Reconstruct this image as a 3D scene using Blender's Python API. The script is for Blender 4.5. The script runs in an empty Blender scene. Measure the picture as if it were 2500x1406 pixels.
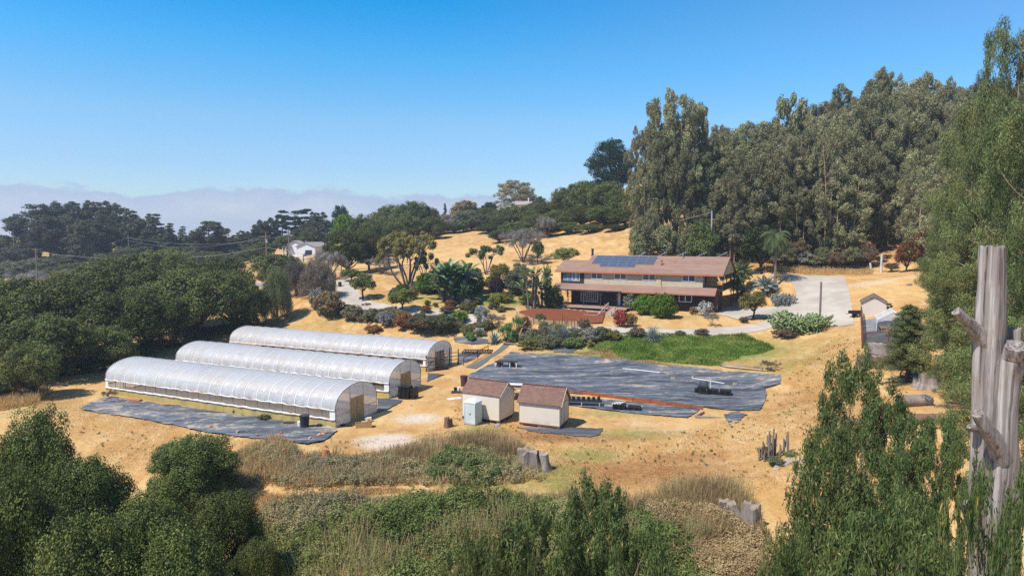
import bpy, math, random
import numpy as np
from mathutils import Vector, Matrix
from mathutils.geometry import delaunay_2d_cdt
sc = bpy.context.scene
C = sc.collection
# ---------------------------------------------------------------- camera
F, CX, CY, H = 1667.0, 1250.0, 703.0, 17.0
PITCH = math.atan(131/1667)
cam_d = bpy.data.cameras.new('camera'); cam = bpy.data.objects.new('camera', cam_d); C.objects.link(cam)
cam.location = (0, 0, H); cam.rotation_euler = (math.pi/2-PITCH, 0, 0)
cam_d.sensor_width = 36; cam_d.lens = 36*F/2500; cam_d.clip_start = .5; cam_d.clip_end = 9000
sc.camera = cam
# ---------------------------------------------------------------- light
SUN_EL = math.radians(56); SX, SY = -.82, -.57
SUN_AZ = math.atan2(SX, SY)
sd = bpy.data.lights.new('sun', 'SUN'); sd.energy = 5.0; sd.angle = math.radians(.53); sd.color = (1, .955, .88)
sun = bpy.data.objects.new('sun', sd); C.objects.link(sun)
_s = Vector((math.sin(SUN_AZ)*math.cos(SUN_EL), math.cos(SUN_AZ)*math.cos(SUN_EL), math.sin(SUN_EL)))
sun.rotation_euler = (-_s).to_track_quat('-Z', 'Y').to_euler(); sun.location = (0, 0, 60)
world = bpy.data.worlds.new('World'); sc.world = world; world.use_nodes = True
wt = world.node_tree; wt.nodes.clear()
def N(t, typ, **k):
    n = t.nodes.new(typ)
    for a, b in k.items():
        if a.startswith('i_'): n.inputs[int(a[2:]) if a[2:].isdigit() else a[2:].replace('_', ' ')].default_value = b
        else: setattr(n, a, b)
    return n
def L(t, a, b): t.links.new(a, b)
def mixc(t, fac, a, b, blend='MIX'):
    m = N(t, 'ShaderNodeMix', data_type='RGBA', blend_type=blend)
    for s, v in ((m.inputs[0], fac), (m.inputs[6], a), (m.inputs[7], b)):
        if hasattr(v, 'links'): L(t, v, s)
        elif isinstance(v, (int, float)): s.default_value = v
        else: s.default_value = (*v, 1)
    return m.outputs[2]
def ramp(t, src, stops, interp='LINEAR'):
    r = N(t, 'ShaderNodeValToRGB'); e = r.color_ramp.elements; r.color_ramp.interpolation = interp
    while len(e) < len(stops): e.new(.5)
    for el, (p, c) in zip(e, stops):
        el.position = p; el.color = (c, c, c, 1) if isinstance(c, (int, float)) else (*c, 1)
    L(t, src, r.inputs[0]); return r.outputs[0]
def mth(t, op, a, b=0.0, clamp=False):
    m = N(t, 'ShaderNodeMath', operation=op, use_clamp=clamp)
    for s, v in ((m.inputs[0], a), (m.inputs[1], b)):
        if hasattr(v, 'links'): L(t, v, s)
        else: s.default_value = v
    return m.outputs[0]
def mapr(t, src, a, b, c=0., d=1.):
    m = N(t, 'ShaderNodeMapRange'); L(t, src, m.inputs[0])
    for i, v in enumerate((a, b, c, d)): m.inputs[i+1].default_value = v
    return m.outputs[0]
def noise(t, vec, scale, detail=5, rough=.55, dist=0):
    n = N(t, 'ShaderNodeTexNoise'); n.inputs['Scale'].default_value = scale; n.inputs['Detail'].default_value = detail
    n.inputs['Roughness'].default_value = rough; n.inputs['Distortion'].default_value = dist
    if vec is not None: L(t, vec, n.inputs['Vector'])
    return n.outputs[0]
sky = N(wt, 'ShaderNodeTexSky', sky_type='NISHITA', sun_disc=False, sun_elevation=SUN_EL, sun_rotation=SUN_AZ, altitude=100, air_density=1.0, dust_density=.3, ozone_density=2.2)
bg = N(wt, 'ShaderNodeBackground'); wo = N(wt, 'ShaderNodeOutputWorld')
tc = N(wt, 'ShaderNodeTexCoord'); sep = N(wt, 'ShaderNodeSeparateXYZ'); L(wt, tc.outputs['Generated'], sep.inputs[0])
mp = N(wt, 'ShaderNodeMapping'); mp.inputs['Scale'].default_value = (1, 1, 2.2); L(wt, tc.outputs['Generated'], mp.inputs[0])
el = mth(wt, 'ADD', sep.outputs[2], mth(wt, 'MULTIPLY', mth(wt, 'SUBTRACT', noise(wt, mp.outputs[0], 9, 8, .6), .5), .085))
# tone of the clear sky by elevation, then a fog bank lying over the sea along the horizon
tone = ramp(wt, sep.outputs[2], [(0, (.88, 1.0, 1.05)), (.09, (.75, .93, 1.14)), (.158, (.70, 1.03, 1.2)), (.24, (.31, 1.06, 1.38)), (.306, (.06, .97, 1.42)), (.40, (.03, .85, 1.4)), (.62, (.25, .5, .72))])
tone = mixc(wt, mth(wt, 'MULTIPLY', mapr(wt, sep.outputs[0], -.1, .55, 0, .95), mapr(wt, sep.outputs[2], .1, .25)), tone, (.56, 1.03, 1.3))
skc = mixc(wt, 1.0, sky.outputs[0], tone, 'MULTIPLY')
fogc = ramp(wt, mapr(wt, el, 0, .07), [(0, (5.7, 5.85, 6.3)), (.45, (4.7, 5.1, 6.1)), (.8, (3.2, 4.0, 5.6)), (1, (3.0, 3.95, 5.7))])
fogm = ramp(wt, el, [(.052, 1.0), (.060, .0)], 'EASE')
fogm = mth(wt, 'MULTIPLY', fogm, mapr(wt, sep.outputs[0], .12, -.05, .35, .9))
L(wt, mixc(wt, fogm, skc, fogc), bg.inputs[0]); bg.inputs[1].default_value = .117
L(wt, bg.outputs[0], wo.inputs[0])
sc.view_settings.view_transform = 'Standard'; sc.view_settings.look = 'None'; sc.view_settings.exposure = .26; sc.view_settings.gamma = 1
sc.cycles.use_denoising = False; sc.cycles.use_adaptive_sampling = False
sc.cycles.max_bounces = 7; sc.cycles.transparent_max_bounces = 12; sc.cycles.diffuse_bounces = 3; sc.cycles.transmission_bounces = 4; sc.cycles.glossy_bounces = 2
# ---------------------------------------------------------------- pixel rays (pixels of the 2500 px photograph)
cp, sp = math.cos(PITCH), math.sin(PITCH)
def ray(px, py):
    a, b = (px-CX)/F, -(py-CY)/F
    return np.array([a, cp+b*sp, -sp+b*cp])
def atz(px, py, z): d = ray(px, py); t = (z-H)/d[2]; return np.array([0, 0, H])+d*t
def atd(px, py, D): d = ray(px, py); return np.array([0, 0, H])+d*(D/d[1])
# ---------------------------------------------------------------- terrain
Zc = [(262,960,0),(820,1045,0),(1050,900,0),(700,930,0),(520,960,0),(1150,950,0),(1400,1000,0),(1700,1035,0),(1900,960,.2),(1240,862,.2),(1430,868,.5),(1720,903,.5),
 (1600,950,0),(1300,1100,0),(1000,1080,0),(600,1130,0),(120,1010,0),(0,960,0),(1880,1110,.8),(1300,1280,-.4),(800,1280,-.6),(1650,1200,0),(90,940,.1),(300,880,0),(465,837,0),(1990,1000,1.6),
 (1500,804,3.1),(1720,809,3.0),(1880,796,3.6),(1890,862,1.6),(1200,838,.6),(560,838,.4),(640,800,1.3),(1100,812,1.2),(900,808,1.2),(1000,850,.1),(150,860,.2),(400,1250,-2.0)]
Dc = [(2130,778,90),(2112,850,76),(2150,890,70),(2232,930,62),(2230,985,54),(2240,1020,49),(2085,792,93),(1748,763,111.7),(1385,745,123.4),(1800,750,119),(1766,753,118),
 (880,740,123),(1000,762,115),(740,745,122),(860,690,140),(700,775,119),(1260,745,121),(1100,740,121),(1265,790,107),(1440,790,106),(1650,775,107),(1200,790,108),
 (1150,672,150),(1400,640,155),(1180,662,148),(1050,640,165),(900,672,148),(1300,600,175),(1500,600,160),(1450,560,188),(1530,552,178),(1100,590,210),(1130,562,245),(1000,582,235),(1300,562,220),
 (1600,612,142),(1750,625,140),(2000,642,138),(2150,664,128),(2065,672,124),(1950,672,124),(1860,674,124),(2290,665,112),(2350,800,78),(2400,1000,52),
 (40,700,210),(90,697,210),(612,692,190),(590,655,205),(735,625,250),(700,640,225),(200,640,290),(400,645,280),(540,645,270),(135,612,320),(1230,640,160)]
Wp = [(-200,600,8),(0,600,12),(-400,300,4),(-250,150,2),(-80,60,-1.5),(-30,32,-3.5),(-12,24,-3.5),(0,12,-4),(14,20,-2.5),(22,30,.2),(30,20,1),(60,30,6),(40,5,0),(-40,5,-5),(0,-30,-5),
 (40,126,6),(20,128,5.5),(60,175,25),(85,160,23),(115,170,31),(110,130,19),(60,250,40),(150,260,52),(30,250,27),(0,330,24),(60,400,40),(200,120,30),(120,80,18),(80,60,10),(300,400,60),(-60,330,16),(-150,400,8),(52,100,6.5),(70,100,10)]
pts = [tuple(atz(a, b, z)) for a, b, z in Zc]+[tuple(atd(a, b, D)) for a, b, D in Dc]+Wp
pts = np.array(pts); P0 = pts[:, :2]/100.; cc = .05
A = np.sqrt(((P0[:, None]-P0[None])**2).sum(-1)+cc*cc); n_ = len(P0)
M_ = np.zeros((n_+3, n_+3)); M_[:n_, :n_] = A+np.eye(n_)*-2e-3; M_[:n_, n_] = 1; M_[:n_, n_+1:] = P0; M_[n_, :n_] = 1; M_[n_+1:, :n_] = P0.T
W_ = np.linalg.solve(M_, np.concatenate([pts[:, 2], [0, 0, 0]]))
def rbf(x, y):
    q = np.stack([x, y], -1)/100.
    out = np.empty(len(q))
    for i in range(0, len(q), 20000):
        s = q[i:i+20000]; r = np.sqrt(((s[:, None]-P0[None])**2).sum(-1)+cc*cc)
        out[i:i+20000] = r@W_[:n_]+W_[n_]+s@W_[n_+1:]
    return out
def axis(lo, hi, a, b, st, g):
    v = list(np.arange(a, b+st*.5, st)); s = st
    while v[-1] < hi: s *= g; v.append(v[-1]+s)
    s = st
    while v[0] > lo: s *= g; v.insert(0, v[0]-s)
    return np.array(v)
gx = axis(-1500, 1500, -60, 62, .8, 1.07); gy = axis(-60, 2600, 22, 150, .8, 1.07)
XX, YY = np.meshgrid(gx, gy, indexing='ij')
rs = np.random.default_rng(5)
def vnoise(x, y, s, seed):
    r = np.random.default_rng(seed); g = r.random((64, 64)); u = x/s+1000; v = y/s+1000
    i = np.floor(u).astype(int); j = np.floor(v).astype(int); a = u-i; b = v-j; a = a*a*(3-2*a); b = b*b*(3-2*b)
    g0 = g[i % 64, j % 64]; g1 = g[(i+1) % 64, j % 64]; g2 = g[i % 64, (j+1) % 64]; g3 = g[(i+1) % 64, (j+1) % 64]
    return (g0*(1-a)+g1*a)*(1-b)+(g2*(1-a)+g3*a)*b
ZZ = rbf(XX.ravel(), YY.ravel()).reshape(XX.shape)
far = np.clip((np.hypot(XX, YY)-420)/500, 0, 1); far = far*far*(3-2*far)
ZZ = ZZ*(1-far)+far*(4+10*vnoise(XX, YY, 400, 3)*np.clip((YY)/1000, 0, 1))
ZZ += (vnoise(XX, YY, 3, 1)-.5)*.10+(vnoise(XX, YY, 1.3, 2)-.5)*.05
def hz(x, y):
    x = np.atleast_1d(np.asarray(x, float)); y = np.atleast_1d(np.asarray(y, float))
    i = np.clip(np.searchsorted(gx, x)-1, 0, len(gx)-2); j = np.clip(np.searchsorted(gy, y)-1, 0, len(gy)-2)
    a = (x-gx[i])/(gx[i+1]-gx[i]); b = (y-gy[j])/(gy[j+1]-gy[j])
    return (ZZ[i, j]*(1-a)+ZZ[i+1, j]*a)*(1-b)+(ZZ[i, j+1]*(1-a)+ZZ[i+1, j+1]*a)*b
def hz1(x, y): return float(hz(x, y)[0])
def G(px, py):
    """the point of the ground seen at a pixel"""
    d = ray(px, py); ys = np.concatenate([np.arange(8, 200, .5), np.arange(200, 900, 2)]); t = ys/d[1]
    z = H+d[2]*t-hz(d[0]*t, ys)
    k = np.where(z < 0)[0]
    if len(k) == 0: k = len(ys)-1
    else: k = max(k[0], 1)
    a, b = t[k-1], t[k]; za, zb = z[k-1], z[k]; tt = a+(b-a)*np.clip(za/(za-zb+1e-9), 0, 1)
    x, y = d[0]*tt, d[1]*tt
    return np.array([x, y, hz1(x, y)])
def col(px, D):
    x = (px-CX)/F*D*(cp) if False else ray(px, 572)[0]*D/ray(px, 572)[1]
    return np.array([x, D, hz1(x, D)])
# ---------------------------------------------------------------- mesh helpers
def tag(o, label=None, cat=None, group=None, kind=None):
    for k, v in (('label', label), ('category', cat), ('group', group), ('kind', kind)):
        if v: o[k] = v
    return o
def empty(name, loc, label=None, cat=None, group=None, rz=0):
    o = bpy.data.objects.new(name, None); C.objects.link(o); o.location = loc; o.rotation_euler = (0, 0, rz); o.empty_display_size = .2
    return tag(o, label, cat, group)
def npmesh(name, V, Fq, mat=None, tint=None, smooth=False):
    me = bpy.data.meshes.new(name); k = Fq.shape[1]
    me.vertices.add(len(V)); me.vertices.foreach_set('co', np.ascontiguousarray(V, np.float32).ravel())
    me.loops.add(Fq.size); me.loops.foreach_set('vertex_index', np.ascontiguousarray(Fq, np.int32).ravel())
    me.polygons.add(len(Fq)); me.polygons.foreach_set('loop_start', np.arange(0, Fq.size, k, dtype=np.int32))
    me.polygons.foreach_set('loop_total', np.full(len(Fq), k, np.int32))
    if smooth: me.polygons.foreach_set('use_smooth', np.ones(len(Fq), bool))
    if tint is not None:
        at = me.attributes.new('tint', 'FLOAT', 'FACE'); at.data.foreach_set('value', np.ascontiguousarray(tint, np.float32))
    me.update(calc_edges=True)
    if mat: me.materials.append(mat)
    return me
def link(name, me, parent=None, loc=(0, 0, 0), rz=0, scale=None, mat=None):
    o = bpy.data.objects.new(name, me); C.objects.link(o); o.location = loc; o.rotation_euler = (0, 0, rz)
    if scale is not None: o.scale = scale
    if parent: o.parent = parent
    if mat: o.material_slots[0].link = 'OBJECT'; o.material_slots[0].material = mat
    return o
class MB:
    def __init__(s): s.v = []; s.f = []; s.sm = []
    def add(s, vs, fs, smooth=False):
        b = len(s.v); s.v += [tuple(v) for v in vs]; s.f += [tuple(i+b for i in f) for f in fs]; s.sm += [smooth]*len(fs); return s
    def box(s, x0, x1, y0, y1, z0, z1, rz=0, piv=None):
        vs = [Vector((x, y, z)) for z in (z0, z1) for y in (y0, y1) for x in (x0, x1)]
        if rz:
            p = Vector(piv or ((x0+x1)/2, (y0+y1)/2, 0)); R = Matrix.Rotation(rz, 3, 'Z'); vs = [R@(v-p)+p for v in vs]
        return s.add(vs, [(0, 2, 3, 1), (4, 5, 7, 6), (0, 1, 5, 4), (2, 6, 7, 3), (0, 4, 6, 2), (1, 3, 7, 5)])
    def bar(s, a, b, w, h=None, up=(0, 0, 1)):
        a = Vector(a); b = Vector(b); h = h or w; d = (b-a).normalized(); x = d.cross(Vector(up))
        if x.length < 1e-3: x = d.cross(Vector((0, 1, 0)))
        x.normalize(); y = x.cross(d); vs = []
        for p in (a, b):
            for i, j in ((-1, -1), (1, -1), (1, 1), (-1, 1)): vs.append(p+x*w/2*i+y*h/2*j)
        return s.add(vs, [(3, 2, 1, 0), (4, 5, 6, 7), (0, 1, 5, 4), (1, 2, 6, 5), (2, 3, 7, 6), (3, 0, 4, 7)])
    def tube(s, P, R, n=8, cap=True, wob=0, rng=None):
        P = [Vector(p) for p in P]; R = R if hasattr(R, '__len__') else [R]*len(P); vs = []; up = None
        for i, p in enumerate(P):
            d = (P[min(i+1, len(P)-1)]-P[max(i-1, 0)]).normalized()
            x = (up if up is not None else (Vector((1, 0, 0)) if abs(d.x) < .9 else Vector((0, 1, 0))))
            x = (x-d*x.dot(d)).normalized(); up = x; y = d.cross(x)
            for k in range(n):
                a = 2*math.pi*k/n; r = R[i]*(1+(rng.uniform(-wob, wob) if wob else 0)); vs.append(p+(x*math.cos(a)+y*math.sin(a))*r)
        fs = [(i*n+k, i*n+(k+1) % n, (i+1)*n+(k+1) % n, (i+1)*n+k) for i in range(len(P)-1) for k in range(n)]
        s.add(vs, fs, True)
        if cap: s.add(vs[:n], [tuple(range(n-1, -1, -1))]); s.add(vs[-n:], [tuple(range(n))])
        return s
    def prism(s, poly, z0, z1):
        n = len(poly); vs = [(x, y, z0) for x, y in poly]+[(x, y, z1) for x, y in poly]
        return s.add(vs, [tuple(range(n-1, -1, -1)), tuple(range(n, 2*n))]+[(i, (i+1) % n, n+(i+1) % n, n+i) for i in range(n)])
    def slab(s, q, t):
        """a sheet given by a planar polygon q, made t thick downwards along its normal"""
        q = [Vector(p) for p in q]; nn = (q[1]-q[0]).cross(q[2]-q[0]).normalized()
        if nn.z < 0: nn = -nn; q = q[::-1]
        n = len(q); return s.add(q+[p-nn*t for p in q], [tuple(range(n)), tuple(range(2*n-1, n-1, -1))]+[(i, n+i, n+(i+1) % n, (i+1) % n) for i in range(n)])
    def mesh(s, name, mat=None):
        me = bpy.data.meshes.new(name); me.from_pydata(s.v, [], s.f); me.polygons.foreach_set('use_smooth', [bool(k) for k in s.sm]); me.update()
        if mat: me.materials.append(mat)
        return me
    def build(s, name, mat, parent=None, loc=(0, 0, 0), rz=0): return link(name, s.mesh(name, mat), parent, loc, rz)
# ---------------------------------------------------------------- materials
def newmat(name):
    m = bpy.data.materials.new(name); m.use_nodes = True; t = m.node_tree; b = t.nodes['Principled BSDF']; return m, t, b
def pm(name, c1, c2=None, scale=3., rough=.8, bump=0., spec=.25, stretch=(1, 1, 1), metal=0, detail=6, c3=None, s3=.6, bs=None, lo=.35, hi=.65):
    m, t, b = newmat(name); b.inputs['Roughness'].default_value = rough; b.inputs['Specular IOR Level'].default_value = spec; b.inputs['Metallic'].default_value = metal
    tc = N(t, 'ShaderNodeTexCoord'); mp = N(t, 'ShaderNodeMapping'); mp.inputs['Scale'].default_value = stretch; L(t, tc.outputs['Object'], mp.inputs[0])
    if c2 is None: c2 = tuple(x*.8 for x in c1)
    n1 = noise(t, mp.outputs[0], scale, detail, .6)
    c = mixc(t, mapr(t, n1, lo, hi), c1, c2)
    if c3 is not None: c = mixc(t, mapr(t, noise(t, mp.outputs[0], s3, 4), .5, .72), c, c3)
    L(t, c, b.inputs['Base Color'])
    if bump:
        bn = N(t, 'ShaderNodeBump'); bn.inputs['Strength'].default_value = bump; bn.inputs['Distance'].default_value = .03
        L(t, noise(t, mp.outputs[0], bs or scale*3, 4), bn.inputs['Height']); L(t, bn.outputs[0], b.inputs['Normal'])
    return m
def leafmat(name, dark, light, odd=None, oddp=.93, transl=.15, rough=.65, vary=.18, spec=.12):
    m, t, b = newmat(name); at = N(t, 'ShaderNodeAttribute', attribute_name='tint'); oi = N(t, 'ShaderNodeObjectInfo')
    c = mixc(t, at.outputs['Fac'], dark, light)
    if odd: c = mixc(t, mapr(t, at.outputs['Fac'], oddp, min(1, oddp+.02)), c, odd)
    hs = N(t, 'ShaderNodeHueSaturation'); L(t, c, hs.inputs['Color']); L(t, mapr(t, oi.outputs['Random'], 0, 1, 1-vary, 1+vary), hs.inputs['Value'])
    L(t, mapr(t, mth(t, 'FRACT', mth(t, 'MULTIPLY', oi.outputs['Random'], 7.3)), 0, 1, .485, .515), hs.inputs['Hue'])
    L(t, hs.outputs[0], b.inputs['Base Color']); b.inputs['Roughness'].default_value = rough; b.inputs['Specular IOR Level'].default_value = spec
    tr = N(t, 'ShaderNodeBsdfTranslucent'); L(t, hs.outputs[0], tr.inputs[0]); mx = N(t, 'ShaderNodeMixShader'); mx.inputs[0].default_value = transl
    L(t, b.outputs[0], mx.inputs[1]); L(t, tr.outputs[0], mx.inputs[2]); L(t, mx.outputs[0], t.nodes['Material Output'].inputs[0])
    return m
def inpoly(x, y, poly):
    c = np.zeros(len(x), bool); n = len(poly)
    for i in range(n):
        x1, y1 = poly[i][:2]; x2, y2 = poly[(i+1) % n][:2]
        k = ((y1 > y) != (y2 > y)) & (x < (x2-x1)*(y-y1)/(y2-y1+1e-12)+x1); c ^= k
    return c
def sheet(name, wpoly, mat, off=.04, step=.7, wrinkle=0, seed=1, jag=0, parent=None):
    """a sheet lying on the ground inside an outline, following its relief"""
    r = random.Random(seed); P = []
    n = len(wpoly)
    for i in range(n):
        a, b = wpoly[i], wpoly[(i+1) % n]; k = max(1, int(math.hypot(b[0]-a[0], b[1]-a[1])/step))
        for j in range(k):
            f = j/k; P.append((a[0]+(b[0]-a[0])*f+r.uniform(-jag, jag), a[1]+(b[1]-a[1])*f+r.uniform(-jag, jag)))
    m = len(P); xs = np.array([p[0] for p in P]); ys = np.array([p[1] for p in P])
    X, Y = np.meshgrid(np.arange(xs.min(), xs.max(), step), np.arange(ys.min(), ys.max(), step)); X = X.ravel()+rs.uniform(-.2, .2, X.size)*step; Y = Y.ravel()+rs.uniform(-.2, .2, Y.size)*step
    k = inpoly(X, Y, P); V = [Vector(p) for p in P]+[Vector((a, b)) for a, b in zip(X[k], Y[k])]
    res = delaunay_2d_cdt(V, [(i, (i+1) % m) for i in range(m)], [], 1, 1e-4)
    vs = np.array([(v.x, v.y) for v in res[0]]); z = hz(vs[:, 0], vs[:, 1])+off
    if wrinkle: z = z+wrinkle*(vnoise(vs[:, 0]*.5+vs[:, 1]*.2, vs[:, 1]*1.0, .9, seed)+.6*vnoise(vs[:, 0], vs[:, 1], .45, seed+1))
    me = bpy.data.meshes.new(name); me.from_pydata([(a[0], a[1], b) for a, b in zip(vs, z)], [], [tuple(f) for f in res[2]])
    me.polygons.foreach_set('use_smooth', [True]*len(me.polygons)); me.update(); me.materials.append(mat)
    return link(name, me, parent)
def gp(*pp): return [tuple(G(*p)[:2]) for p in pp]
# ================================================================ ground
def ground_material():
    m, t, b = newmat('ground'); b.inputs['Roughness'].default_value = .95; b.inputs['Specular IOR Level'].default_value = .08
    tc = N(t, 'ShaderNodeTexCoord'); o = tc.outputs['Object']; ca = N(t, 'ShaderNodeVertexColor', layer_name='zones')
    sp3 = N(t, 'ShaderNodeSeparateColor'); L(t, ca.outputs[0], sp3.inputs[0])
    mp = N(t, 'ShaderNodeMapping'); mp.inputs['Scale'].default_value = (1, .45, 1); mp.inputs['Rotation'].default_value = (0, 0, .35); L(t, o, mp.inputs[0])
    big = noise(t, o, .05, 5, .6); mid = noise(t, mp.outputs[0], .5, 6, .65, .5); fine = noise(t, o, 5, 8, .75)
    c = mixc(t, mapr(t, big, .38, .62), (.60, .365, .145), (.44, .235, .08))
    c = mixc(t, mapr(t, mid, .42, .66), c, (.63, .43, .205))
    c = mixc(t, mapr(t, fine, .52, .70), c, (.25, .14, .055))
    c = mixc(t, mth(t, 'MULTIPLY', mapr(t, noise(t, o, 1.6, 7, .7), .58, .70), .6), c, (.37, .22, .09))
    def zone(c, sock, colr, colr2, s, w=.25):
        f = mapr(t, mth(t, 'ADD', sock, mth(t, 'MULTIPLY', mth(t, 'SUBTRACT', noise(t, o, s, 6, .7), .5), .9)), .5-w, .5+w)
        return mixc(t, f, c, mixc(t, mapr(t, fine, .4, .62), colr, colr2))
    c = zone(c, sp3.outputs[2], (.36, .17, .07), (.26, .12, .045), .9)
    c = zone(c, sp3.outputs[0], (.24, .26, .07), (.12, .16, .045), 1.3)
    c = zone(c, sp3.outputs[1], (.68, .58, .49), (.5, .38, .27), 2.2)
    # small scattered weeds
    vo = N(t, 'ShaderNodeTexVoronoi'); vo.inputs['Scale'].default_value = .9; L(t, o, vo.inputs['Vector'])
    wv = mth(t, 'MULTIPLY', mapr(t, mth(t, 'ADD', vo.outputs[0], mth(t, 'MULTIPLY', fine, .25)), .29, .22), mapr(t, noise(t, o, .12, 3), .46, .56))
    c = mixc(t, mth(t, 'MULTIPLY', wv, .85), c, (.10, .105, .045))
    L(t, c, b.inputs['Base Color'])
    bn = N(t, 'ShaderNodeBump'); bn.inputs['Strength'].default_value = .8; bn.inputs['Distance'].default_value = .12
    L(t, mth(t, 'ADD', noise(t, o, 2.5, 8, .75), mth(t, 'MULTIPLY', mid, .6)), bn.inputs['Height']); L(t, bn.outputs[0], b.inputs['Normal'])
    return m
V = np.stack([XX.ravel(), YY.ravel(), ZZ.ravel()], -1); nx, ny = XX.shape
ii, jj = np.meshgrid(np.arange(nx-1), np.arange(ny-1), indexing='ij'); b0 = (ii*ny+jj).ravel()
gm = npmesh('ground', V, np.stack([b0, b0+ny, b0+ny+1, b0+1], -1), ground_material(), smooth=True)
zc = np.zeros((len(V), 4)); zc[:, 3] = 1
def blob(ch, px, py, rx, ry, s=1., rot=0.):
    p = G(px, py); dx, dy = V[:, 0]-p[0], V[:, 1]-p[1]; c_, s_ = math.cos(rot), math.sin(rot)
    u = (dx*c_+dy*s_)/rx; v = (-dx*s_+dy*c_)/ry; zc[:, ch] = np.maximum(zc[:, ch], s*np.clip(1.25-np.sqrt(u*u+v*v), 0, 1)**.7)
for a in [(1600,850,17,8,.9),(1800,860,9,6,.75),(1900,890,9,8,.45),(1960,850,8,8,.4),(1430,1110,4,2.5,.6),(1340,1150,4,3,.6),(1180,1050,3,2,.65),(1560,1060,5,2.5,.55),(1500,1010,6,2,.5),(1320,930,3,1.5,.3),
          (1200,735,12,5,.75),(1050,725,14,7,.5),(1150,755,8,4,.6),(1370,1180,3,3,.6),(1200,1170,5,3,.6),(300,960,5,3,.35),(80,1000,6,4,.4),(800,790,10,5,.35),(700,800,9,5,.35),(1650,775,10,3,.45),(1380,1230,5,2,.5),
          (700,960,5,2,.3),(350,860,10,8,.6),(100,900,12,8,.6),(1020,1095,6,2,.45),(1480,1060,3,2,.45)]: blob(0, *a)
for a in [(945,1078,2.9,2.6,1.),(1020,1022,2.6,2.2,.8),(1110,972,1.0,.6,1.),(1640,1050,4,1.5,.4),(2000,700,1,1,.2),(2130,690,10,3,.5),(1560,1035,5,1,.45)]: blob(1, *a)
for q_ in [(2085,800),(2075,830),(2060,860),(2045,890),(2030,920),(2010,950),(1985,985),(1955,1015),(1915,1040),(1865,1060),(1800,1075),(1730,1085),(1660,1092),(2030,805),(2015,835),(2000,865),(1985,895),(1970,925),(1945,955),(1915,985)]: blob(1, *q_, 1.3, 1.0, .36)
for a in [(1340,1065,8,2.2,.75),(1560,1155,10,4,.72),(1680,1120,6,2.5,.6),(1450,1190,4,2,.6),(1240,1110,5,2,.5),(150,612,25,20,.6),(2200,760,8,6,.3),(500,840,9,6,.55),(2000,655,30,6,.5),(1850,650,20,5,.5),(2150,600,30,10,.6),(1400,610,30,8,.2),(1500,770,4,2,.5),(1020,790,10,3,.45),(980,1050,3,2,.45),(1300,770,14,4,.3)]: blob(2, *a)
ca = gm.color_attributes.new('zones', 'FLOAT_COLOR', 'POINT'); ca.data.foreach_set('color', zc.astype(np.float32).ravel())
ground = link('ground', gm); tag(ground, kind='structure')
def struct(o): return tag(o, kind='structure')
concrete = pm('concrete', (.50, .44, .37), (.42, .36, .30), .5, .9, .1, c3=(.36, .31, .26), s3=.18)
asphalt = pm('road', (.33, .33, .33), (.27, .27, .27), .8, .9)
# driveway: a ribbon from the gate round the garden and below the house to the parking pad
def ribbon(pp, w):
    q = [Vector(G(*p)[:2]) for p in pp]; out = []; n = len(q); c = []
    for i in range(n-1):
        p0, p1, p2, p3 = q[max(i-1, 0)], q[i], q[i+1], q[min(i+2, n-1)]
        for k in range(6):
            t = k/6; c.append(.5*((2*p1)+(-p0+p2)*t+(2*p0-5*p1+4*p2-p3)*t*t+(-p0+3*p1-3*p2+p3)*t**3))
    c.append(q[-1]); Lf = []; Rt = []
    for i, p in enumerate(c):
        d = (c[min(i+1, len(c)-1)]-c[max(i-1, 0)]).normalized(); nn = Vector((-d.y, d.x)); ww = w if not hasattr(w, '__len__') else w[0]+(w[1]-w[0])*i/(len(c)-1)
        Lf.append(p+nn*ww/2); Rt.append(p-nn*ww/2)
    return [tuple(p) for p in Lf+Rt[::-1]]
struct(sheet('driveway', ribbon([(835,683),(846,700),(850,718),(868,737),(905,750),(960,758),(1040,766),(1110,775),(1170,782)], 4.2), concrete, .05))
struct(sheet('driveway', ribbon([(1440,801),(1500,808),(1600,812),(1720,812),(1800,806),(1870,795),(1915,780)], 3.2), concrete, .05))
struct(sheet('parking_pad', gp((1900,673),(2000,673),(2062,675),(2072,710),(2080,750),(2086,792),(2020,796),(1960,790),(1915,792),(1880,775),(1800,780),(1752,768),(1772,750),(1850,752),(1905,748),(1930,740),(1945,720),(1935,690)), concrete, .06))
struct(sheet('path', gp((1136,897),(1162,901),(1200,873),(1247,839),(1232,835)), pm('path', (.12, .12, .125), (.15, .15, .15), 3, .9), .05, .4))
struct(sheet('path', gp((1262,775),(1300,790),(1360,800),(1440,803),(1440,796),(1370,790),(1300,778)), concrete, .05, .5))
struct(sheet('road', gp((-260,712),(0,704),(88,695),(88,703),(0,714),(-260,724)), asphalt, .1, 2))
struct(sheet('road', gp((560,688),(640,690),(720,692),(720,697),(640,698),(560,696)), asphalt, .1, 2))
struct(sheet('driveway', gp((700,631),(735,627),(760,629),(730,636)), concrete, .1, 1.5))
struct(sheet('planting_bed', gp((1268,762),(1300,756),(1400,757),(1478,764),(1470,790),(1400,790),(1290,788),(1264,783)), pm('bark_mulch', (.26, .075, .03), (.15, .045, .02), 6, .95, .6), .14, .4, .08, 4))
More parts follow.
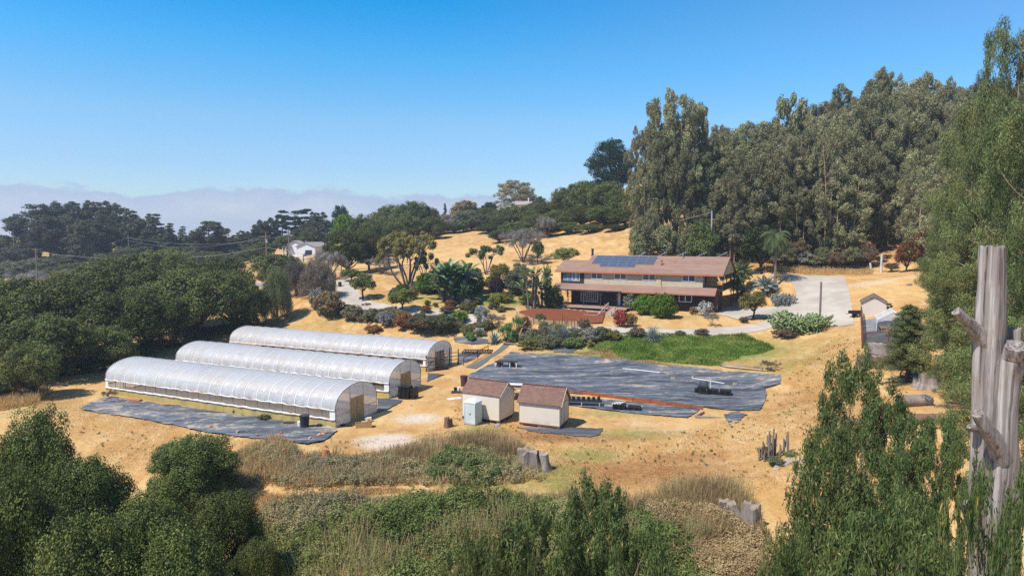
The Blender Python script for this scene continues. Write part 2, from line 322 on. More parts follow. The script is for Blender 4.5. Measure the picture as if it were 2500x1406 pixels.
# ================================================================ shared materials
white = pm('white_paint', (.8, .8, .8), (.7, .7, .7), 4, .5)
black = pm('black_plastic', (.015, .016, .018), (.03, .03, .032), 4, .45, spec=.4)
greymetal = pm('grey_metal', (.35, .36, .38), (.28, .28, .3), 4, .45, metal=.4)
darkwood = pm('weathered_dark_wood', (.07, .045, .035), (.035, .025, .02), 3, .85, .3, stretch=(1, 1, .2))
greywood = pm('weathered_grey_wood', (.34, .29, .25), (.22, .18, .15), 4, .9, .3, stretch=(.3, 1, 1))
tanwood = pm('pale_timber', (.52, .36, .2), (.4, .26, .13), 3, .85, .2)
redwood = pm('redwood_edging', (.36, .11, .04), (.24, .07, .03), 2, .9, .2)
brick_m = pm('fired_clay', (.5, .19, .09), (.42, .15, .07), 5, .9)
block_m = pm('concrete_block', (.55, .45, .33), (.45, .36, .26), 8, .95)
terracotta = pm('terracotta', (.45, .14, .06), (.36, .11, .05), 6, .85)
fabric = pm('weed_fabric', (.060, .066, .080), (.10, .11, .125), .8, .62, .5, spec=.3, stretch=(.3, 1.6, 1), c3=(.32, .28, .25), s3=.28, bs=5)
def tarpmat(name, dust, s=.3, rot=.43):
    m, t, b = newmat(name); b.inputs['Roughness'].default_value = .55; b.inputs['Specular IOR Level'].default_value = .35
    tc = N(t, 'ShaderNodeTexCoord'); mp = N(t, 'ShaderNodeMapping'); mp.inputs['Rotation'].default_value = (0, 0, rot); mp.inputs['Scale'].default_value = (.22, 1, 1); L(t, tc.outputs['Object'], mp.inputs[0])
    n1 = noise(t, mp.outputs[0], .45, 7, .65); n2 = noise(t, mp.outputs[0], 2.0, 8, .75); n3 = noise(t, tc.outputs['Object'], 1.1, 7, .65)
    c = mixc(t, mapr(t, n1, .4, .62), (.042, .048, .060), (.135, .15, .175)); c = mixc(t, mth(t, 'MULTIPLY', mapr(t, n2, .48, .66), .7), c, (.30, .31, .33))
    c = mixc(t, mth(t, 'MULTIPLY', mapr(t, mth(t, 'ADD', mth(t, 'MULTIPLY', n1, .6), mth(t, 'MULTIPLY', n3, .5)), dust, dust+.09), .9), c, (.50, .38, .25))
    sy = N(t, 'ShaderNodeSeparateXYZ'); L(t, mp.outputs[0], sy.inputs[0]); sf = mth(t, 'FRACT', mth(t, 'DIVIDE', mth(t, 'ADD', sy.outputs[1], mth(t, 'MULTIPLY', n1, .5)), 3.7)); se = mth(t, 'MULTIPLY', mapr(t, sf, .07, .03), mapr(t, n3, .35, .55)); c = mixc(t, mth(t, 'MULTIPLY', se, .8), c, (.42, .38, .34)); c = mixc(t, mth(t, 'MULTIPLY', mapr(t, sf, .965, .985), .7), c, (.02, .022, .028))
    L(t, c, b.inputs['Base Color'])
    bn = N(t, 'ShaderNodeBump'); bn.inputs['Strength'].default_value = .45; bn.inputs['Distance'].default_value = .06; L(t, mth(t, 'ADD', n2, n1), bn.inputs['Height']); L(t, bn.outputs[0], b.inputs['Normal'])
    return m
tarp_m = tarpmat('black_ground_cloth', .60); tarp_dusty = tarpmat('dusty_ground_cloth', .575)
def plastic(name, transp, col_, rough=.3, bump=.35, dirt=.12):
    m, t, b = newmat(name); tc = N(t, 'ShaderNodeTexCoord'); mp = N(t, 'ShaderNodeMapping'); mp.inputs['Scale'].default_value = (.55, 1.1, 1.6); mp.inputs['Rotation'].default_value = (0, .18, .0); L(t, tc.outputs['Object'], mp.inputs[0])
    n1 = noise(t, mp.outputs[0], 2.2, 4, .55, 1.2); n2 = noise(t, tc.outputs['Object'], .5, 5)
    c = mixc(t, mapr(t, n2, .4, .7, 0, dirt), col_, (.55, .47, .36)); L(t, c, b.inputs['Base Color'])
    b.inputs['Roughness'].default_value = rough; b.inputs['Specular IOR Level'].default_value = .6
    bn = N(t, 'ShaderNodeBump'); bn.inputs['Strength'].default_value = bump; bn.inputs['Distance'].default_value = .12; L(t, n1, bn.inputs['Height']); L(t, bn.outputs[0], b.inputs['Normal'])
    tl = N(t, 'ShaderNodeBsdfTranslucent'); L(t, c, tl.inputs[0]); tr = N(t, 'ShaderNodeBsdfTransparent'); tr.inputs[0].default_value = (.95, .96, .97, 1)
    a = N(t, 'ShaderNodeMixShader'); a.inputs[0].default_value = .4; L(t, b.outputs[0], a.inputs[1]); L(t, tl.outputs[0], a.inputs[2])
    d = N(t, 'ShaderNodeMixShader'); L(t, mapr(t, n1, .3, .7, transp*1.15, transp*.8), d.inputs[0]); L(t, a.outputs[0], d.inputs[1]); L(t, tr.outputs[0], d.inputs[2]); L(t, d.outputs[0], t.nodes['Material Output'].inputs[0])
    return m
film = plastic('greenhouse_film', .15, (.74, .75, .77), .33, .45, .3); film_end = plastic('greenhouse_end_film', .26, (.76, .76, .76), .3, .6, .45)
glass_m, _t, _b = newmat('window_glass'); _b.inputs['Base Color'].default_value = (.03, .035, .045, 1); _b.inputs['Roughness'].default_value = .08; _b.inputs['Specular IOR Level'].default_value = .7
# ================================================================ greenhouses
board_y = pm('yellowed_plywood', (.50, .38, .13), (.40, .30, .11), 1.2, .85, .1, stretch=(1, 1, .3), c3=(.30, .25, .13), s3=.5)
doorply = pm('door_sheet', (.42, .33, .15), (.34, .27, .13), 2, .6)
sillfilm = pm('rolled_film', (.8, .78, .76), (.62, .56, .5), 3, .45, .8, stretch=(.6, 2, 2), c3=(.5, .33, .22), s3=1.3)
def greenhouse(px, py, Lg, label, rz=-24.9, door='tan', open_side=.62, nb=20, seed=1):
    p = G(px, py); R = random.Random(seed); r = empty('hoop_greenhouse', p, label, 'greenhouse', 'plastic hoop greenhouses on the terrace', math.radians(rz))
    W, zg, rise, zb = 6.0, 1.62, 1.85, .62
    bay = Lg/nb
    # base boards and black cap
    for y0, nm in ((-.03, 'base_board'), (W, 'base_board')):
        m = MB(); n = int(Lg/1.22)
        for i in range(n): m.box(-Lg+i*Lg/n+.006, -Lg+(i+1)*Lg/n-.006, y0, y0+.03, -.3, zb)
        m.build(nm, board_y, r)
        m = MB(); m.box(-Lg-.02, .02, y0-.03, y0+.06, zb+.002, zb+.07); m.build('cap_strip', pm_navy, r)
    # lumpy rolled-down side film lying on the cap
    def roll(z, y, rad, nm, wob):
        m = MB(); k = 90; P = [(-Lg+.05+(Lg-.1)*i/k, y+R.uniform(-.02, .02), z+rad*.6+R.uniform(-wob, wob)-.04*math.sin(i*math.pi/k*nb)**2) for i in range(k+1)]
        m.tube(P, [rad*R.uniform(.75, 1.2) for _ in P], 7); m.build(nm, sillfilm, r)
    roll(zb+.07, -.03, .10, 'rolled_side_film', .015); roll(zg-.07, -.07, .07, 'gutter_roll', .02); roll(zg-.07, W+.07, .07, 'gutter_roll', .02)
    pst = MB(); pst.box(-.025, .025, -.02, .02, zb+.05, zg); pme = pst.mesh('post', pm_post)
    for i in range(nb+1):
        for y in (.03, W-.03): link('post', pme, r, (-i*bay, y, 0))
    if open_side:
        m = MB(); m.box(-.008, .008, .01, .02, zb+.07, zg); wme = m.mesh('side_wire', pm_post)
        for i in range(nb): link('side_wire', wme, r, (-(i+.5)*bay, 0, 0))
    for x0, x1 in ((-.62, -.02), (-Lg+.02, -Lg+.45)):
        m = MB(); m.box(x0, x1, -.05, -.035, zb+.07, zg-.03); m.build('corner_panel', white, r)
    # cover: scalloped between the hoops, creased near the gutter
    K, A = nb*8, 26; vs = []
    def prof(th): return (W/2-(W/2+.02)*math.cos(th)*(1+.03*math.sin(2*th)**2), zg+rise*max(0, math.sin(th))**.93)
    ph = [R.uniform(0, 6) for _ in range(nb)]; fq = [R.choice((5, 7, 9)) for _ in range(nb)]
    for i in range(K+1):
        x = -Lg*i/K; u = (i % 8)/8; b_ = min(i//8, nb-1)
        for j in range(A+1):
            th = math.pi*j/A; y, z = prof(th); s = abs(math.sin(math.pi*u))**.8*.075
            low = max(0, math.cos(th)-.25)
            s += low*.085*math.sin(fq[b_]*u*2.2+ph[b_]+6*th)*math.sin(math.pi*u)
            vs.append((x, y+s*math.cos(th), z-s*math.sin(th)*1.0))
    Fq = [(i*(A+1)+j, (i+1)*(A+1)+j, (i+1)*(A+1)+j+1, i*(A+1)+j+1) for i in range(K) for j in range(A)]
    me = bpy.data.meshes.new('cover'); me.from_pydata(vs, [], Fq); me.polygons.foreach_set('use_smooth', [True]*len(Fq)); me.update(); me.materials.append(film); link('cover', me, r)
    hp = MB(); hp.tube([(0, *prof(math.pi*j/24)) for j in range(25)], .035, 5); hme = hp.mesh('hoop', hoopw)
    for i in range(nb+1): link('hoop', hme, r, (-i*bay, 0, .012))
    # ends
    def end(x, nx_, withdoor):
        d0, d1, dh = 2.0, 3.95, 2.15
        n = 30; arch = [(0, -.05)]+[prof(math.pi*j/n) for j in range(n+1)]+[(W, -.05)]
        def zt(y): return float(np.interp(y, [q[0] for q in arch[1:-1]], [q[1] for q in arch[1:-1]]))
        ys = sorted(set([round(i*W/36, 3) for i in range(37)]+[d0, d1])); vs, fs = [], []
        for a, b in zip(ys[:-1], ys[1:]):
            z0 = dh if (withdoor and d0-.01 <= a and b <= d1+.01) else -.05
            for k in range(8):
                f0, f1 = k/8, (k+1)/8
                q = []
                for (yy, ff) in ((a, f0), (b, f0), (b, f1), (a, f1)):
                    zz = z0+(zt(yy)-z0)*ff; q.append((x+nx_*.05*(vnoise(np.array([yy*1.1]), np.array([zz*.9]), .8, seed)[0]-.3), yy, zz))
                bi = len(vs); vs += q; fs.append((bi, bi+1, bi+2, bi+3))
        me = bpy.data.meshes.new('end_film'); me.from_pydata(vs, [], fs); me.polygons.foreach_set('use_smooth', [True]*len(fs)); me.update(); me.materials.append(film_end); o = link('end_film', me, r)
        fr = MB()
        for y in (d0, d1): fr.box(x-.05, x-.01, y-.03, y+.03, 0, zt(y))
        fr.box(x-.05, x-.01, d0, d1, dh, dh+.07); fr.box(x-.05, x-.01, 0, W, 1.05, 1.11); fr.box(x-.05, x-.01, .05, W-.05, .0, .12); fr.build('end_frame', pm_post, r)
        m = MB(); m.tube([(x, *prof(math.pi*j/24)) for j in range(25)], .04, 6); m.build('end_hoop', pm_post, r)
        if withdoor:
            for a, b in ((d0+.04, (d0+d1)/2-.01), ((d0+d1)/2+.01, d1-.04)):
                dm = MB(); dm.box(x+.02, x+.04, a, b, .08, dh-.03); dd = dm.build('door', doorply if door == 'tan' else greywood, r)
                f2 = MB()
                for (p0, p1) in (((a, .08), (b, .08)), ((a, dh-.03), (b, dh-.03)), ((a, dh/2), (b, dh/2)), ((a, .08), (a, dh-.03)), ((b, .08), (b, dh-.03)), ((a, .08), (b, dh/2)), ((b, dh/2), (a, dh-.03)))[:5 if door != 'tan' else 7]:
                    f2.bar((x+.05, *p0), (x+.05, *p1), .045 if p0[0] != p1[0] and p0[1] != p1[1] else .07, .03, up=(1, 0, 0))
                f2.build('door_frame', tanwood if door == 'tan' else darkwood, dd)
    end(.0, 1, True); end(-Lg, -1, False)
    # floor inside and benches
    m = MB(); m.box(-Lg+.1, -.1, .1, W-.1, .02, .05); m.build('floor', pm('greenhouse_floor', (.50, .41, .32), (.36, .28, .2), .6, .95, stretch=(.4, 1, 1)), r)
    for y0, y1 in ((.45, 1.7), (4.3, 5.55)):
        m = MB(); m.box(-Lg+1, -1, y0, y1, .52, .56)
        for i in range(nb): m.box(-Lg+1.2+i*(Lg-2.4)/(nb-1)-.03, -Lg+1.2+i*(Lg-2.4)/(nb-1)+.03, y0+.05, y0+.1, .05, .52)
        m.build('bench', pm_bench, r)
    return r
hoopw = pm('hoop_strap', (.93, .93, .93), (.88, .88, .88), 3, .4); pm_navy = pm('dark_blue_strip', (.02, .035, .07), (.03, .05, .09), 3, .6); pm_post = pm('galvanised_post', (.20, .20, .21), (.14, .14, .15), 3, .6); pm_bench = pm('bench_sand', (.52, .42, .34), (.38, .29, .23), 2.5, .9, stretch=(.5, 2, 1))
g1 = greenhouse(820, 1045, 30.7, 'nearest hoop greenhouse with yellow base boards and tan double doors', seed=1)
g2 = greenhouse(951, 973, 31.6, 'middle hoop greenhouse behind the black pallet stack with tan doors', seed=2)
g3 = greenhouse(1044, 908, 33.4, 'farthest hoop greenhouse with grey plank doors between two wooden racks', door='grey', seed=3)
# ================================================================ house
H0 = Vector((33.4, 111.7, 4.2)); HRZ = math.atan2(-.447, .894)
house = empty('farmhouse', H0, 'long two storey brown and beige farmhouse with brown shingle roofs', 'house', None, HRZ)
roof_m = pm('brown_shingle', (.31, .19, .145), (.25, .155, .12), .8, .9, .5, c3=(.19, .13, .11), s3=.14, bs=9, stretch=(.6, 1.3, 1.3), spec=.12)
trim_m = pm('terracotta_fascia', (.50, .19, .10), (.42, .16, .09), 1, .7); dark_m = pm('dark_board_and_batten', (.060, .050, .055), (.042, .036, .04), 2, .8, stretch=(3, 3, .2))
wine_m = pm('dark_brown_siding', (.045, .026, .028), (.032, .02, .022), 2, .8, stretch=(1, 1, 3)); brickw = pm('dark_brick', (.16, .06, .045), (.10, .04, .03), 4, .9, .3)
def lapmat(name, c1, c2, per=.2, k=.55):
    m, t, b = newmat(name); tc = N(t, 'ShaderNodeTexCoord'); s = N(t, 'ShaderNodeSeparateXYZ'); L(t, tc.outputs['Object'], s.inputs[0])
    f = mth(t, 'FRACT', mth(t, 'DIVIDE', s.outputs[2], per)); n = noise(t, tc.outputs['Object'], 1.5, 5)
    L(t, mixc(t, mapr(t, n, .35, .65), c1, c2), b.inputs['Base Color']); b.inputs['Roughness'].default_value = .85
    bn = N(t, 'ShaderNodeBump'); bn.inputs['Strength'].default_value = k; bn.inputs['Distance'].default_value = .05; bn.invert = True; L(t, f, bn.inputs['Height']); L(t, bn.outputs[0], b.inputs['Normal']); return m
beige_m = lapmat('beige_lap_siding', (.52, .42, .30), (.45, .365, .26)); concg = pm('stucco_gable', (.50, .42, .31), (.45, .38, .28), 2, .9)
ZG = -.4
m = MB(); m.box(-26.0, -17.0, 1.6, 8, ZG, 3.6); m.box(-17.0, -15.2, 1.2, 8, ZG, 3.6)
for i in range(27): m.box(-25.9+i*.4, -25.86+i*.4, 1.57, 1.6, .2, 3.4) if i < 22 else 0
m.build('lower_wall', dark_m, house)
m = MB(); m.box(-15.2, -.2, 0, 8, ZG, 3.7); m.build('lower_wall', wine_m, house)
m = MB(); m.box(-.2, .0, .0, 6.9, ZG, 3.55); m.box(-.25, .02, -.05, .2, ZG, 3.5); m.build('end_wall', brickw, house)
m = MB(); m.box(.02, .06, 3.6, 5.2, .0, 2.3); m.build('side_door', dark_m, house); m = MB(); m.box(.02, .05, 1.2, 2.2, .2, 1.1); m.build('vent_panel', pm('pale_panel', (.4, .36, .3)), house)
m = MB(); m.box(-27.4, -22.9, 0, 8.0, 3.7, 6.25)
for i in range(11): m.box(-27.35+i*.42, -27.31+i*.42, -.03, 0, 3.9, 6.2)
m.build('upper_wall', dark_m, house)
m = MB(); m.box(-22.9, -2.07, 0, 11.6, 3.7, 6.25); m.box(-2.07, -1.7, 1.6, 11.6, 3.7, 6.4); m.build('upper_wall', beige_m, house)
m = MB(); m.box(-9.8, -9.0, -.14, -.002, 3.75, 6.3); m.build('pilaster', lapmat('tan_pilaster', (.52, .42, .26), (.46, .37, .23), .3, .7), house)
# balcony at the right end
m = MB(); m.box(-2.07, 1.2, 0.02, 11.4, 3.5, 3.7); bal = m.build('balcony_floor', darkwood, house)
m = MB()
for a, b in (((-2.05, .05), (1.15, .05)), ((1.15, .05), (1.15, 11.3))):
    for z in (3.8, 4.7): m.bar((*a, z), (*b, z), .09, .07)
    n = int(math.hypot(b[0]-a[0], b[1]-a[1])/.16)
    for i in range(n+1): f = i/n; m.box(a[0]+(b[0]-a[0])*f-.025, a[0]+(b[0]-a[0])*f+.025, a[1]+(b[1]-a[1])*f-.02, a[1]+(b[1]-a[1])*f+.02, 3.8, 4.7)
m.build('balcony_railing', darkwood, house)
for y in (.1, 3.8, 7.6, 11.3):
    m = MB(); m.box(1.07, 1.21, y-.07, y+.07, 3.7 if y < 8 else -.3, 6.3); m.bar((1.14, y, 5.6), (.5, y, 6.3), .09); m.build('balcony_post', darkwood, house)
m = MB(); m.box(.9, 1.04, 9.7, 9.84, -.3, 3.5); m.bar((.97, 9.77, 2.7), (.3, 9.77, 3.5), .09); m.bar((.97, 9.77, 2.7), (.97, 8.8, 3.5), .09); m.build('carport_post', darkwood, house)
for x0, x1 in ((-1.95, -1.5),):
    m = MB(); m.box(-1.69, -1.66, 2.4, 3.3, 3.75, 5.8); m.build('balcony_door', black, house); m = MB(); m.box(-1.69, -1.66, 4.6, 5.6, 3.75, 5.8); m.build('balcony_door', black, house)
m = MB(); m.box(-2.0, -1.7, 1.56, 1.6, 4.2, 5.8); m.build('pane', black, house)
# roofs : sheet quads with fascia
def roofslab(name, q, t=.12): m = MB(); m.slab(q, t); o = m.build(name, roof_m, house); return o
EZ, RZ_, RY = 6.22, 8.95, 5.9
ml = -23.4
main = roofslab('main_roof', [(ml, -.6+.0, EZ), (1.3, -.6, EZ), (1.3, RY, RZ_), (ml, RY, RZ_)])
roofslab('main_roof_back', [(ml, RY+.01, RZ_), (1.3, RY+.01, RZ_), (1.3, 12.4, EZ), (ml, 12.4, EZ)])
sl = (RZ_-EZ)/(RY+.6); y2 = 3.7
roofslab('wing_roof', [(-28.3, -.6, EZ), (ml, -.6, EZ), (ml, y2, EZ+sl*(y2+.6)), (-28.3+0, y2, EZ+sl*(y2+.6))])
roofslab('wing_roof_back', [(-28.3, y2+.01, EZ+sl*(y2+.6)), (ml, y2+.01, EZ+sl*(y2+.6)), (ml, 8.4, EZ), (-28.3, 8.4, EZ)])
roofslab('porch_roof', [(-28.4, -1.6, 3.0), (.25, -1.6, 3.0), (.25, -.005, 3.98), (-28.4, -.005, 3.98)])
m = MB(); m.box(-28.3, 1.3, -.66, -.602, EZ-.26, EZ+.02); m.box(1.302, 1.34, -.6, -.5, EZ-.2, EZ); m.build('fascia', trim_m, house)
m = MB(); m.box(-15.4, .25, -1.66, -1.602, 2.78, 3.02); m.build('porch_fascia', trim_m, house); m = MB(); m.box(-28.4, -15.42, -1.66, -1.602, 2.8, 3.02); m.build('gutter', pm('dark_gutter', (.06, .05, .055)), house)
m = MB()
for s in (-1, 1):
    y0, y1 = (-.6, RY) if s < 0 else (12.4, RY)
    m.bar((1.33, y0, EZ-.1), (1.33, y1, RZ_-.1), .05, .26, up=(1, 0, 0))
m.build('barge_board', darkwood, house)
m = MB(); m.add([(1.1, .0, EZ-.15), (1.1, 11.8, EZ-.15), (1.1, RY, RZ_-.2), (1.16, .0, EZ-.15), (1.16, 11.8, EZ-.15), (1.16, RY, RZ_-.2)], [(0, 2, 1), (3, 4, 5), (0, 1, 4, 3), (1, 2, 5, 4), (2, 0, 3, 5)])
m.box(1.16, 1.2, 1, 10.8, EZ+.25, EZ+.33); m.build('gable', lapmat('tan_gable', (.50, .40, .26), (.44, .35, .22), .3), house)
m = MB(); m.add([(ml+.02, .2, EZ-.1), (ml+.02, 11.6, EZ-.1), (ml+.02, RY, RZ_-.16)], [(0, 1, 2)]); m.add([(-27.4, 0, EZ-.1), (-27.4, 7.8, EZ-.1), (-27.4, y2, EZ+sl*(y2+.6)-.15)], [(0, 1, 2)]); m.build('gable', beige_m, house)
m = MB(); m.box(-28.2, 1.2, -.55, .0, EZ-.2, EZ-.16); m.build('soffit', beige_m, house)
frame_m = pm('window_trim', (.72, .74, .78), (.66, .68, .72), 3, .5)
def window(x0, x1, z0, z1, y=0., n=2, grid=None, fm=None, curtain=False):
    f = MB(); w = .11
    f.box(x0-w, x1+w, y-.07, y-.003, z0-w, z0); f.box(x0-w, x1+w, y-.07, y-.003, z1, z1+w); f.box(x0-w, x0, y-.07, y-.003, z0, z1); f.box(x1, x1+w, y-.07, y-.003, z0, z1)
    for i in range(1, n): xm = x0+(x1-x0)*i/n; f.box(xm-.07, xm+.07, y-.065, y-.004, z0, z1)
    o = f.build('window', fm or frame_m, house)
    p = MB(); p.box(x0, x1, y-.03, y-.01, z0, z1); p.build('pane', glass_m, o)
    if curtain:
        q = MB()
        for i in range(7): xx = x0+.1+i*(x1-x0-.2)/7; q.box(xx, xx+.09, y-.038, y-.031, z0+.05, z1-.05)
        q.build('blind', pm('pale_blind', (.4, .46, .48)), o)
    if grid:
        g = MB()
        for i in range(1, grid[0]): xx = x0+(x1-x0)*i/grid[0]; g.box(xx-.02, xx+.02, y-.05, y-.031, z0, z1)
        for i in range(1, grid[1]): zz = z0+(z1-z0)*i/grid[1]; g.box(x0, x1, y-.052, y-.033, zz-.02, zz+.02)
        g.build('muntins', frame_m, o)
    return o
window(-26.75, -25.4, 4.55, 5.85, n=2, fm=pm('blue_trim', (.35, .5, .62)), curtain=True); window(-25.1, -23.85, 4.55, 5.85, n=2, fm=frame_m, curtain=True)
for x0, x1 in ((-21.5, -19.55), (-17.2, -15.2), (-12.1, -10.1), (-5.4, -3.4)): window(x0, x1, 5.0, 5.95)
window(-24.0, -20.9, .75, 2.45, 1.6, 1, (8, 5)); window(-5.85, -3.9, 1.6, 2.6, 0, 2)
m = MB(); m.box(-18.1, -17.15, 1.55, 1.597, .2, 2.5); d = m.build('front_door', dark_m, house); m = MB(); m.box(-17.3, -17.22, 1.5, 1.55, 1.2, 1.35); m.build('door_knob', white, d)
m = MB(); m.box(-16.9, -16.5, 1.14, 1.196, .3, 2.5); m.build('sidelight', frame_m, house)
for x in (-28.0, -25.4, -22.4, -19.3, -16.2):
    m = MB(); m.box(x-.06, x+.06, -1.5, -1.38, -.3, 2.85)
    for s in (-1, 1): m.bar((x+s*.06, -1.44, 2.1), (x+s*.6, -1.44, 2.8), .07)
    m.build('porch_post', pm_postd if 'pm_postd' in globals() else darkwood, house)
for y in (1.6, 4.6): m = MB(); m.box(-28.06, -27.94, y-.06, y+.06, -.3, 3.3); m.build('porch_post', darkwood, house)
deckm = pm('red_deck', (.42, .22, .15), (.33, .17, .12), 3, .8, stretch=(.3, 3, 1))
m = MB()
for i in range(14): m.box(-29.6, -14.2, -2.7+i*.3, -2.42+i*.3, .05, .17)
dk = m.build('porch_deck', deckm, house); m = MB(); m.box(-29.6, -14.2, -2.74, -2.71, -.05, .17); m.build('deck_edge', pm('deck_edge', (.4, .36, .33)), house)
m = MB()
for i in range(7): m.box(-29.4+i*2.4, -29.25+i*2.4, -2.6, -2.45, -.9, .05)
m.build('deck_piers', darkwood, house)
# roof furniture
m = MB(); m.tube([(-23.6, 6.2, 8.6), (-23.6, 6.2, 10.0)], .22, 10); m.tube([(-23.6, 6.2, 10.0), (-23.6, 6.2, 10.12)], .28, 10); m.build('flue', pm('flue_metal', (.06, .06, .065), metal=.3, rough=.5), house)
def onroof(x, y): return EZ+sl*(y+.6)
for x, y, h, rr, mm in ((-9.6, 2.4, .75, .13, trim_m), (-6.6, 5.3, .5, .1, greymetal)):
    m = MB(); m.tube([(x, y, onroof(x, y)-.05), (x, y, onroof(x, y)+h)], rr, 8); m.tube([(x, y, onroof(x, y)+h), (x, y, onroof(x, y)+h+.15)], rr*1.5, 8); m.tube([(x, y, onroof(x, y)), (x, y, onroof(x, y)+.12)], rr*1.8, 8); m.build('roof_vent', mm, house)
m = MB(); m.tube([(-7.6, 3.6, onroof(0, 3.6)), (-7.6, 3.6, onroof(0, 3.6)+.3)], [.2, .04], 8); m.build('roof_vent', trim_m, house)
# roof solar array, each module one piece
def pvmat():
    m, t, b = newmat('solar_cell'); tc = N(t, 'ShaderNodeTexCoord'); br = N(t, 'ShaderNodeTexBrick'); br.offset = 0; br.inputs['Scale'].default_value = 1
    for a, v in (('Color1', (.035, .055, .10, 1)), ('Color2', (.045, .065, .115, 1)), ('Mortar', (.25, .27, .3, 1)), ('Mortar Size', .012), ('Brick Width', .27), ('Row Height', .25)): br.inputs[a].default_value = v
    L(t, tc.outputs['Object'], br.inputs['Vector']); L(t, br.outputs[0], b.inputs['Base Color']); b.inputs['Roughness'].default_value = .18; b.inputs['Specular IOR Level'].default_value = .8; return m
pv_m = pvmat(); pv_frame = pm('aluminium_frame', (.6, .62, .65), metal=.5, rough=.35)
def pvrow(x0, n, y0, dy, w=1.62):
    for i in range(n):
        a = x0+i*w+.02; q = lambda x, y: (x, y, onroof(x, y)+.14)
        m = MB(); m.slab([q(a, y0), q(a+w-.04, y0), q(a+w-.04, y0+dy), q(a, y0+dy)], .05); o = m.build('solar_module', pv_frame, house)
        q2 = lambda x, y: (x, y, onroof(x, y)+.155); m = MB(); m.slab([q2(a+.03, y0+.03), q2(a+w-.07, y0+.03), q2(a+w-.07, y0+dy-.03), q2(a+.03, y0+dy-.03)], .01); m.build('solar_cells', pv_m, o)
pvrow(-22.4, 7, 4.35, .98); pvrow(-22.4, 7, 3.35, .98); pvrow(-22.4, 7, 2.35, .98); pvrow(-20.6, 4, 1.3, 1.0, 1.62)
# ================================================================ ground mounted solar panels behind the house
mt = None
for i, (px, lab) in enumerate(((1565, 'first from the left'), (1615, 'second from the left'), (1661, 'middle one'), (1711, 'second from the right'), (1761, 'rightmost one'))):
    p = atd(px, 622, 131); g = hz1(p[0], p[1])
    o = empty('ground_solar_panel', (p[0], p[1], g), 'tilted solar panel on a frame behind the house roof, '+lab+' of five', 'solar panel', 'tilted panels behind the house', -.25)
    zt = p[2]-g
    m = MB(); m.slab([(-1.9, -2.4, zt-.75), (1.0, -2.4, zt+.55), (1.0, 2.4, zt+.55), (-1.9, 2.4, zt-.75)], .09); s_ = m.build('panel_frame', pv_frame, o)
    m = MB(); m.slab([(-1.85, -2.35, zt-.71), (.95, -2.35, zt+.54), (.95, 2.35, zt+.54), (-1.85, 2.35, zt-.71)], .01); m.build('solar_cells', pv_m, s_)
    for x, z in ((-1.2, zt-.5), (.6, zt+.25)):
        for y in (-2, 2): m = MB(); m.box(x-.05, x+.05, y-.05, y+.05, -1.0, z); m.build('leg', greymetal, o)
OR_ = ['first', 'second', 'third', 'fourth', 'fifth', 'sixth', 'seventh', 'eighth', 'ninth']
# ================================================================ garden sheds
shed_wall, _t, _b = newmat('cream_shed_siding'); _c = N(_t, 'ShaderNodeTexCoord'); _s = N(_t, 'ShaderNodeSeparateXYZ'); L(_t, _c.outputs['Object'], _s.inputs[0])
_f = mth(_t, 'FRACT', mth(_t, 'DIVIDE', mth(_t, 'ADD', _s.outputs[0], mth(_t, 'ADD', _s.outputs[1], 10)), .2)); _g = mapr(_t, _f, .0, .08); _n = noise(_t, _c.outputs['Object'], 1.3, 7, .65)
_cc = mixc(_t, mapr(_t, _n, .35, .7), (.72, .63, .51), (.67, .58, .465)); _cc = mixc(_t, mth(_t, 'MULTIPLY', mapr(_t, _s.outputs[2], .75, .25), mapr(_t, noise(_t, _c.outputs['Object'], 1.2, 3), .45, .7)), _cc, (.55, .44, .32)); _cc = mixc(_t, mth(_t, 'MULTIPLY', mth(_t, 'SUBTRACT', 1, _g), .25), _cc, (.35, .29, .23))
L(_t, _cc, _b.inputs['Base Color']); _b.inputs['Roughness'].default_value = .85; _bn = N(_t, 'ShaderNodeBump'); _bn.inputs['Strength'].default_value = .5; _bn.inputs['Distance'].default_value = .02; L(_t, _g, _bn.inputs['Height']); L(_t, _bn.outputs[0], _b.inputs['Normal']); shed_trim = pm('shed_trim', (.46, .38, .30), (.42, .34, .27), 2, .8)
def shinglemat(name, c1, c2, w=.3, h=.13):
    m, t, b = newmat(name); tc = N(t, 'ShaderNodeTexCoord'); br = N(t, 'ShaderNodeTexBrick'); br.offset = .5
    for a, v in (('Scale', 1), ('Color1', (*c1, 1)), ('Color2', (*c2, 1)), ('Mortar', tuple(x*.45 for x in c1)+(1,)), ('Mortar Size', .012), ('Brick Width', w), ('Row Height', h), ('Bias', 0)): br.inputs[a].default_value = v
    L(t, tc.outputs['Object'], br.inputs['Vector']); n = noise(t, tc.outputs['Object'], 1.2, 6)
    L(t, mixc(t, mapr(t, n, .35, .7, 0, .5), br.outputs[0], tuple(x*.7 for x in c2)), b.inputs['Base Color']); b.inputs['Roughness'].default_value = .9; b.inputs['Specular IOR Level'].default_value = .15; return m
shedroof = shinglemat('red_brown_shingle', (.27, .155, .12), (.20, .115, .09))
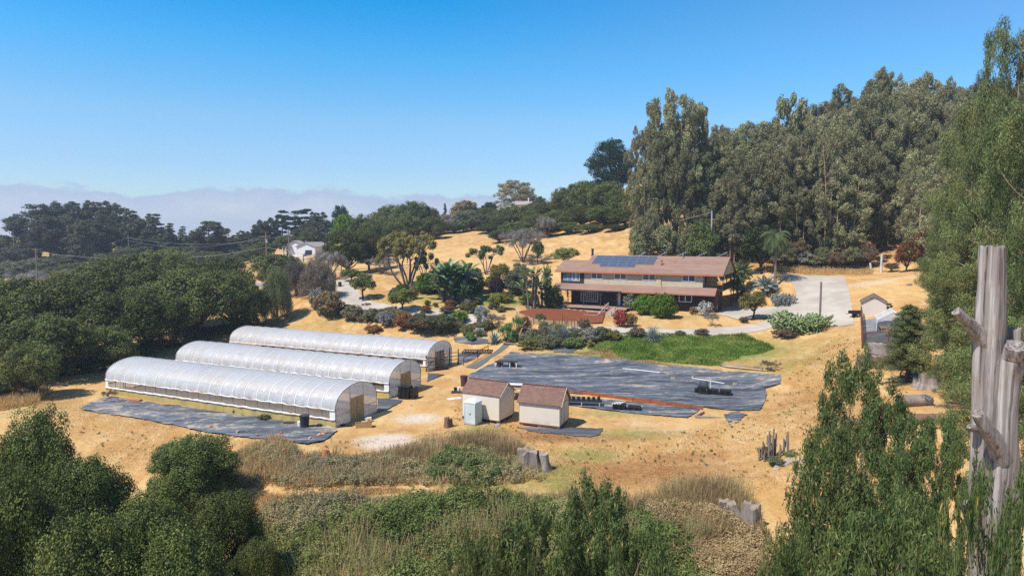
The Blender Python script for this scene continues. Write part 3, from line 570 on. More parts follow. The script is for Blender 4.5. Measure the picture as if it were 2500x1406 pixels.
def shed(name, loc, rz, w, d, hw, hr, label, ov=.12, base='dark', raised=.25, ridge='x', wallm=None, roofm=None, group=None):
    """ridge along x; w along x, d along y; front wall at y=0 facing -y, gable end at x=w"""
    r = empty(name, loc, label, 'shed', group, rz); wm = wallm or shed_wall; rm = roofm or shedroof
    m = MB(); z0 = raised; y2 = d/2
    prof = [(0, z0), (d, z0), (d, z0+hw), (y2, z0+hw+hr), (0, z0+hw)]
    vs = [(x, y, z) for x in (0, w) for y, z in prof]; m.add(vs, [(4, 3, 2, 1, 0), (5, 6, 7, 8, 9), (0, 1, 6, 5), (1, 2, 7, 6), (4, 9, 8, 3)[:4], (0, 5, 9, 4), (2, 3, 8, 7)]); m.build('wall', wm, r)
    m = MB(); sl = hr/y2
    for s in (0, 1):
        ya, yb = (-ov, y2) if s == 0 else (d+ov, y2)
        q = [(-ov, ya, z0+hw-ov*sl+.06), (w+ov, ya, z0+hw-ov*sl+.06), (w+ov, yb, z0+hw+hr+.06), (-ov, yb, z0+hw+hr+.06)]; m.slab(q if s == 0 else q[::-1], .06)
    ro = m.build('roof', rm, r)
    m = MB()
    n = int(w/.3)
    for i in range(n): m.bar((-ov+(w+2*ov)*i/n, y2, z0+hw+hr+.075), (-ov+(w+2*ov)*(i+.9)/n, y2, z0+hw+hr+.095), .22, .03)
    m.build('ridge_cap', rm, ro)
    m = MB(); m.box(-.05, w+.05, -.05, .0, z0-.02, z0+.03); m.box(w+.002, w+.03, 0, .09, z0, z0+hw); m.box(w+.002, w+.03, d-.09, d, z0, z0+hw); m.box(-.03, 0, -.02, .06, z0, z0+hw); m.box(w-.04, w+.031, -.025, -.002, z0, z0+hw)
    for s in (0, 1): ya, yb = (-ov, y2) if s == 0 else (d+ov, y2); m.bar((w+ov+.01, ya, z0+hw-ov*sl), (w+ov+.01, yb, z0+hw+hr), .03, .12, up=(1, 0, 0))
    m.build('trim', shed_trim, r)
    m = MB(); m.box(-.02, w+.02, -.02, d+.02, z0-.14, z0-.002); m.build('floor_frame', redwood if base == 'red' else darkwood, r)
    m = MB()
    for x in (.15, w/2, w-.15):
        for y in (.15, d-.15): m.box(x-.15, x+.15, y-.1, y+.1, -.25, z0-.142)
    m.build('footing', block_m, r)
    return r
pa, pb = atz(1129, 1022, .0), atz(1219, 1035, .0)
sz = math.atan2(pb[1]-pa[1], pb[0]-pa[0]); s1 = shed('garden_shed', (pa[0], pa[1], 0), sz, math.hypot(*(pb-pa)[:2]), 2.9, 2.25, .95, 'cream garden shed with two small vents, behind the pale portable toilet', raised=.3, group='cream sheds on the terrace')
w1 = math.hypot(*(pb-pa)[:2])
for y in (.55, 1.45): m = MB(); m.box(w1+.002, w1+.03, y, y+.45, .65, .95); m.build('wall_vent', frame_m, s1)
pa, pb = atz(1268, 1037, .0), atz(1366, 1048, .0); w2 = math.hypot(*(pb-pa)[:2])
s2 = shed('garden_shed', (pa[0], pa[1], 0), math.atan2(pb[1]-pa[1], pb[0]-pa[0]), w2, 2.6, 1.95, 1.2, 'cream garden shed with double doors in its gable end and a red base', base='red', raised=.28, ov=.2, group='cream sheds on the terrace')
m = MB(); m.box(w2+.002, w2+.03, .45, 1.28, .32, 2.1); m.build('door', shed_wall, s2); m = MB(); m.box(w2+.002, w2+.03, 1.32, 2.15, .32, 2.1); m.build('door', shed_wall, s2)
m = MB(); m.box(w2+.032, w2+.05, 1.27, 1.33, .32, 2.1); m.box(w2+.032, w2+.05, .4, 2.2, 2.1, 2.2); m.build('door_trim', shed_trim, s2); m = MB(); m.box(w2+.002, w2+.03, 1.0, 1.6, 2.45, 2.7); m.build('gable_vent', black, s2)
# portable toilet
p = G(1155, 1034); wc = empty('portable_toilet', p, 'pale grey green portable toilet in front of the left shed', 'portable toilet', None, sz)
tm = pm('faded_toilet_shell', (.56, .62, .62), (.46, .53, .53), 2.5, .6, .15, c3=(.70, .70, .68), s3=1.1)
m = MB(); m.box(-.58, .58, -.58, .58, .12, 2.0); m.box(-.5, .5, -.6, -.585, .2, 1.95)
for x in (-.57, .5): m.box(x, x+.07, -.62, -.585, .12, 2.0)
m.build('cabin', tm, wc)
m = MB(); q = [(-.62, -.62), (.62, -.62), (.62, .62), (-.62, .62)]; m.prism(q, 2.002, 2.1)
m.add([(-.6, -.6, 2.1), (.6, -.6, 2.1), (.6, .6, 2.1), (-.6, .6, 2.1), (-.25, -.2, 2.34), (.25, -.2, 2.34), (.25, .2, 2.34), (-.25, .2, 2.34)], [(0, 1, 5, 4), (1, 2, 6, 5), (2, 3, 7, 6), (3, 0, 4, 7), (4, 5, 6, 7)]); m.build('roof', white, wc)
m = MB(); m.box(-.6, .6, -.6, .6, 0, .118); m.build('skid_base', greymetal, wc); m = MB(); m.tube([(-.15, -.62, 1.15), (.02, -.64, 1.0), (.1, -.63, 1.12)], .03, 6); m.build('door_latch', greymetal, wc)
# small shed by the pad
p = G(2101, 777); s3 = empty('storage_shed', p, 'small cream shed with brown roof beside the concrete pad', 'shed', None, -.46)
w, dp, hw, hr = 3.15, 3.4, 2.35, .95
m = MB(); vs = [(x, y, z) for y in (0, dp) for x, z in ((0, .1), (w, .1), (w, hw), (w/2, hw+hr), (0, hw))]; m.add(vs, [(0, 1, 2, 3, 4), (9, 8, 7, 6, 5), (0, 5, 6, 1), (1, 6, 7, 2), (0, 4, 9, 5), (2, 7, 8, 3), (4, 3, 8, 9)]); m.build('wall', pm('pale_grooved_siding', (.64, .58, .52), (.58, .52, .47), 2, .8, .2, stretch=(6, 1, .2)), s3)
m = MB()
for q in ([(-.15, -.15, hw-.06), (w/2, -.15, hw+hr+.06), (w/2, dp+.15, hw+hr+.06), (-.15, dp+.15, hw-.06)], [(w/2, -.15, hw+hr+.06), (w+.15, -.15, hw-.06), (w+.15, dp+.15, hw-.06), (w/2, dp+.15, hw+hr+.06)]): m.slab(q, .06)
m.build('roof', shedroof, s3)
m = MB()
for s in (-.08, w+.08): m.bar((s, -.17, hw-.1), (w/2, -.17, hw+hr-.04), .04, .13, up=(0, 1, 0))
m.box(w*.28, w*.72, -.05, -.005, hw+.42, hw+.5); m.box(-.02, .07, -.03, -.002, .1, hw); m.box(w-.07, w+.02, -.03, -.002, .1, hw); m.build('trim', pm('mauve_trim', (.38, .36, .42), (.34, .32, .38)), s3)
m = MB(); m.box(1.9, 2.5, -.04, -.01, .35, .6); m.build('low_vent', white, s3)
# clear greenhouse behind the dark mesh fence
p = G(2143, 812); fg = empty('frame_greenhouse', p, 'small white framed plastic greenhouse inside the dark mesh enclosure', 'greenhouse', None, -.42)
w, dp, hw, hr = 3.2, 4.6, 1.5, 1.05
def gfilm(name, q): m = MB(); m.add(q, [(0, 1, 2, 3)[:len(q)]]); m.build(name, film_end, fg)
gfilm('roof_film', [(-.1, 0, hw), (w/2, 0, hw+hr), (w/2, dp, hw+hr), (-.1, dp, hw)]); gfilm('roof_film', [(w/2, 0, hw+hr), (w+.1, 0, hw), (w+.1, dp, hw), (w/2, dp, hw+hr)])
gfilm('side_film', [(-.25, 0, 0), (-.1, 0, hw), (-.1, dp, hw), (-.25, dp, 0)]); gfilm('side_film', [(w+.1, 0, 0), (w+.1, dp, 0), (w+.1, dp, hw), (w+.1, 0, hw)]); gfilm('end_film', [(-.1, .01, hw), (w/2, .01, hw+hr), (w+.1, .01, hw)])
for i in range(5):
    y = dp*i/4; m = MB(); m.bar((-.2, y, 0), (-.1, y, hw), .05); m.bar((-.1, y, hw+.02), (w/2, y, hw+hr+.02), .06); m.bar((w/2, y, hw+hr+.02), (w+.1, y, hw+.02), .06); m.bar((w+.1, y, 0), (w+.1, y, hw), .05); m.build('frame_hoop', white, fg)
for (x, z) in ((-.1, hw), (w/2, hw+hr), (w+.1, hw), (w*.22, hw+hr*.45)): m = MB(); m.bar((x, 0, z+.04), (x, dp, z+.04), .05); m.build('purlin', white, fg)
m = MB(); m.box(.3, 2.8, .6, 3.8, .45, .5)
for x in (.4, 2.6):
    for y in (.7, 3.6): m.box(x, x+.08, y, y+.08, 0, .45)
m.build('bench', tanwood, fg)
# dark mesh enclosure
meshcloth, _t, _b = newmat('shade_mesh'); _b.inputs['Base Color'].default_value = (.025, .026, .03, 1); _b.inputs['Roughness'].default_value = .8
tr = N(_t, 'ShaderNodeBsdfTransparent'); mx = N(_t, 'ShaderNodeMixShader'); mx.inputs[0].default_value = .28; L(_t, _b.outputs[0], mx.inputs[1]); L(_t, tr.outputs[0], mx.inputs[2]); L(_t, mx.outputs[0], _t.nodes['Material Output'].inputs[0])
rust = pm('rusty_post', (.22, .08, .045), (.15, .055, .035), 3, .9)
def corner_fence(name, pp, hgt, label, cat, step, postm, panelm=None, rails=None, pw=.08, lean=0, group=None):
    q = [G(*p) for p in pp]; o = empty(name, q[0], label, cat, group); b = Vector(q[0])
    for a, c in zip(q[:-1], q[1:]):
        Ln = math.hypot(*(c-a)[:2]); n = max(1, round(Ln/step))
        X = [a[:2]+(c-a)[:2]*i/n for i in range(n+1)]; Pz = [Vector((x[0], x[1], hz1(*x)))-b for x in X]
        for i, P in enumerate(Pz):
            if i == n and c is not q[-1]: continue
            m = MB(); m.bar(P+Vector((0, 0, -.2)), P+Vector((lean*random.uniform(-1, 1), 0, hgt*random.uniform(.97, 1.06))), pw); m.build('post', postm, o)
        for P, Q in zip(Pz[:-1], Pz[1:]):
            if panelm:
                m = MB(); k = 6; vs = []
                for i in range(k+1):
                    f = i/k; R = P.lerp(Q, f); sg = .06*math.sin(f*math.pi); vs += [R+Vector((0, 0, .02)), R+Vector((.03*math.sin(7*f), 0, hgt-sg))]
                m.add(vs, [(2*i, 2*i+2, 2*i+3, 2*i+1) for i in range(k)], True); m.build('panel', panelm, o)
            for z in rails or ():
                m = MB(); m.bar(P+Vector((0, 0, hgt*z)), Q+Vector((0, 0, hgt*z)), .03 if panelm or pw < .07 else .05, .03 if pw < .07 else .12); m.build('rail', postm, o)
    return o
random.seed(4)
corner_fence('mesh_fence', [(2102, 779), (2105, 848), (2235, 846)], 1.75, 'dark shade mesh fence with rusty posts round the small greenhouse', 'fence', 2.4, rust, meshcloth, (.05, .97), .12)
struct(sheet('paved_yard', gp((2104, 782), (2107, 846), (2230, 842), (2220, 790)), pm('grey_paving', (.22, .23, .25), (.16, .17, .19), 2, .8, c3=(.4, .36, .33), s3=.8), .05, .4))
# cart beside the small shed
p = G(2090, 773); ct = empty('utility_trailer', p, 'small dark trailer parked against the left side of the pale storage shed', 'trailer')
m = MB(); m.box(-.9, .75, -.5, .5, .45, .5); m.box(-.9, .75, -.5, -.46, .5, .85); m.box(-.9, .75, .46, .5, .5, .85); m.box(.71, .75, -.46, .46, .5, .85); m.bar((-.9, 0, .47), (-1.5, 0, .4), .07); m.build('bed', black, ct)
for y in (-.58, .58): m = MB(); m.tube([(0, y-.06, .3), (0, y+.06, .3)], .3, 14); o = m.build('wheel', black, ct); m = MB(); m.tube([(0, y-.075, .3), (0, y+.075, .3)], .15, 10); m.build('rim', greymetal, o)
# green handled tool / wheelbarrow behind the shed
p = G(2168, 752); wb = empty('wheelbarrow', p, 'green wheelbarrow standing behind the pale storage shed', 'wheelbarrow')
m = MB(); m.add([(-.3, -.35, .65), (.4, -.35, .65), (.4, .35, .65), (-.3, .35, .65), (-.15, -.2, .4), (.25, -.2, .4), (.25, .2, .4), (-.15, .2, .4)], [(0, 1, 5, 4), (1, 2, 6, 5), (2, 3, 7, 6), (3, 0, 4, 7), (4, 5, 6, 7)]); m.build('tray', pm('green_tray', (.03, .25, .16)), wb)
m = MB(); m.bar((.5, 0, .2), (-1, -.3, 1.3), .05); m.bar((.5, 0, .2), (-1, .3, 1.3), .05); m.build('handles', greymetal, wb); m = MB(); m.tube([(.5, -.05, .2), (.5, .05, .2)], .2, 12); m.build('wheel', black, wb)
# ================================================================ ground cloths
def cloth(pp, mat, label, name='ground_cloth', **k): return tag(sheet(name, gp(*pp), mat, **k), label, 'ground cloth', 'black ground cloths on the terrace')
cloth([(1143,917),(1190,893),(1245,861),(1310,864),(1443,870),(1560,884),(1720,901),(1850,911),(1905,915),(1907,937),(1866,949),(1873,962),(1856,1003),(1790,1002),(1650,985),(1388,960),(1265,946),(1143,935)], tarp_m, 'largest black ground cloth, wrinkled and dusty, below the bright green grass', off=.05, step=.45, wrinkle=.06, seed=3, jag=.08)
cloth([(1388,968),(1560,984),(1712,1000),(1680,1021),(1600,1015),(1530,1008),(1460,1000),(1388,990)], tarp_dusty, 'narrow black ground cloth strip in front of the rusty red edging board', off=.05, step=.4, wrinkle=.07, seed=5, jag=.08)
cloth([(1343,847),(1395,845),(1413,848),(1400,862),(1350,860)], fabric, 'small dark ground cloth patch between the flower bed and the largest cloth', off=.05, step=.4, wrinkle=.03, jag=.1)
cloth([(195,1000),(240,977),(262,968),(500,1003),(660,1024),(800,1043),(822,1052),(790,1078),(750,1087),(620,1072),(450,1045),(330,1022),(215,1005)], tarp_dusty, 'long creased ground cloth along the front of the nearest greenhouse', off=.05, step=.4, wrinkle=.10, seed=8, jag=.1)
cloth([(922,973),(985,978),(948,1000),(900,1013),(921,1000)], fabric, 'ground cloth patch between the nearest and middle greenhouses', off=.05, step=.4, wrinkle=.05, jag=.1)
cloth([(1044,912),(1085,915),(1058,926),(1043,933)], fabric, 'small ground cloth wedge beside the middle greenhouse door end', off=.05, step=.4, wrinkle=.05, jag=.08)
cloth([(1108,824),(1150,821),(1192,830),(1196,838),(1150,842),(1110,836)], fabric, 'ground cloth patch beyond the farthest greenhouse by the agaves', off=.05, step=.5, wrinkle=.05, jag=.1)
cloth([(1120,863),(1180,855),(1172,868),(1140,885),(1115,888)], fabric, 'ground cloth under the wooden ramp beside the farthest greenhouse', off=.05, step=.4, wrinkle=.05, jag=.1)
cloth([(1262,1045),(1300,1042),(1470,1046),(1465,1060),(1440,1068),(1380,1062),(1300,1055)], fabric, 'thin ground cloth spread around the base of the right cream shed', off=.04, step=.4, wrinkle=.03, jag=.15)
cloth([(1768,1012),(1800,1005),(1823,1013),(1805,1027),(1775,1032)], tarp_dusty, 'frayed ground cloth scrap by the small timber frame', off=.05, step=.3, wrinkle=.04, jag=.12)
cloth([(688,1130),(740,1124),(805,1128),(810,1140),(770,1150),(700,1160)], tarp_dusty, 'crumpled ground cloth half buried in the dry weeds', off=.15, step=.3, wrinkle=.2, seed=9, jag=.1)
# rolled cloths and poles along the far edge of the big cloth
def logtube(name, a, b, r, label, cat, mat, group=None, zo=0, wob=.12, seg=10, n=9, seed=1, r2=None):
    R = random.Random(seed); a = np.array(a); b = np.array(b); o = empty(name, (a+b)/2, label, cat, group); c = Vector((a+b)/2); m = MB(); P, Rr = [], []
    for i in range(seg+1):
        f = i/seg; q = a+(b-a)*f; P.append(Vector((q[0]+R.uniform(-1, 1)*r*.12, q[1]+R.uniform(-1, 1)*r*.12, q[2]+r*.85+zo))-c); Rr.append((r+((r2 or r)-r)*f)*R.uniform(1-wob, 1+wob))
    m.tube(P, Rr, n); me = m.mesh(name, mat); o2 = bpy.data.objects; ob = link('body', me, o); return o
def simple(name, m, mat, loc, label, cat, group=None, rz=0): return tag(m.build(name, mat, None, loc, rz), label, cat, group)
a, b = G(1758, 893), G(1862, 903)
for i, (o_, mm, lab) in enumerate(((0, fabric, 'rolled up dark cloth lying at the far edge of the largest ground cloth'), (.5, tanwood, 'pale pole lying beside the rolled up dark cloth'), (.9, tanwood, 'pale pole lying nearest to the large cloth at its far right edge'))):
    m = MB(); P = [Vector(a+(b-a)*k/12-a)+Vector((.15*o_*2, -o_, .12+random.uniform(-.03, .05)*(i == 0))) for k in range(13)]; m.tube(P, [(.16 if i == 0 else .07)*random.uniform(.8, 1.2) for _ in P], 7); simple('cloth_roll' if i == 0 else 'pole', m, mm, a, lab, 'cloth roll' if i == 0 else 'pole')
a, b = G(1520, 903), G(1612, 912)
m = MB(); m.tube([Vector(a-a)+Vector((0, 0, .2)), Vector(b-a)+Vector((0, 0, .16))], .05, 6); simple('pipe', m, white, a, 'thin white pipe lying across the middle of the largest ground cloth', 'pipe')
a, b = G(1690, 927), G(1768, 939)
m = MB(); m.tube([Vector((0, 0, .2)), Vector(b-a)+Vector((0, 0, .16))], .05, 6); simple('pipe', m, white, a, 'thin white pipe lying near the upright white post on the largest cloth', 'pipe')
# redwood edging
a, b = G(1386, 958), G(1717, 1000); d = b-a; Ln = math.hypot(d[0], d[1]); ed = empty('edging_board', a, 'long rusty red edging board between the two black ground cloths', 'edging board', None, math.atan2(d[1], d[0]))
for i in range(4): m = MB(); m.box(Ln*i/4+.01, Ln*(i+1)/4-.01, -.04+.02*(i % 2), .0+.02*(i % 2), -.1, .34); m.box(Ln*i/4+.02, Ln*i/4+.1, -.1, -.045, -.1, .3); m.build('board', redwood, ed)
# ================================================================ blocks, bricks
def block(px, py, label, rz=.2, up=True, s=.42):
    p = G(px, py); m = MB(); h = .2
    if up:
        z0 = 0
        for x0, x1, z0, z1 in ((-.1, .1, 0, .04), (-.1, .1, .19, .23), (-.1, .1, .38, .42), (-.1, -.065, .04, .38), (.065, .1, .04, .38)): m.box(x0*1.3, x1*1.3, -.12, .12, z0, z1)
    else:
        m.box(-.2, .2, -.1, -.06, 0, .2); m.box(-.2, .2, .06, .1, 0, .2)
        for x in (-.2, -.02, .16): m.box(x, x+.04, -.06, .06, 0, .2)
    return simple('concrete_block', m, block_m, p+np.array([0, 0, .12]), label, 'concrete block', 'concrete blocks holding the cloth down', rz)
block(1494, 916, 'upright concrete block with two holes, leftmost on the middle of the largest cloth', .1); block(1643, 927, 'concrete block on the largest cloth between the left block and the white pipe', .1, False); block(1794, 942, 'concrete block holding the right seam of the largest cloth', .1, False); block(1693, 924, 'reddish concrete block at the gathered cloth near the wire stand', .5, False)
bp = [(1053,1067,'front'),(1030,1062,''),]
bricks = [(448,1025,'pale block lying in the middle of the long front cloth'),(516,1046,'reddish brick at the dip in the lower edge of the long front cloth'),(580,1058,'concrete block on the lower edge of the long front cloth below its middle'),(628,1066,'small block third from the left on the lower edge of the long front cloth'),(676,1075,'small brick on the lower edge of the long front cloth right of its middle'),(699,1078,'hollow block near the right tip of the long front cloth'),(757,1074,'brick near the right tip of the long front cloth, beside the brick row'),(686,1061,'lone brick lying inside the right part of the long front cloth')]
for i, (x, y, lab) in enumerate(bricks):
    m = MB(); m.box(-.15, .15, -.08, .08, 0, .14); m.box(-.13, -.03, -.06, .06, .1401, .16); simple('brick', m, brick_m if i % 2 else block_m, G(x, y)+np.array([0, 0, .1]), lab, 'brick', 'bricks weighing down the long front cloth', i*.7)
for i, (x, y) in enumerate(((771,1069),(777,1067),(783,1065),(789,1063),(795,1061),(779,1064),(787,1060))):
    m = MB(); m.box(-.14, .14, -.08, .08, 0, .12); simple('brick', m, block_m if i % 2 else brick_m, G(x, y)+np.array([0, 0, .08]), OR_[i]+' brick of the loose row at the right tip of the long front cloth', 'brick', 'loose brick row at the cloth tip', i*.9+.2)
for i, x in enumerate((723, 737, 750)):
    m = MB(); m.box(-.14, .14, -.08, .08, 0, .12); simple('brick', m, brick_m, G(x, 1129)+np.array([0, 0, .45]), OR_[[723, 737, 750].index(x)]+' brick from the left on the crumpled cloth in the dry weeds', 'brick', 'bricks on the crumpled cloth', i*.4)
for px, lab, mm in ((692, 'rusty open pipe end left of the crumpled cloth in the weeds', rust), (790, 'orange clay pipe leaning at the right of the crumpled cloth in the weeds', terracotta)):
    m = MB(); m.tube([(0, 0, .1), (.15, .35, .75)], [.22, .24], 12); simple('clay_pipe', m, mm, G(px, 1126), lab, 'pipe')
# ================================================================ pallets, crates, tables
def pallet_mesh(w=1.2, d=1.0, h=.14, slats=7):
    m = MB()
    for i in range(slats): y = -d/2+i*(d-.1)/(slats-1); m.box(-w/2, w/2, y, y+.1, h-.03, h)
    for x in (-w/2, -.05, w/2-.1): m.box(x, x+.1, -d/2, d/2, .03, h-.031)
    for y in (-d/2, -.05, d/2-.1): m.box(-w/2, w/2, y, y+.1, 0, .029)
    return m
pal = pallet_mesh().mesh('plastic_pallet', black)
def pallet(loc, rz, label, group, rot=None):
    o = link('plastic_pallet', pal, None, loc, rz); tag(o, label, 'pallet', group)
    if rot: o.rotation_euler = rot
    return o
p = G(990, 972); ordn = ['lowest', 'second', 'third', 'fourth', 'fifth', 'sixth', 'seventh', 'eighth']
for i in range(8): pallet(p+np.array([random.uniform(-.03, .03), random.uniform(-.03, .03), .02+i*.165]), -.3+random.uniform(-.04, .04), 'black plastic pallet, '+(ordn[i]+' from the ground' if 0 < i < 7 else 'lowest' if i == 0 else 'topmost')+' of the stack by the greenhouse doors', 'stack of black pallets by the middle greenhouse')
for i, (dx, lab) in enumerate(((.78, 'inner'), (.98, 'outer'))): pallet(p+np.array([dx, -.05, .62]), 0, 'black pallet standing upright against the tall stack, the '+lab+' one', 'upright pallets beside the stack', (math.pi/2, 0, math.pi/2-.3))
p = G(1747, 963)
for i in range(3):
    for k in range(3): pallet(p+np.array([-1.5+1.25*i, .5-.35*i, .1+.15*k]), -.33, ['lowest', 'middle', 'top'][k]+' black pallet in the '+['left', 'centre', 'right'][i]+' stack of the low pile on the largest cloth', 'low pallet pile on the large cloth')
pallet(p+np.array([-1.2, .5, .62]), -.33, 'black pallet with a pale top lying on the left of the low pile', 'low pallet pile on the large cloth')
p = G(1520, 1000)
for i, k in ((0, 0), (0, 1), (0, 2), (1, 0), (1, 1)): pallet(p+np.array([-.3+1.4*i, .1-.3*i, .1+.16*k]), -.3, 'black crate pallet beside the grey tubs on the narrow cloth strip', 'crate pallets on the narrow strip')
for i in range(4):
    m = MB(); m.box(-.5, .5, -.05, .05, 0, .07); simple('board', m, white, p+np.array([-.75+.25*i, .1, .62]), 'short white board lying on the crate pallets', 'board', 'white boards on the crate pallets', .9)
p = G(1215, 883)
# low table over black tubs on the far left of the big cloth
def table(px, py, w, d, h, label, top, legm, rz=-.2, name='work_table', shelf=None, cat='table', legs=None):
    p = G(px, py); o = empty(name, p, label, cat, None, rz); m = MB(); m.box(-w/2, w/2, -d/2, d/2, h-.06, h); m.build('table_top', top, o)
    for x in (legs or (-w/2+.05, w/2-.05)):
        for y in (-d/2+.05, d/2-.05): m = MB(); m.box(x-.05, x+.05, y-.04, y+.04, 0, h-.062); m.build('leg', legm, o)
    if shelf: m = MB(); m.box(-w/2+.1, w/2-.1, -d/2+.1, d/2-.1, shelf, shelf+.04); m.build('shelf', top, o)
    return o
table(1236, 896, 2.9, .9, .75, 'low dark topped table with white legs over black tubs', darkwood, white, -.1, legs=(-1.4, -.55, .5, 1.35))
def tub(px, py, r, h, label, mat=None, group=None, name='plant_tub', cat='tub', loc=None):
    m = MB(); n = 16; m.tube([(0, 0, 0), (0, 0, h)], [r*.85, r], n, cap=False); m.tube([(0, 0, h-.05), (0, 0, h+.01)], [r*1.06, r*1.06], n, cap=False); m.tube([(0, 0, h), (0, 0, .1)], [r*.92, r*.8], n)
    return simple(name, m, mat or black, (loc if loc is not None else G(px, py)), label, cat, group)
for i, x in enumerate((1221, 1249)): tub(x, 896, .42, .62, ('left' if i == 0 else 'right')+' black tub under the low dark topped table', group='black tubs under the low table')
m = MB()
for i in range(5): m.box(-.6+i*.25, -.4+i*.25, -.2, .2, 0, .12)
simple('seed_tray', m, black, G(1262, 897)+np.array([0, 0, .1]), 'black seed trays beside the right end of the low dark topped table', 'tray')
table(1262, 963, 1.6, .7, 1.15, 'white topped potting table between the two cream sheds', white, greymetal, -.15, 'potting_table', .5)
m = MB(); m.box(-1.3, 1.3, -.3, .3, 0, .35); m.box(-1.1, -.6, -.2, .2, .351, .55); m.box(.2, .7, -.2, .2, .351, .5); simple('planter_box', m, darkwood, G(1253, 975), 'long dark planter box on the ground between the two cream sheds', 'planter')
tub(1133, 942, .42, 1.15, 'rusty brown barrel standing behind the left cream shed', pm('rusty_barrel', (.10, .05, .04), (.06, .035, .03), 4, .8), name='barrel', cat='barrel')
m = MB(); m.box(-.7, .9, -.4, .4, 0, .12); simple('tray', m, darkwood, G(1118, 958), 'flat dark tray on the ground left of the left cream shed', 'tray')
for i, x in enumerate((1112, 1120)): m = MB(); m.tube([(0, 0, 0), (0, 0, .35)], [.16, .2], 10); simple('pot', m, white if i else black, G(x, 956)+np.array([0, 0, .12]), ('white' if i else 'black')+' pot on the flat tray left of the left cream shed', 'pot')
m = MB(); m.box(-.7, .7, -.35, .35, 0, .05); m.box(-.3, .4, -.2, .1, .051, .12); simple('plastic_sheet', m, white, G(1110, 973), 'scrap of white plastic sheet on the ground left of the sheds', 'sheet', None, .5)
# potted plants on a pallet bench right of the right shed
tb = table(1425, 990, 3.6, 1.1, .55, 'black slatted bench with white block legs beside the right cream shed', black, block_m, -.12, 'plant_bench', None, 'bench', (-1.7, -.2, 1.55))
for i in range(7): tub(0, 0, .16, .28, OR_[i]+' black plant pot from the left on the slatted bench by the right shed', None, 'pots on the slatted bench', 'plant_pot', 'pot', loc=G(1425, 990)+np.array([-1.5+i*.5, .25-.06*i*.5, .56]))
# black bin, bucket and trays at the nearest greenhouse
tub(744, 1045, .42, 1.15, 'black dustbin against the yellow base boards of the nearest greenhouse', None, None, 'dustbin', 'bin')
m = MB(); m.tube([(0, 0, 0), (0, 0, .5)], [.2, .25], 12); simple('bucket', m, white, G(733, 1042), 'white bucket beside the black dustbin', 'bucket')
m = MB(); m.box(-.9, .9, -.3, .3, 0, .1); m.box(-.7, .2, -.25, .25, .101, .18); simple('tray', m, black, G(712, 1036), 'flat black trays left of the dustbin by the nearest greenhouse', 'tray')
m = MB(); m.box(-.6, -.05, -.3, .3, 0, .16); m.box(.1, .6, -.3, .25, 0, .22); m.box(.15, .5, -.2, .2, .221, .33); simple('tray', m, black, G(770, 1044), 'black trays stacked right of the dustbin near the greenhouse corner', 'tray')
bm = MB()
for i in range(14):
    a = i*.5; bm.tube([(-.9+.13*i+.3*math.cos(a+k*1.1), .5*math.sin(a+k*1.3), .1+.05*math.sin(k+i)) for k in range(6)], .035, 5)
simple('drip_hose', bm, greymetal, G(283, 981)+np.array([0, 0, .1]), 'tangled grey hose heap on the left end of the long front cloth', 'hose')
m = MB(); m.box(-1.2, 1.2, -.25, .25, 0, .16); simple('brick_pallet', m, brick_m, G(315, 981)+np.array([0, .3, .08]), 'flat reddish board stack beside the tangled grey hose', 'board stack', None, -.2)
m = MB(); m.box(-.7, .7, -.35, -.31, 0, .4); m.box(-.7, .7, .31, .35, 0, .4); m.box(-.7, -.66, -.31, .31, 0, .4); m.box(.66, .7, -.31, .31, 0, .4); m.box(-.66, .66, -.31, .31, .02, .06); m.box(-.2, .3, -.2, .2, .07, .5); m.box(.35, .6, -.25, .2, .07, .75)
simple('cardboard_box', m, pm('cardboard', (.46, .31, .14), (.4, .27, .12)), G(888, 1042), 'open cardboard box of scraps in front of the nearest greenhouse doors', 'box', None, .25)
m = MB(); m.box(-.3, .3, -.15, .15, 0, .3); simple('styrofoam_box', m, white, G(898, 1030)+np.array([0, .1, .1]), 'white foam box behind the open cardboard box', 'box', None, .25)
m = MB()
for i in range(5): m.box(-.7+i*.3, -.45+i*.3, -.2+.07*(i % 3), .1+.07*(i % 2), 0, .12+.05*(i % 3))
simple('black_trays', m, black, G(838, 1040), 'scattered black trays below the nearest greenhouse end wall', 'tray')
# shelving racks at the farthest greenhouse
def rack(px, py, label, w=2.6, h=2.1, rz=.62, mat=None):
    o = empty('wooden_rack', G(px, py), label, 'rack', 'wooden racks by the farthest greenhouse', rz)
    for x in (-w/2, 0, w/2): m = MB(); m.box(x-.05, x+.05, -.05, .05, 0, h if x else h*1.15); m.build('upright', mat or darkwood, o)
    for z in (.3, .75, 1.2, 1.65): m = MB(); m.box(-w/2, w/2, -.1, -.051, z, z+.07); m.build('shelf_rail', mat or darkwood, o)
    m = MB(); m.bar((-w/2, .07, .3), (0, .07, 1.6), .05); m.build('brace', darkwood, o)
rustwood = pm('red_brown_wood', (.2, .10, .06), (.13, .065, .045), 3, .85)
rack(1063, 905, 'red brown wooden rack left of the farthest greenhouse doors', mat=rustwood); rack(1098, 893, 'dark wooden rack right of the farthest greenhouse doors')
table(1077, 902, 1.6, .7, .35, 'low dark bench before the left wooden rack', darkwood, darkwood, .5, 'low_bench', None, 'bench')
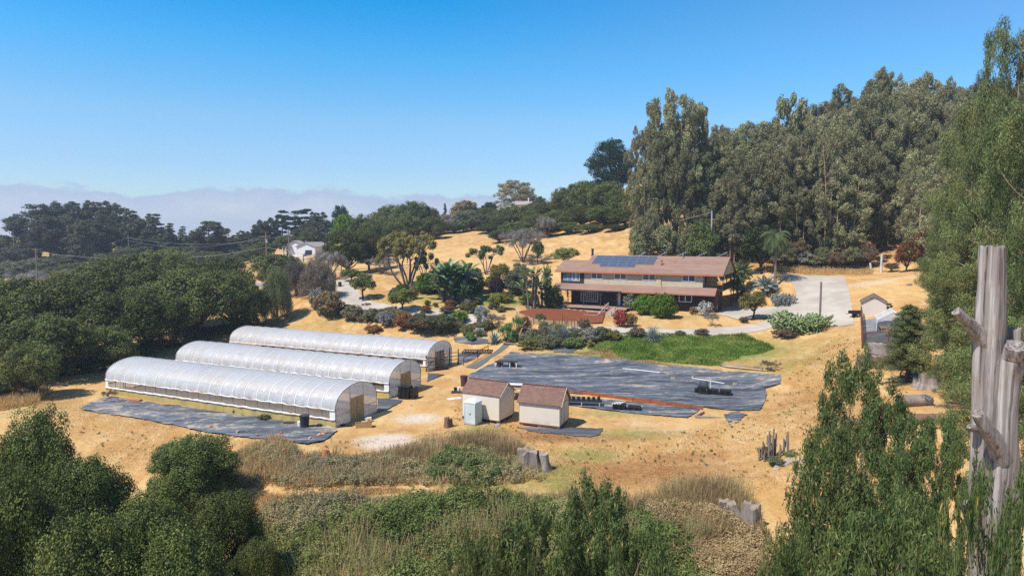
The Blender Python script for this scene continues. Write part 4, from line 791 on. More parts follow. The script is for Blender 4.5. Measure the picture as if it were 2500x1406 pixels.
# slatted ramp and handrail
p = G(1165, 862); o = empty('slatted_platform', p, 'low slatted timber platform beside the handrail', 'platform', None, -.1)
for i in range(12): m = MB(); m.box(-2.0+i*.36, -1.85+i*.36, -1.2, 1.2, .35, .4); m.build('slat', rustwood, o)
m = MB()
for y in (-1.1, 1.0): m.box(-2.1, 2.2, y, y+.1, .22, .349)
for x in (-2, 2):
    for y in (-1.1, 1.0): m.box(x, x+.1, y, y+.1, 0, .22)
m.build('frame', darkwood, o)
def handrail(pp, h, label, mat, cat='handrail', name='handrail', mid=True, pw=.09):
    q = [G(*a) for a in pp]; o = empty(name, q[0], label, cat); b = Vector(q[0])
    for a in q: m = MB(); m.bar(Vector(a)-b+Vector((0, 0, -.1)), Vector(a)-b+Vector((0, 0, h)), pw); m.build('post', mat, o)
    for a, c in zip(q[:-1], q[1:]):
        m = MB(); m.bar(Vector(a)-b+Vector((0, 0, h)), Vector(c)-b+Vector((0, 0, h)), .1, .07); m.build('rail', mat, o)
        if mid: m = MB(); m.bar(Vector(a)-b+Vector((0, 0, h*.5)), Vector(c)-b+Vector((0, 0, h*.5)), .04, .05); m.build('rail', mat, o)
handrail([(1132,893),(1166,876),(1192,862)], 1.05, 'dark timber handrail sloping along the grey mat path', darkwood)
# terrace steps with rails
a, b = G(1247, 842), G(1285, 795); st = empty('garden_steps', a, 'timber and earth steps climbing from the mat path to the house', 'steps'); n = 9
dv = Vector((b-a)[:2]).normalized(); nv = Vector((-dv.y, dv.x))
for i in range(n):
    f = (i+.5)/n; c = Vector(a+(b-a)*f); z = hz1(c.x, c.y); rz = math.atan2(dv.y, dv.x); hw = Vector((b-a)[:2]).length/n/2
    m = MB(); m.box(-hw, hw, -1.0, 1.0, -.3, .1); m.build('tread', tanwood, st, Vector((c.x, c.y, z))-Vector(a), rz)
    m = MB(); m.box(-hw-.06, -hw-.002, -1.05, 1.05, -.3, .12); m.build('riser', darkwood, st, Vector((c.x, c.y, z))-Vector(a), rz)
handrail([(1268,832),(1280,806),(1291,790)], 1.0, 'timber handrail on the right side of the garden steps', tanwood, mid=False); handrail([(1221,838),(1240,818)], .9, 'timber posts and rail on the left side of the garden steps', tanwood, mid=False)
# white gate frame among the agaves
p = G(1171, 819); m = MB(); m.box(-.62, -.54, -.04, .04, 0, 1.15); m.box(.54, .62, -.04, .04, 0, 1.15); m.box(-.54, .54, -.05, .05, 1.05, 1.15); m.box(-.54, .54, -.03, .03, .85, .92); simple('bird_perch_frame', m, white, p, 'small white H shaped frame standing left of the blue agave', 'frame')
# retaining wall of the bark bed, steps, ramp and rail
q = [G(*a) for a in ((1262, 775), (1302, 791), (1352, 797), (1412, 798), (1442, 795))]; rw = empty('retaining_wall', q[0], 'low timber retaining wall along the red bark bed', 'retaining wall'); b0_ = Vector(q[0])
for a, c in zip(q[:-1], q[1:]):
    n = max(2, round(math.hypot(*(c-a)[:2])/2.2))
    for i in range(n):
        P, Q = Vector(a+(c-a)*i/n)-b0_, Vector(a+(c-a)*(i+1)/n)-b0_
        for z in (.1, .32, .54, .76): m = MB(); m.bar(P+Vector((0, 0, z)), Q+Vector((0, 0, z)), .08, .20); m.build('plank', tanwood, rw)
        m = MB(); m.bar(P+Vector((0, -.1, -.3)), P+Vector((0, -.1, 1.1)), .13); m.build('post', greywood, rw)
for x0, x1, y0, lab in ((1270, 1294, 775, ''),): pass
pm_rail = pm('weathered_rail', (.44, .38, .36), (.36, .31, .29), 3, .85)
hp_ = empty('entrance_ramp', H0, 'wooden ramp and steps leading from the porch towards the garden path', 'ramp', None, HRZ)
m = MB()
for i in range(16): m.box(-17.2, -15.6, -2.9-.36*(i+1), -2.9-.36*i-.03, .1-.085*i-.08, .1-.085*i)
m.build('ramp_boards', pm('pale_deck', (.5, .34, .26), (.42, .28, .21), 3, .8), hp_)
for i, (y, z) in enumerate(((-3, .1), (-4.9, -.4), (-6.8, -.9), (-8.4, -1.4))):
    for x in (-17.3, -15.5) if i else (-17.3,): m = MB(); m.box(x-.06, x+.06, y-.06, y+.06, z-.9, z+1.0); m.build('rail_post', greywood, hp_)
for (ya, za, yb, zb) in ((-3, 1.05, -4.9, .55), (-4.9, .55, -6.8, .05), (-6.8, .05, -8.4, -.42)):
    for x in (-17.3, -15.5):
        if ya > -4 and x > -16: continue
        m = MB(); m.bar((x, ya, za), (x, yb, zb), .14, .05); m.bar((x, ya, za-.5), (x, yb, zb-.5), .08, .05); m.build('rail', pm_rail, hp_)
m = MB(); m.box(-19.8, -17.36, -6.9, -6.75, -.2, -.1); m.box(-19.8, -17.36, -8.5, -8.35, -.6, -.5); m.bar((-19.7, -6.8, -1.2), (-19.7, -6.8, 0), .1); m.build('bench_rail', pm_rail, hp_)
m = MB(); m.tube([(0, 0, 0), (0, 0, .5)], [.22, .32], 12); m.tube([(0, 0, .46), (0, 0, .54)], [.35, .35], 12); simple('clay_pot', m, terracotta, H0+Matrix.Rotation(HRZ, 3, 'Z')@Vector((-17.9, -2.5, .17)), 'terracotta pot standing at the edge of the porch deck', 'pot')
for i in range(9):
    q = H0+Matrix.Rotation(HRZ, 3, 'Z')@Vector((-27.5+i*1.15, -4.3, 0)); m = MB(); m.prism([(-.3, -.2), (.3, -.22), (.35, .2), (-.25, .24)], 0, .07); simple('stepping_stone', m, block_m, (q.x, q.y, hz1(q.x, q.y)+.2), OR_[i]+' flat stepping stone from the left in the bark bed before the porch', 'stepping stone', 'stepping stones in the bark bed', i*.5)
# ================================================================ poles, posts, wires
polem = pm('pole_wood', (.26, .20, .17), (.2, .15, .13), 3, .9); greypole = pm('pale_pole', (.42, .42, .44), (.36, .36, .38), 3, .7)
def pole(px, ptop, D, r, label, arms=(), mat=None, box=False, name='utility_pole'):
    g = col(px, D); zt = atd(px, ptop, D)[2]; o = empty(name, g, label, 'pole' if name != 'utility_pole' else 'utility pole'); m = MB(); m.tube([(0, 0, -.5), (0, 0, zt-g[2])], [r*1.2, r], 8); m.build('shaft', mat or polem, o)
    for dz, w in arms: m = MB(); m.box(-w, w, -.08, .08, zt-g[2]-dz-.07, zt-g[2]-dz+.07); [m.tube([(x*w, 0, zt-g[2]-dz+.07), (x*w, 0, zt-g[2]-dz+.3)], .06, 5) for x in (-.9, -.4, .4, .9)]; m.build('crossarm', mat or polem, o)
    if box: m = MB(); m.tube([(.35, -.3, zt-g[2]-3.2), (.35, -.3, zt-g[2]-2.2)], .28, 10); m.build('transformer', greypole, o)
    return np.array([g[0], g[1], zt])
t1 = pole(1737, 515, 133, .13, 'tall grey pole rising behind the house roof', mat=greypole); t2 = pole(649, 568, 215, .16, 'utility pole with crossarm and transformer left of the white house', ((1.2, 1.5),), box=True)
t3 = pole(704, 558, 240, .16, 'utility pole with crossarm standing just before the white house', ((2.2, 1.6), (.6, .9))); t4 = pole(85, 606, 200, .15, 'utility pole beside the road at the far left', ((.5, .8),))
t5 = pole(313, 574, 270, .17, 'utility pole with crossarm before the pine row', ((1.0, 1.6),)); t6 = pole(230, 620, 235, .12, 'plain short pole standing in the oak grove left of the crossarm pole')
pole(2009, 688, 98, .14, 'bare brown post standing on the concrete pad', name='wooden_post'); 
pole(33, 556, 280, .15, 'slim pole at the far left edge behind the trees')
def wire(a, b, sag, label, r=.028, a2=None):
    a = Vector(a); b = Vector(b); m = MB(); m.tube([(a.lerp(b, i/24))-a+Vector((0, 0, -4*sag*(i/24)*(1-i/24))) for i in range(25)], r, 4); simple('overhead_wire', m, pm_wire, a, label, 'wire', 'overhead wires')
pm_wire = pm('wire', (.38, .36, .34), (.32, .3, .29), 3, .6)
wire(t1-np.array([0, 0, .3]), t2-np.array([0, 0, 4.6]), 6.5, 'long wire sagging from the tall grey pole to the transformer pole', .04); wire(t1-np.array([0, 0, 5.4]), t2-np.array([0, 0, 6.2]), 7.5, 'lower thin wire from the tall grey pole to the transformer pole', .02)
wire(t2-np.array([0, 0, 4.6]), t4-np.array([0, 0, 1.0]), 3, 'wire from the transformer pole over the oak grove to the roadside pole', .035); wire(t4-np.array([0, 0, 3.2]), atd(-60, 672, 180), 1, 'wire dropping left from the roadside pole', .03)
wire(t3-np.array([0, 0, 2.2]), t5-np.array([0, 0, 1.0]), 3, 'upper wire along the pine row between the crossarm poles', .03); wire(t5-np.array([0, 0, 1.0]), atd(-60, 655, 250), 2, 'wire running left from the pine row pole', .03); wire(t5-np.array([0, 0, 2.2]), t2-np.array([0, 0, 1.2]), 3, 'lower wire along the pine row', .025)
def post(px, py, hpx, r, label, mat, lean=0, name='fence_post'):
    g = G(px, py); h = hpx*g[1]/F; m = MB(); m.tube([(0, 0, -.2), (lean, 0, h)], r, 8); return simple(name, m, mat, g, label, 'post')
paint_w = pm('white_weathered_post', (.68, .66, .62), (.5, .48, .45), 3, .8)
post(2151, 665, 43, .2, 'taller white post at the track into the forest', paint_w); post(2127, 664, 22, .2, 'short white post left of the taller white post', paint_w, -.25)
post(830, 700, 12, .35, 'dark stump like post at the driveway bend', darkwood); post(834, 672, 30, .07, 'thin dark post beside the tree left of the driveway bend', darkwood); post(1212, 748, 76, .06, 'slim garden lamp post on the lawn', darkwood); post(741, 640, 20, .12, 'dark post in the grass right of the white house', darkwood)
random.seed(9)
corner_fence('wire_fence', [(1855, 662), (1950, 664), (2050, 665), (2122, 667)], 1.25, 'thin wire fence with metal posts along the forest edge', 'fence', 4.2, pm('fence_steel', (.22, .16, .12)), None, (.35, .65, .95), .05)
corner_fence('wire_fence', [(820, 672), (900, 668), (985, 660), (1060, 655)], 1.2, 'thin wire fence in the dry grass above the driveway bend', 'fence', 5, pm('fence_steel', (.3, .24, .2)), None, (.5, .95), .08)
corner_fence('rail_fence', [(566, 640), (590, 634), (628, 632)], 1.6, 'white painted rail fence on the hillside left of the white house', 'fence', 3, white, None, (.45, .9), .16)
corner_fence('wire_fence', [(1010, 585), (1060, 575), (1130, 566)], 1.2, 'faint wire fence on the hill meadow below the big oaks', 'fence', 6, darkwood, None, (.9,), .08)
# ================================================================ white hillside house and small far buildings
p = col(733, 250); wh = empty('hillside_house', p, 'white single storey house with low pale roofs on the far hillside', 'house', None, -.25)
wpaint = pm('white_wall', (.72, .72, .74), (.66, .66, .69), 1, .7); wroof = pm('pale_grey_roof', (.36, .31, .29), (.3, .27, .25), .6, .9)
def wing(x0, x1, y0, y1, h, hr, nm):
    m = MB(); ym = (x0+x1)/2; vs = [(x, y, z) for y in (y0, y1) for x, z in ((x0, -1), (x1, -1), (x1, h), (ym, h+hr), (x0, h))]; m.add(vs, [(0, 1, 2, 3, 4), (9, 8, 7, 6, 5), (0, 5, 6, 1), (1, 6, 7, 2), (0, 4, 9, 5), (2, 7, 8, 3), (4, 3, 8, 9)]); m.build('wall', wpaint, wh)
    m = MB(); m.slab([(x0-.5, y0-.5, h-.15), (ym, y0-.5, h+hr+.1), (ym, y1+.5, h+hr+.1), (x0-.5, y1+.5, h-.15)], .12); m.slab([(ym, y0-.5, h+hr+.1), (x1+.5, y0-.5, h-.15), (x1+.5, y1+.5, h-.15), (ym, y1+.5, h+hr+.1)], .12); m.build('roof', wroof, wh)
wing(-1, 6.5, -1, 10, 3.6, 1.4, 0); wing(-6.8, -1.05, 2.5, 12, 4.1, 1.5, 1)
m = MB(); m.slab([(-8.5, 1, 3.3), (-5, 1, 3.5), (-5, 8, 3.5), (-8.5, 8, 3.3)], .15); m.build('porch_roof', wroof, wh)
for x, y in ((-8.3, 1.2), (-7, 1.2)): m = MB(); m.box(x, x+.2, y, y+.2, -1, 3.2); m.build('porch_post', wpaint, wh)
m = MB(); m.box(2.5, 5.2, -1.05, -1.005, .2, 2.2); m.build('garage_opening', pm('dark_opening', (.05, .055, .07)), wh)
m = MB(); m.tube([(.5, 3, 4.3), (.5, 3, 5.6)], .2, 8); m.build('chimney', greymetal, wh)
m = MB(); m.box(-.9, .9, -2, 2, .3, .9); m.box(-.8, .8, -1, 1.4, .9, 1.4)
cr = empty('parked_car', p+np.array([3.6, -4.0, .05]), 'dark blue car parked in front of the white house garage', 'car', None, .2); m.build('body', pm('blue_paint', (.02, .05, .10), rough=.3), cr)
for x in (-.9, .9):
    for y in (-1.3, 1.3): m = MB(); m.tube([(x-.1, y, .33), (x+.1, y, .33)], .33, 12); m.build('wheel', black, cr)
p = col(1275, 300); fh = empty('distant_house', (p[0], p[1], atd(1275, 505, 300)[2]), 'tiny tan house roof peeping out of the hilltop trees', 'house'); m = MB(); m.box(-3, 4, 0, 6, -3, 1.0); m.build('wall', beige_m, fh)
m = MB(); m.slab([(-3.3, -.3, .9), (4.3, -.3, .9), (4.3, 3, 2.6), (-3.3, 3, 2.6)], .15); m.slab([(-3.3, 3, 2.6), (4.3, 3, 2.6), (4.3, 6.3, .9), (-3.3, 6.3, .9)], .15); m.build('roof', wroof, fh); m = MB(); m.box(2.5, 3, 2, 2.5, 2, 4); m.build('chimney', wpaint, fh)
# ================================================================ logs, stumps
bark = pm('cut_log_bark', (.20, .12, .085), (.12, .075, .055), 2.5, .95, .8, stretch=(1, 1, .4)); cutw = pm('cut_wood_face', (.34, .26, .20), (.22, .165, .13), 3, .9, .2); silver = pm('silvered_wood', (.30, .25, .22), (.17, .135, .115), 3, .9, .8, stretch=(1, 1, .25), c3=(.40, .35, .30), s3=1.3)
def stump(px, py, r, h, label, mat=None, lobes=3, seed=1, lean=(0, 0), top=None, flare=1.3, name='tree_stump', cat='stump', group=None):
    R = random.Random(seed); n = 22; o = empty(name, G(px, py), label, cat, group); ph = R.uniform(0, 6); rad = [1+.13*math.sin(lobes*2*math.pi*k/n+ph)+R.uniform(-.05, .05) for k in range(n)]
    m = MB(); vs = []; lev = [(-.2, flare*1.15), (.05, flare), (h*.35, 1.05), (h*.75, .98), (h, .97)]
    for z, s in lev:
        for k in range(n): a = 2*math.pi*k/n; zz = z+(R.uniform(-.13, .13)*h if z == h else 0); vs.append((r*s*rad[k]*math.cos(a)+lean[0]*z, r*s*rad[k]*math.sin(a)+lean[1]*z, zz))
    m.add(vs, [(i*n+k, i*n+(k+1) % n, (i+1)*n+(k+1) % n, (i+1)*n+k) for i in range(len(lev)-1) for k in range(n)]); m.build('bark', mat or bark, o)
    m = MB(); tp = vs[-n:]; c = (lean[0]*h, lean[1]*h, h-.02); m.add([c]+tp, [(0, 1+k, 1+(k+1) % n) for k in range(n)]); m.build('cut_face', top or cutw, o)
    return o
def log(px, py, ln, r, rz, label, seed=1, mat=None, zo=0, tilt=0, r2=None, group=None):
    R = random.Random(seed); o = empty('cut_log', G(px, py), label, 'log', group, rz); n, k = 14, 9; m = MB(); P = [(-ln/2+ln*i/k, R.uniform(-.05, .05)*r, r*.8+zo+tilt*(i/k)) for i in range(k+1)]; Rr = [(r+((r2 or r)-r)*i/k)*R.uniform(.95, 1.06) for i in range(k+1)]
    m.tube(P, Rr, n, cap=False, wob=.05, rng=R); m.build('bark', mat or bark, o)
    for i, s in ((0, -1), (k, 1)):
        m = MB(); m.tube([(P[i][0]-s*.02, P[i][1], P[i][2]), (P[i][0]+s*.005, P[i][1], P[i][2])], Rr[i]*.97, n); m.build('cut_face', cutw, o)
    return o
stump(2152, 892, .95, .95, 'large wavy cut log round at the front of the log pile by the mesh fence', seed=2, flare=1.0); stump(2108, 884, .6, .7, 'smaller cut log round at the left of the log pile', seed=3, flare=1.0); stump(2126, 870, .5, .9, 'dark upright log piece behind the small round of the pile', seed=6, flare=1.0)
log(2175, 892, 1.9, .55, -.7, 'short log with its pale round end facing out, right of the pile', 4); o = stump(2152, 872, 1.35, 1.35, 'biggest pale boulder like log round tipped on the pile', silver, seed=8, flare=.9, top=silver)
stump(2268, 945, .8, 1.1, 'tall pale gnarled stump in the shade of the conifer', silver, lobes=5, seed=11, top=silver); stump(2240, 942, .42, .7, 'small pale stump beside the gnarled stump under the conifer', silver, seed=12, top=silver)
log(2232, 990, 2.7, .48, .22, 'thick grey log lying in the dry grass below the conifer', 5, silver, r2=.5); log(2240, 1032, 4.0, .36, .1, 'long brown log lying nearest to the eucalyptus saplings', 6, pm('brown_log', (.24, .15, .10), (.14, .09, .06), 3, .95, .9, stretch=(.3, 1, 1))); log(2100, 1035, 3.0, .25, -.15, 'thin dark log half hidden behind the eucalyptus saplings', 7)
stump(1094, 1042, .35, .8, 'small dark stump left of the portable toilet', seed=14, flare=1.2, top=bark)
ts = stump(1292, 1146, .75, 1.4, 'broad twin topped grey stump at the edge of the green brambles', silver, lobes=5, seed=15, lean=(-.05, 0), flare=1.15); m = MB(); m.tube([(1.15, -.1, -.2), (1.05, -.1, .5), (1.0, -.1, 1.2)], [.6, .42, .38], 12, wob=.1, rng=random.Random(2)); m.build('side_stem', silver, ts)
stump(1832, 1290, .5, 1.45, 'straight pale cut stump beside the fallen slab of wood', silver, lobes=4, seed=16, flare=1.05)
sl_ = stump(1797, 1268, .5, 1.0, 'fallen grey slab of wood resting beside the straight cut stump', silver, lobes=2, seed=17, lean=(-.5, .2), flare=.6)
p = G(2212, 925); jk = empty('scrap_heap', p, 'small heap of rusty scrap and tools at the foot of the conifer', 'heap'); R = random.Random(3)
for i in range(9): m = MB(); a = R.uniform(0, 6.3); m.bar((R.uniform(-1, 1), R.uniform(-.5, .5), .1), (R.uniform(-1, 1)+math.cos(a)*.5, R.uniform(-.4, .4)+math.sin(a)*.4, R.uniform(.2, .6)), R.uniform(.08, .25), .1); m.build('scrap_piece', (rust, greymetal, bark, greywood)[i % 4], jk)
m = MB(); m.tube([(math.cos(t)*.5, 0.1, .45+math.sin(t)*.4) for t in np.linspace(0, 6.2, 16)], .07, 6); m.build('old_tyre', darkwood, jk)
def rocks(px, py, n, rad, size, label, mat, seed, group, name='rock'):
    R = random.Random(seed); c = G(px, py)
    for i in range(n):
        a = R.uniform(0, 6.3); d = rad*math.sqrt(R.random()); x, y = c[0]+math.cos(a)*d, c[1]+math.sin(a)*d*.7; s = size*R.uniform(.6, 1.4); m = MB(); vs = []
        for t in (0, .6, 1.0):
            for k in range(7): b = 2*math.pi*k/7+R.uniform(-.2, .2); q = s*(1-.45*t)*R.uniform(.8, 1.15); vs.append((math.cos(b)*q, math.sin(b)*q*.8, t*s*.7))
        m.add(vs, [(j*7+k, j*7+(k+1) % 7, (j+1)*7+(k+1) % 7, (j+1)*7+k) for j in (0, 1) for k in range(7)]+[tuple(range(14, 21))]); simple(name, m, mat, (x, y, hz1(x, y)), label, 'rock', group)
rockm = pm('pale_rock', (.42, .36, .30), (.3, .25, .2), 3, .95, .4)
rocks(1915, 1135, 12, 1.1, .22, 'pale rounded rock ringing the cactus bed', rockm, 5, 'rocks round the cactus bed'); rocks(1205, 1040, 6, 1.0, .18, 'small rubble stone in front of the left cream shed', rockm, 6, 'rubble by the left shed')
rocks(2218, 697, 4, .7, .35, 'grey stone of the small heap in the dry field above the sheds', pm('grey_rock', (.2, .17, .17), (.14, .12, .12)), 8, 'stones in the upper field'); rocks(893, 744, 5, .8, .35, 'dark brown stone of the pair near the small round tree', pm('brown_rock', (.14, .08, .07), (.09, .055, .05)), 10, 'dark stones by the driveway island')
rocks(1060, 757, 9, 5, .25, 'garden border stone between the driveway and the lawn', rockm, 12, 'garden border stones')
# wire stand and white post on the cloth
p = G(1718, 966); ws = empty('wire_stand', p, 'tall thin wire plant stand left of the low black pallets', 'stand')
for x in (-.5, .5): m = MB(); m.bar((x, 0, 0), (x*.7, 0, 1.6), .035); m.bar((x, .3, 0), (x*.7, .2, 1.6), .035); m.build('leg', darkwood, ws)
m = MB()
for z in (.4, .8, 1.2, 1.58): m.bar((-.48+z*.09, 0, z), (.48-z*.09, 0, z), .03); m.bar((-.48, 0, z-.3), (.45, 0, z), .025)
m.build('rungs', darkwood, ws)
m = MB(); m.box(-.05, .05, -.05, .05, 0, 1.3); simple('white_stake', m, white, G(1734, 955), 'short white stake behind the low black pallets', 'stake')
# small timber frame by the scrap cloth
q = G(1735, 1016); o = empty('timber_frame', q, 'low grey timber frame on the ground at the cloth end', 'frame', None, -.25)
for a, b in (((-1.4, -.7), (1.6, -.9)), ((-1.4, -.7), (-.6, 1.1)), ((1.6, -.9), (2.3, .9))): m = MB(); m.bar((*a, .1), (*b, .1), .16, .16); m.build('beam', greywood, o)
m = MB(); m.box(-.25, .25, -.15, .15, 0, .2); simple('offcut', m, tanwood, G(1796, 1033), 'pale timber offcut below the frayed cloth scrap', 'offcut', None, .4)
# ================================================================ foliage
def unit(v): return v/(np.linalg.norm(v, axis=-1, keepdims=True)+1e-9)
def leafcloud(rg, Cn, R, n, ll, lw, down=0., out=.5, shell=.55, wt=None, tvar=.5, up=.25, flat=None):
    """n leaf blades spread through soft clumps Cn (k,3) with radii R (k,3)"""
    Cn = np.asarray(Cn, float); R = np.asarray(R, float)
    if R.ndim == 1: R = np.repeat(R[:, None], 3, 1)
    w = (R[:, 0]*R[:, 2]) if wt is None else np.asarray(wt, float); w = w/w.sum()
    i = rg.choice(len(Cn), n, p=w); d = unit(rg.normal(size=(n, 3))); r = shell+(1-shell)*rg.random((n, 1))**.6; r *= (1+.10*rg.normal(size=(n, 1)))
    pos = Cn[i]+d*r*R[i]; nr = unit(out*d+(1-out)*unit(rg.normal(size=(n, 3)))+np.array([0, 0, up]))
    ax = unit(np.cross(nr, unit(rg.normal(size=(n, 3)))))
    if down: ax = unit(ax*(1-down)+np.array([0, 0, -1.])*down)
    if flat: ax = unit(ax*np.array([1, 1, flat]))
    sd = unit(np.cross(nr, ax)); s = (.7+.6*rg.random((n, 1))); a = ax*ll*.5*s; b = sd*lw*.5*s
    V = np.stack([pos-a, pos-a*.1+b, pos+a, pos-a*.1-b], 1).reshape(-1, 3)
    ct = rg.random(len(Cn)); t = np.clip(ct[i]*(1-tvar)+tvar*rg.random(n), 0, 1)
    return V, t
def leafmesh(name, parts, mat):
    V = np.concatenate([p[0] for p in parts]); t = np.concatenate([p[1] for p in parts]); n = len(V)//4
    return npmesh(name, V, np.arange(n*4).reshape(n, 4), mat, t)
def bumps(rg, Cn, R, k, f=.42, rf=.34, low=-.35):
    """sub-clumps standing on the surface of each lobe"""
    o, q = [], []
    for c, r in zip(Cn, R):
        d = unit(rg.normal(size=(k*2, 3))); d = d[d[:, 2] > low][:k]; s = rf*(.7+.6*rg.random(len(d)))
        o.append(c+d*r*(1-f*.45)); q.append(r[None]*s[:, None])
    return np.concatenate(o), np.concatenate(q)
def limbs(m, base, tops, r0, rg, n=6, bend=.12, tip=.25):
    base = np.array(base, float)
    for t in tops:
        t = np.array(t, float); L_ = np.linalg.norm(t-base); P, Rr = [], []
        side = rg.normal(size=3)*L_*bend
        for k in range(6):
            f = k/5; P.append(base+(t-base)*f+side*math.sin(f*math.pi)+np.array([0, 0, -.12*L_*math.sin(f*math.pi)*0])); Rr.append(r0*(1-f)+r0*tip*f)
        m.tube(P, Rr, n, cap=False)
bark_dark = pm('dark_bark', (.085, .060, .048), (.045, .034, .028), 5, .95, .6, stretch=(1, 1, .3)); bark_grey = pm('grey_bark', (.24, .20, .17), (.14, .11, .09), 5, .95, .6, stretch=(1, 1, .3)); bark_euc = pm('peeling_bark', (.44, .31, .22), (.25, .17, .12), 3, .9, .3, stretch=(1, 1, .15))
PROTO = {}
def proto(kind, var, h, w, tm, cm): PROTO.setdefault(kind, []).append((h, w, tm, cm))
def oak_like(kind, seed, h, w, crown0, nl, lr, nleaf, ll, lw, mat, tr=.35, bk=None, up=.3, squash=.8, sub=9, tvar=.55, down=0., zr=1.45):
    rg = np.random.default_rng(seed); a = w/2; hc = h-crown0; zc = crown0+hc*.42; Cn, R = [], []
    for k in range(nl):
        f = (k+.5)/nl; ph = k*2.399+rg.uniform(-.4, .4); z = 1-zr*f; rr = math.sqrt(max(0, 1-z*z)); l = lr*rg.uniform(.75, 1.25); sc_ = rg.uniform(.86, 1.06)
        Cn.append([(a-l)*rr*math.cos(ph)*sc_, (a-l)*rr*math.sin(ph)*sc_, zc+(hc*.58-l*squash)*z*sc_ if z > 0 else zc+(hc*.42-l*squash*.5)*z]); R.append([l, l, l*squash])
    Cn.append([0, 0, zc]); R.append([a*.55, a*.55, hc*.33]); Cn = np.array(Cn); R = np.array(R)
    bc, br = bumps(rg, Cn[:-1], R[:-1], sub)
    parts = [leafcloud(rg, bc, br, int(nleaf*.68), ll, lw, out=.55, up=up, tvar=tvar, down=down), leafcloud(rg, Cn, R*.92, int(nleaf*.32), ll*1.15, lw*1.15, out=.6, up=up, shell=.4, tvar=tvar, down=down)]
    m = MB(); r0 = tr; fork = np.array([rg.uniform(-.3, .3), rg.uniform(-.3, .3), crown0*.75+.3]); m.tube([(0, 0, -.6), (0, 0, 0), tuple(fork*.55), tuple(fork)], [r0*1.5, r0*1.2, r0, r0*.95], 9)
    limbs(m, fork*.98, Cn[:-1][:: max(1, nl//12)], r0*.5, rg)
    tm = m.mesh('trunk', bk or bark_dark); cm = leafmesh('crown', parts, mat); proto(kind, seed, h, w, tm, cm)
# ---- leaf materials
L_oak = leafmat('oak_leaf', (.030, .048, .013), (.20, .215, .068), (.32, .29, .13), .94, vary=.28)
L_oakn = leafmat('near_oak_leaf', (.016, .038, .010), (.19, .215, .055), (.48, .36, .15), .955, spec=.15, rough=.5)
L_bright = leafmat('bright_leaf', (.06, .12, .012), (.17, .25, .03), (.3, .35, .08), .95); L_lime = leafmat('lime_leaf', (.10, .12, .02), (.27, .27, .06), (.4, .36, .12), .95)
L_olive = leafmat('olive_leaf', (.10, .11, .055), (.22, .22, .12)); L_pepper = leafmat('pepper_leaf', (.12, .14, .06), (.26, .27, .13), vary=.1)
L_grey = leafmat('grey_twig', (.15, .135, .115), (.30, .28, .25), spec=.1); L_brown = leafmat('dry_leaf', (.12, .085, .05), (.27, .18, .11), (.4, .2, .09), .93)
L_euc = leafmat('eucalyptus_leaf', (.085, .085, .040), (.36, .345, .17), (.50, .30, .16), .92, spec=.2, vary=.3)
L_eucn = leafmat('near_eucalyptus_leaf', (.022, .055, .016), (.185, .215, .068), (.55, .28, .10), .935, rough=.55, spec=.2, vary=.12)
L_eucg = leafmat('green_eucalyptus_leaf', (.045, .080, .022), (.27, .29, .10), (.52, .30, .13), .92, rough=.5, spec=.25, vary=.16)
L_pine = leafmat('pine_needle', (.04, .06, .038), (.17, .18, .105), spec=.2); L_fir = leafmat('fir_needle', (.04, .06, .02), (.22, .23, .085), (.32, .29, .12), .93, spec=.2); L_cyp = leafmat('cypress_green', (.010, .03, .018), (.04, .075, .04), spec=.2)
L_yel = leafmat('yellow_green_leaf', (.10, .10, .025), (.25, .22, .07), (.42, .36, .12), .93); L_orange = leafmat('orange_tinged_leaf', (.14, .11, .045), (.30, .22, .10), (.5, .16, .06), .90); L_rust = leafmat('rust_leaf', (.16, .075, .03), (.32, .15, .06))
L_purple = leafmat('purple_leaf', (.022, .012, .02), (.07, .035, .055)); L_red = leafmat('red_flower', (.40, .015, .03), (.65, .04, .06), transl=.35); L_white = leafmat('white_flower', (.65, .50, .55), (.85, .78, .80)); L_silver = leafmat('silver_leaf', (.17, .19, .17), (.36, .38, .35)); L_blue = leafmat('blue_leaf', (.10, .20, .20), (.22, .34, .33), vary=.08)
L_cact = leafmat('cactus_pad', (.13, .19, .075), (.27, .34, .15), transl=0., vary=.08); L_agr = leafmat('agave_green', (.05, .15, .04), (.16, .28, .08)); L_palm = leafmat('palm_leaf', (.06, .09, .03), (.17, .2, .085))
# ---- oaks and round trees
for s in range(4): oak_like('oak', 10+s, 11, 13, 1.7, 22, 2.25, 30000, .28, .16, L_oak, .4, zr=1.6)
for s in range(3): oak_like('round', 30+s, 7, 7.5, 1.2, 12, 1.5, 12000, .26, .14, L_oak, .25)
for s in range(2): oak_like('small', 40+s, 4, 4.5, 1.1, 9, .95, 7000, .20, .11, L_oak, .13)
for s in range(3): oak_like('shrub', 50+s, 2, 2.8, .05, 10, .62, 4400, .17, .08, L_oak, .06, sub=7, tvar=.7, zr=1.8)
for s in range(3): oak_like('bush', 65+s, 4, 5, .02, 16, 1.05, 16000, .20, .11, L_oak, .15, sub=8, tvar=.6, zr=1.95)
for s in range(2): oak_like('near_oak', 60+s, 8, 8, .3, 28, 1.45, 100000, .115, .078, L_oakn, .2, sub=14, squash=.9, zr=1.8)
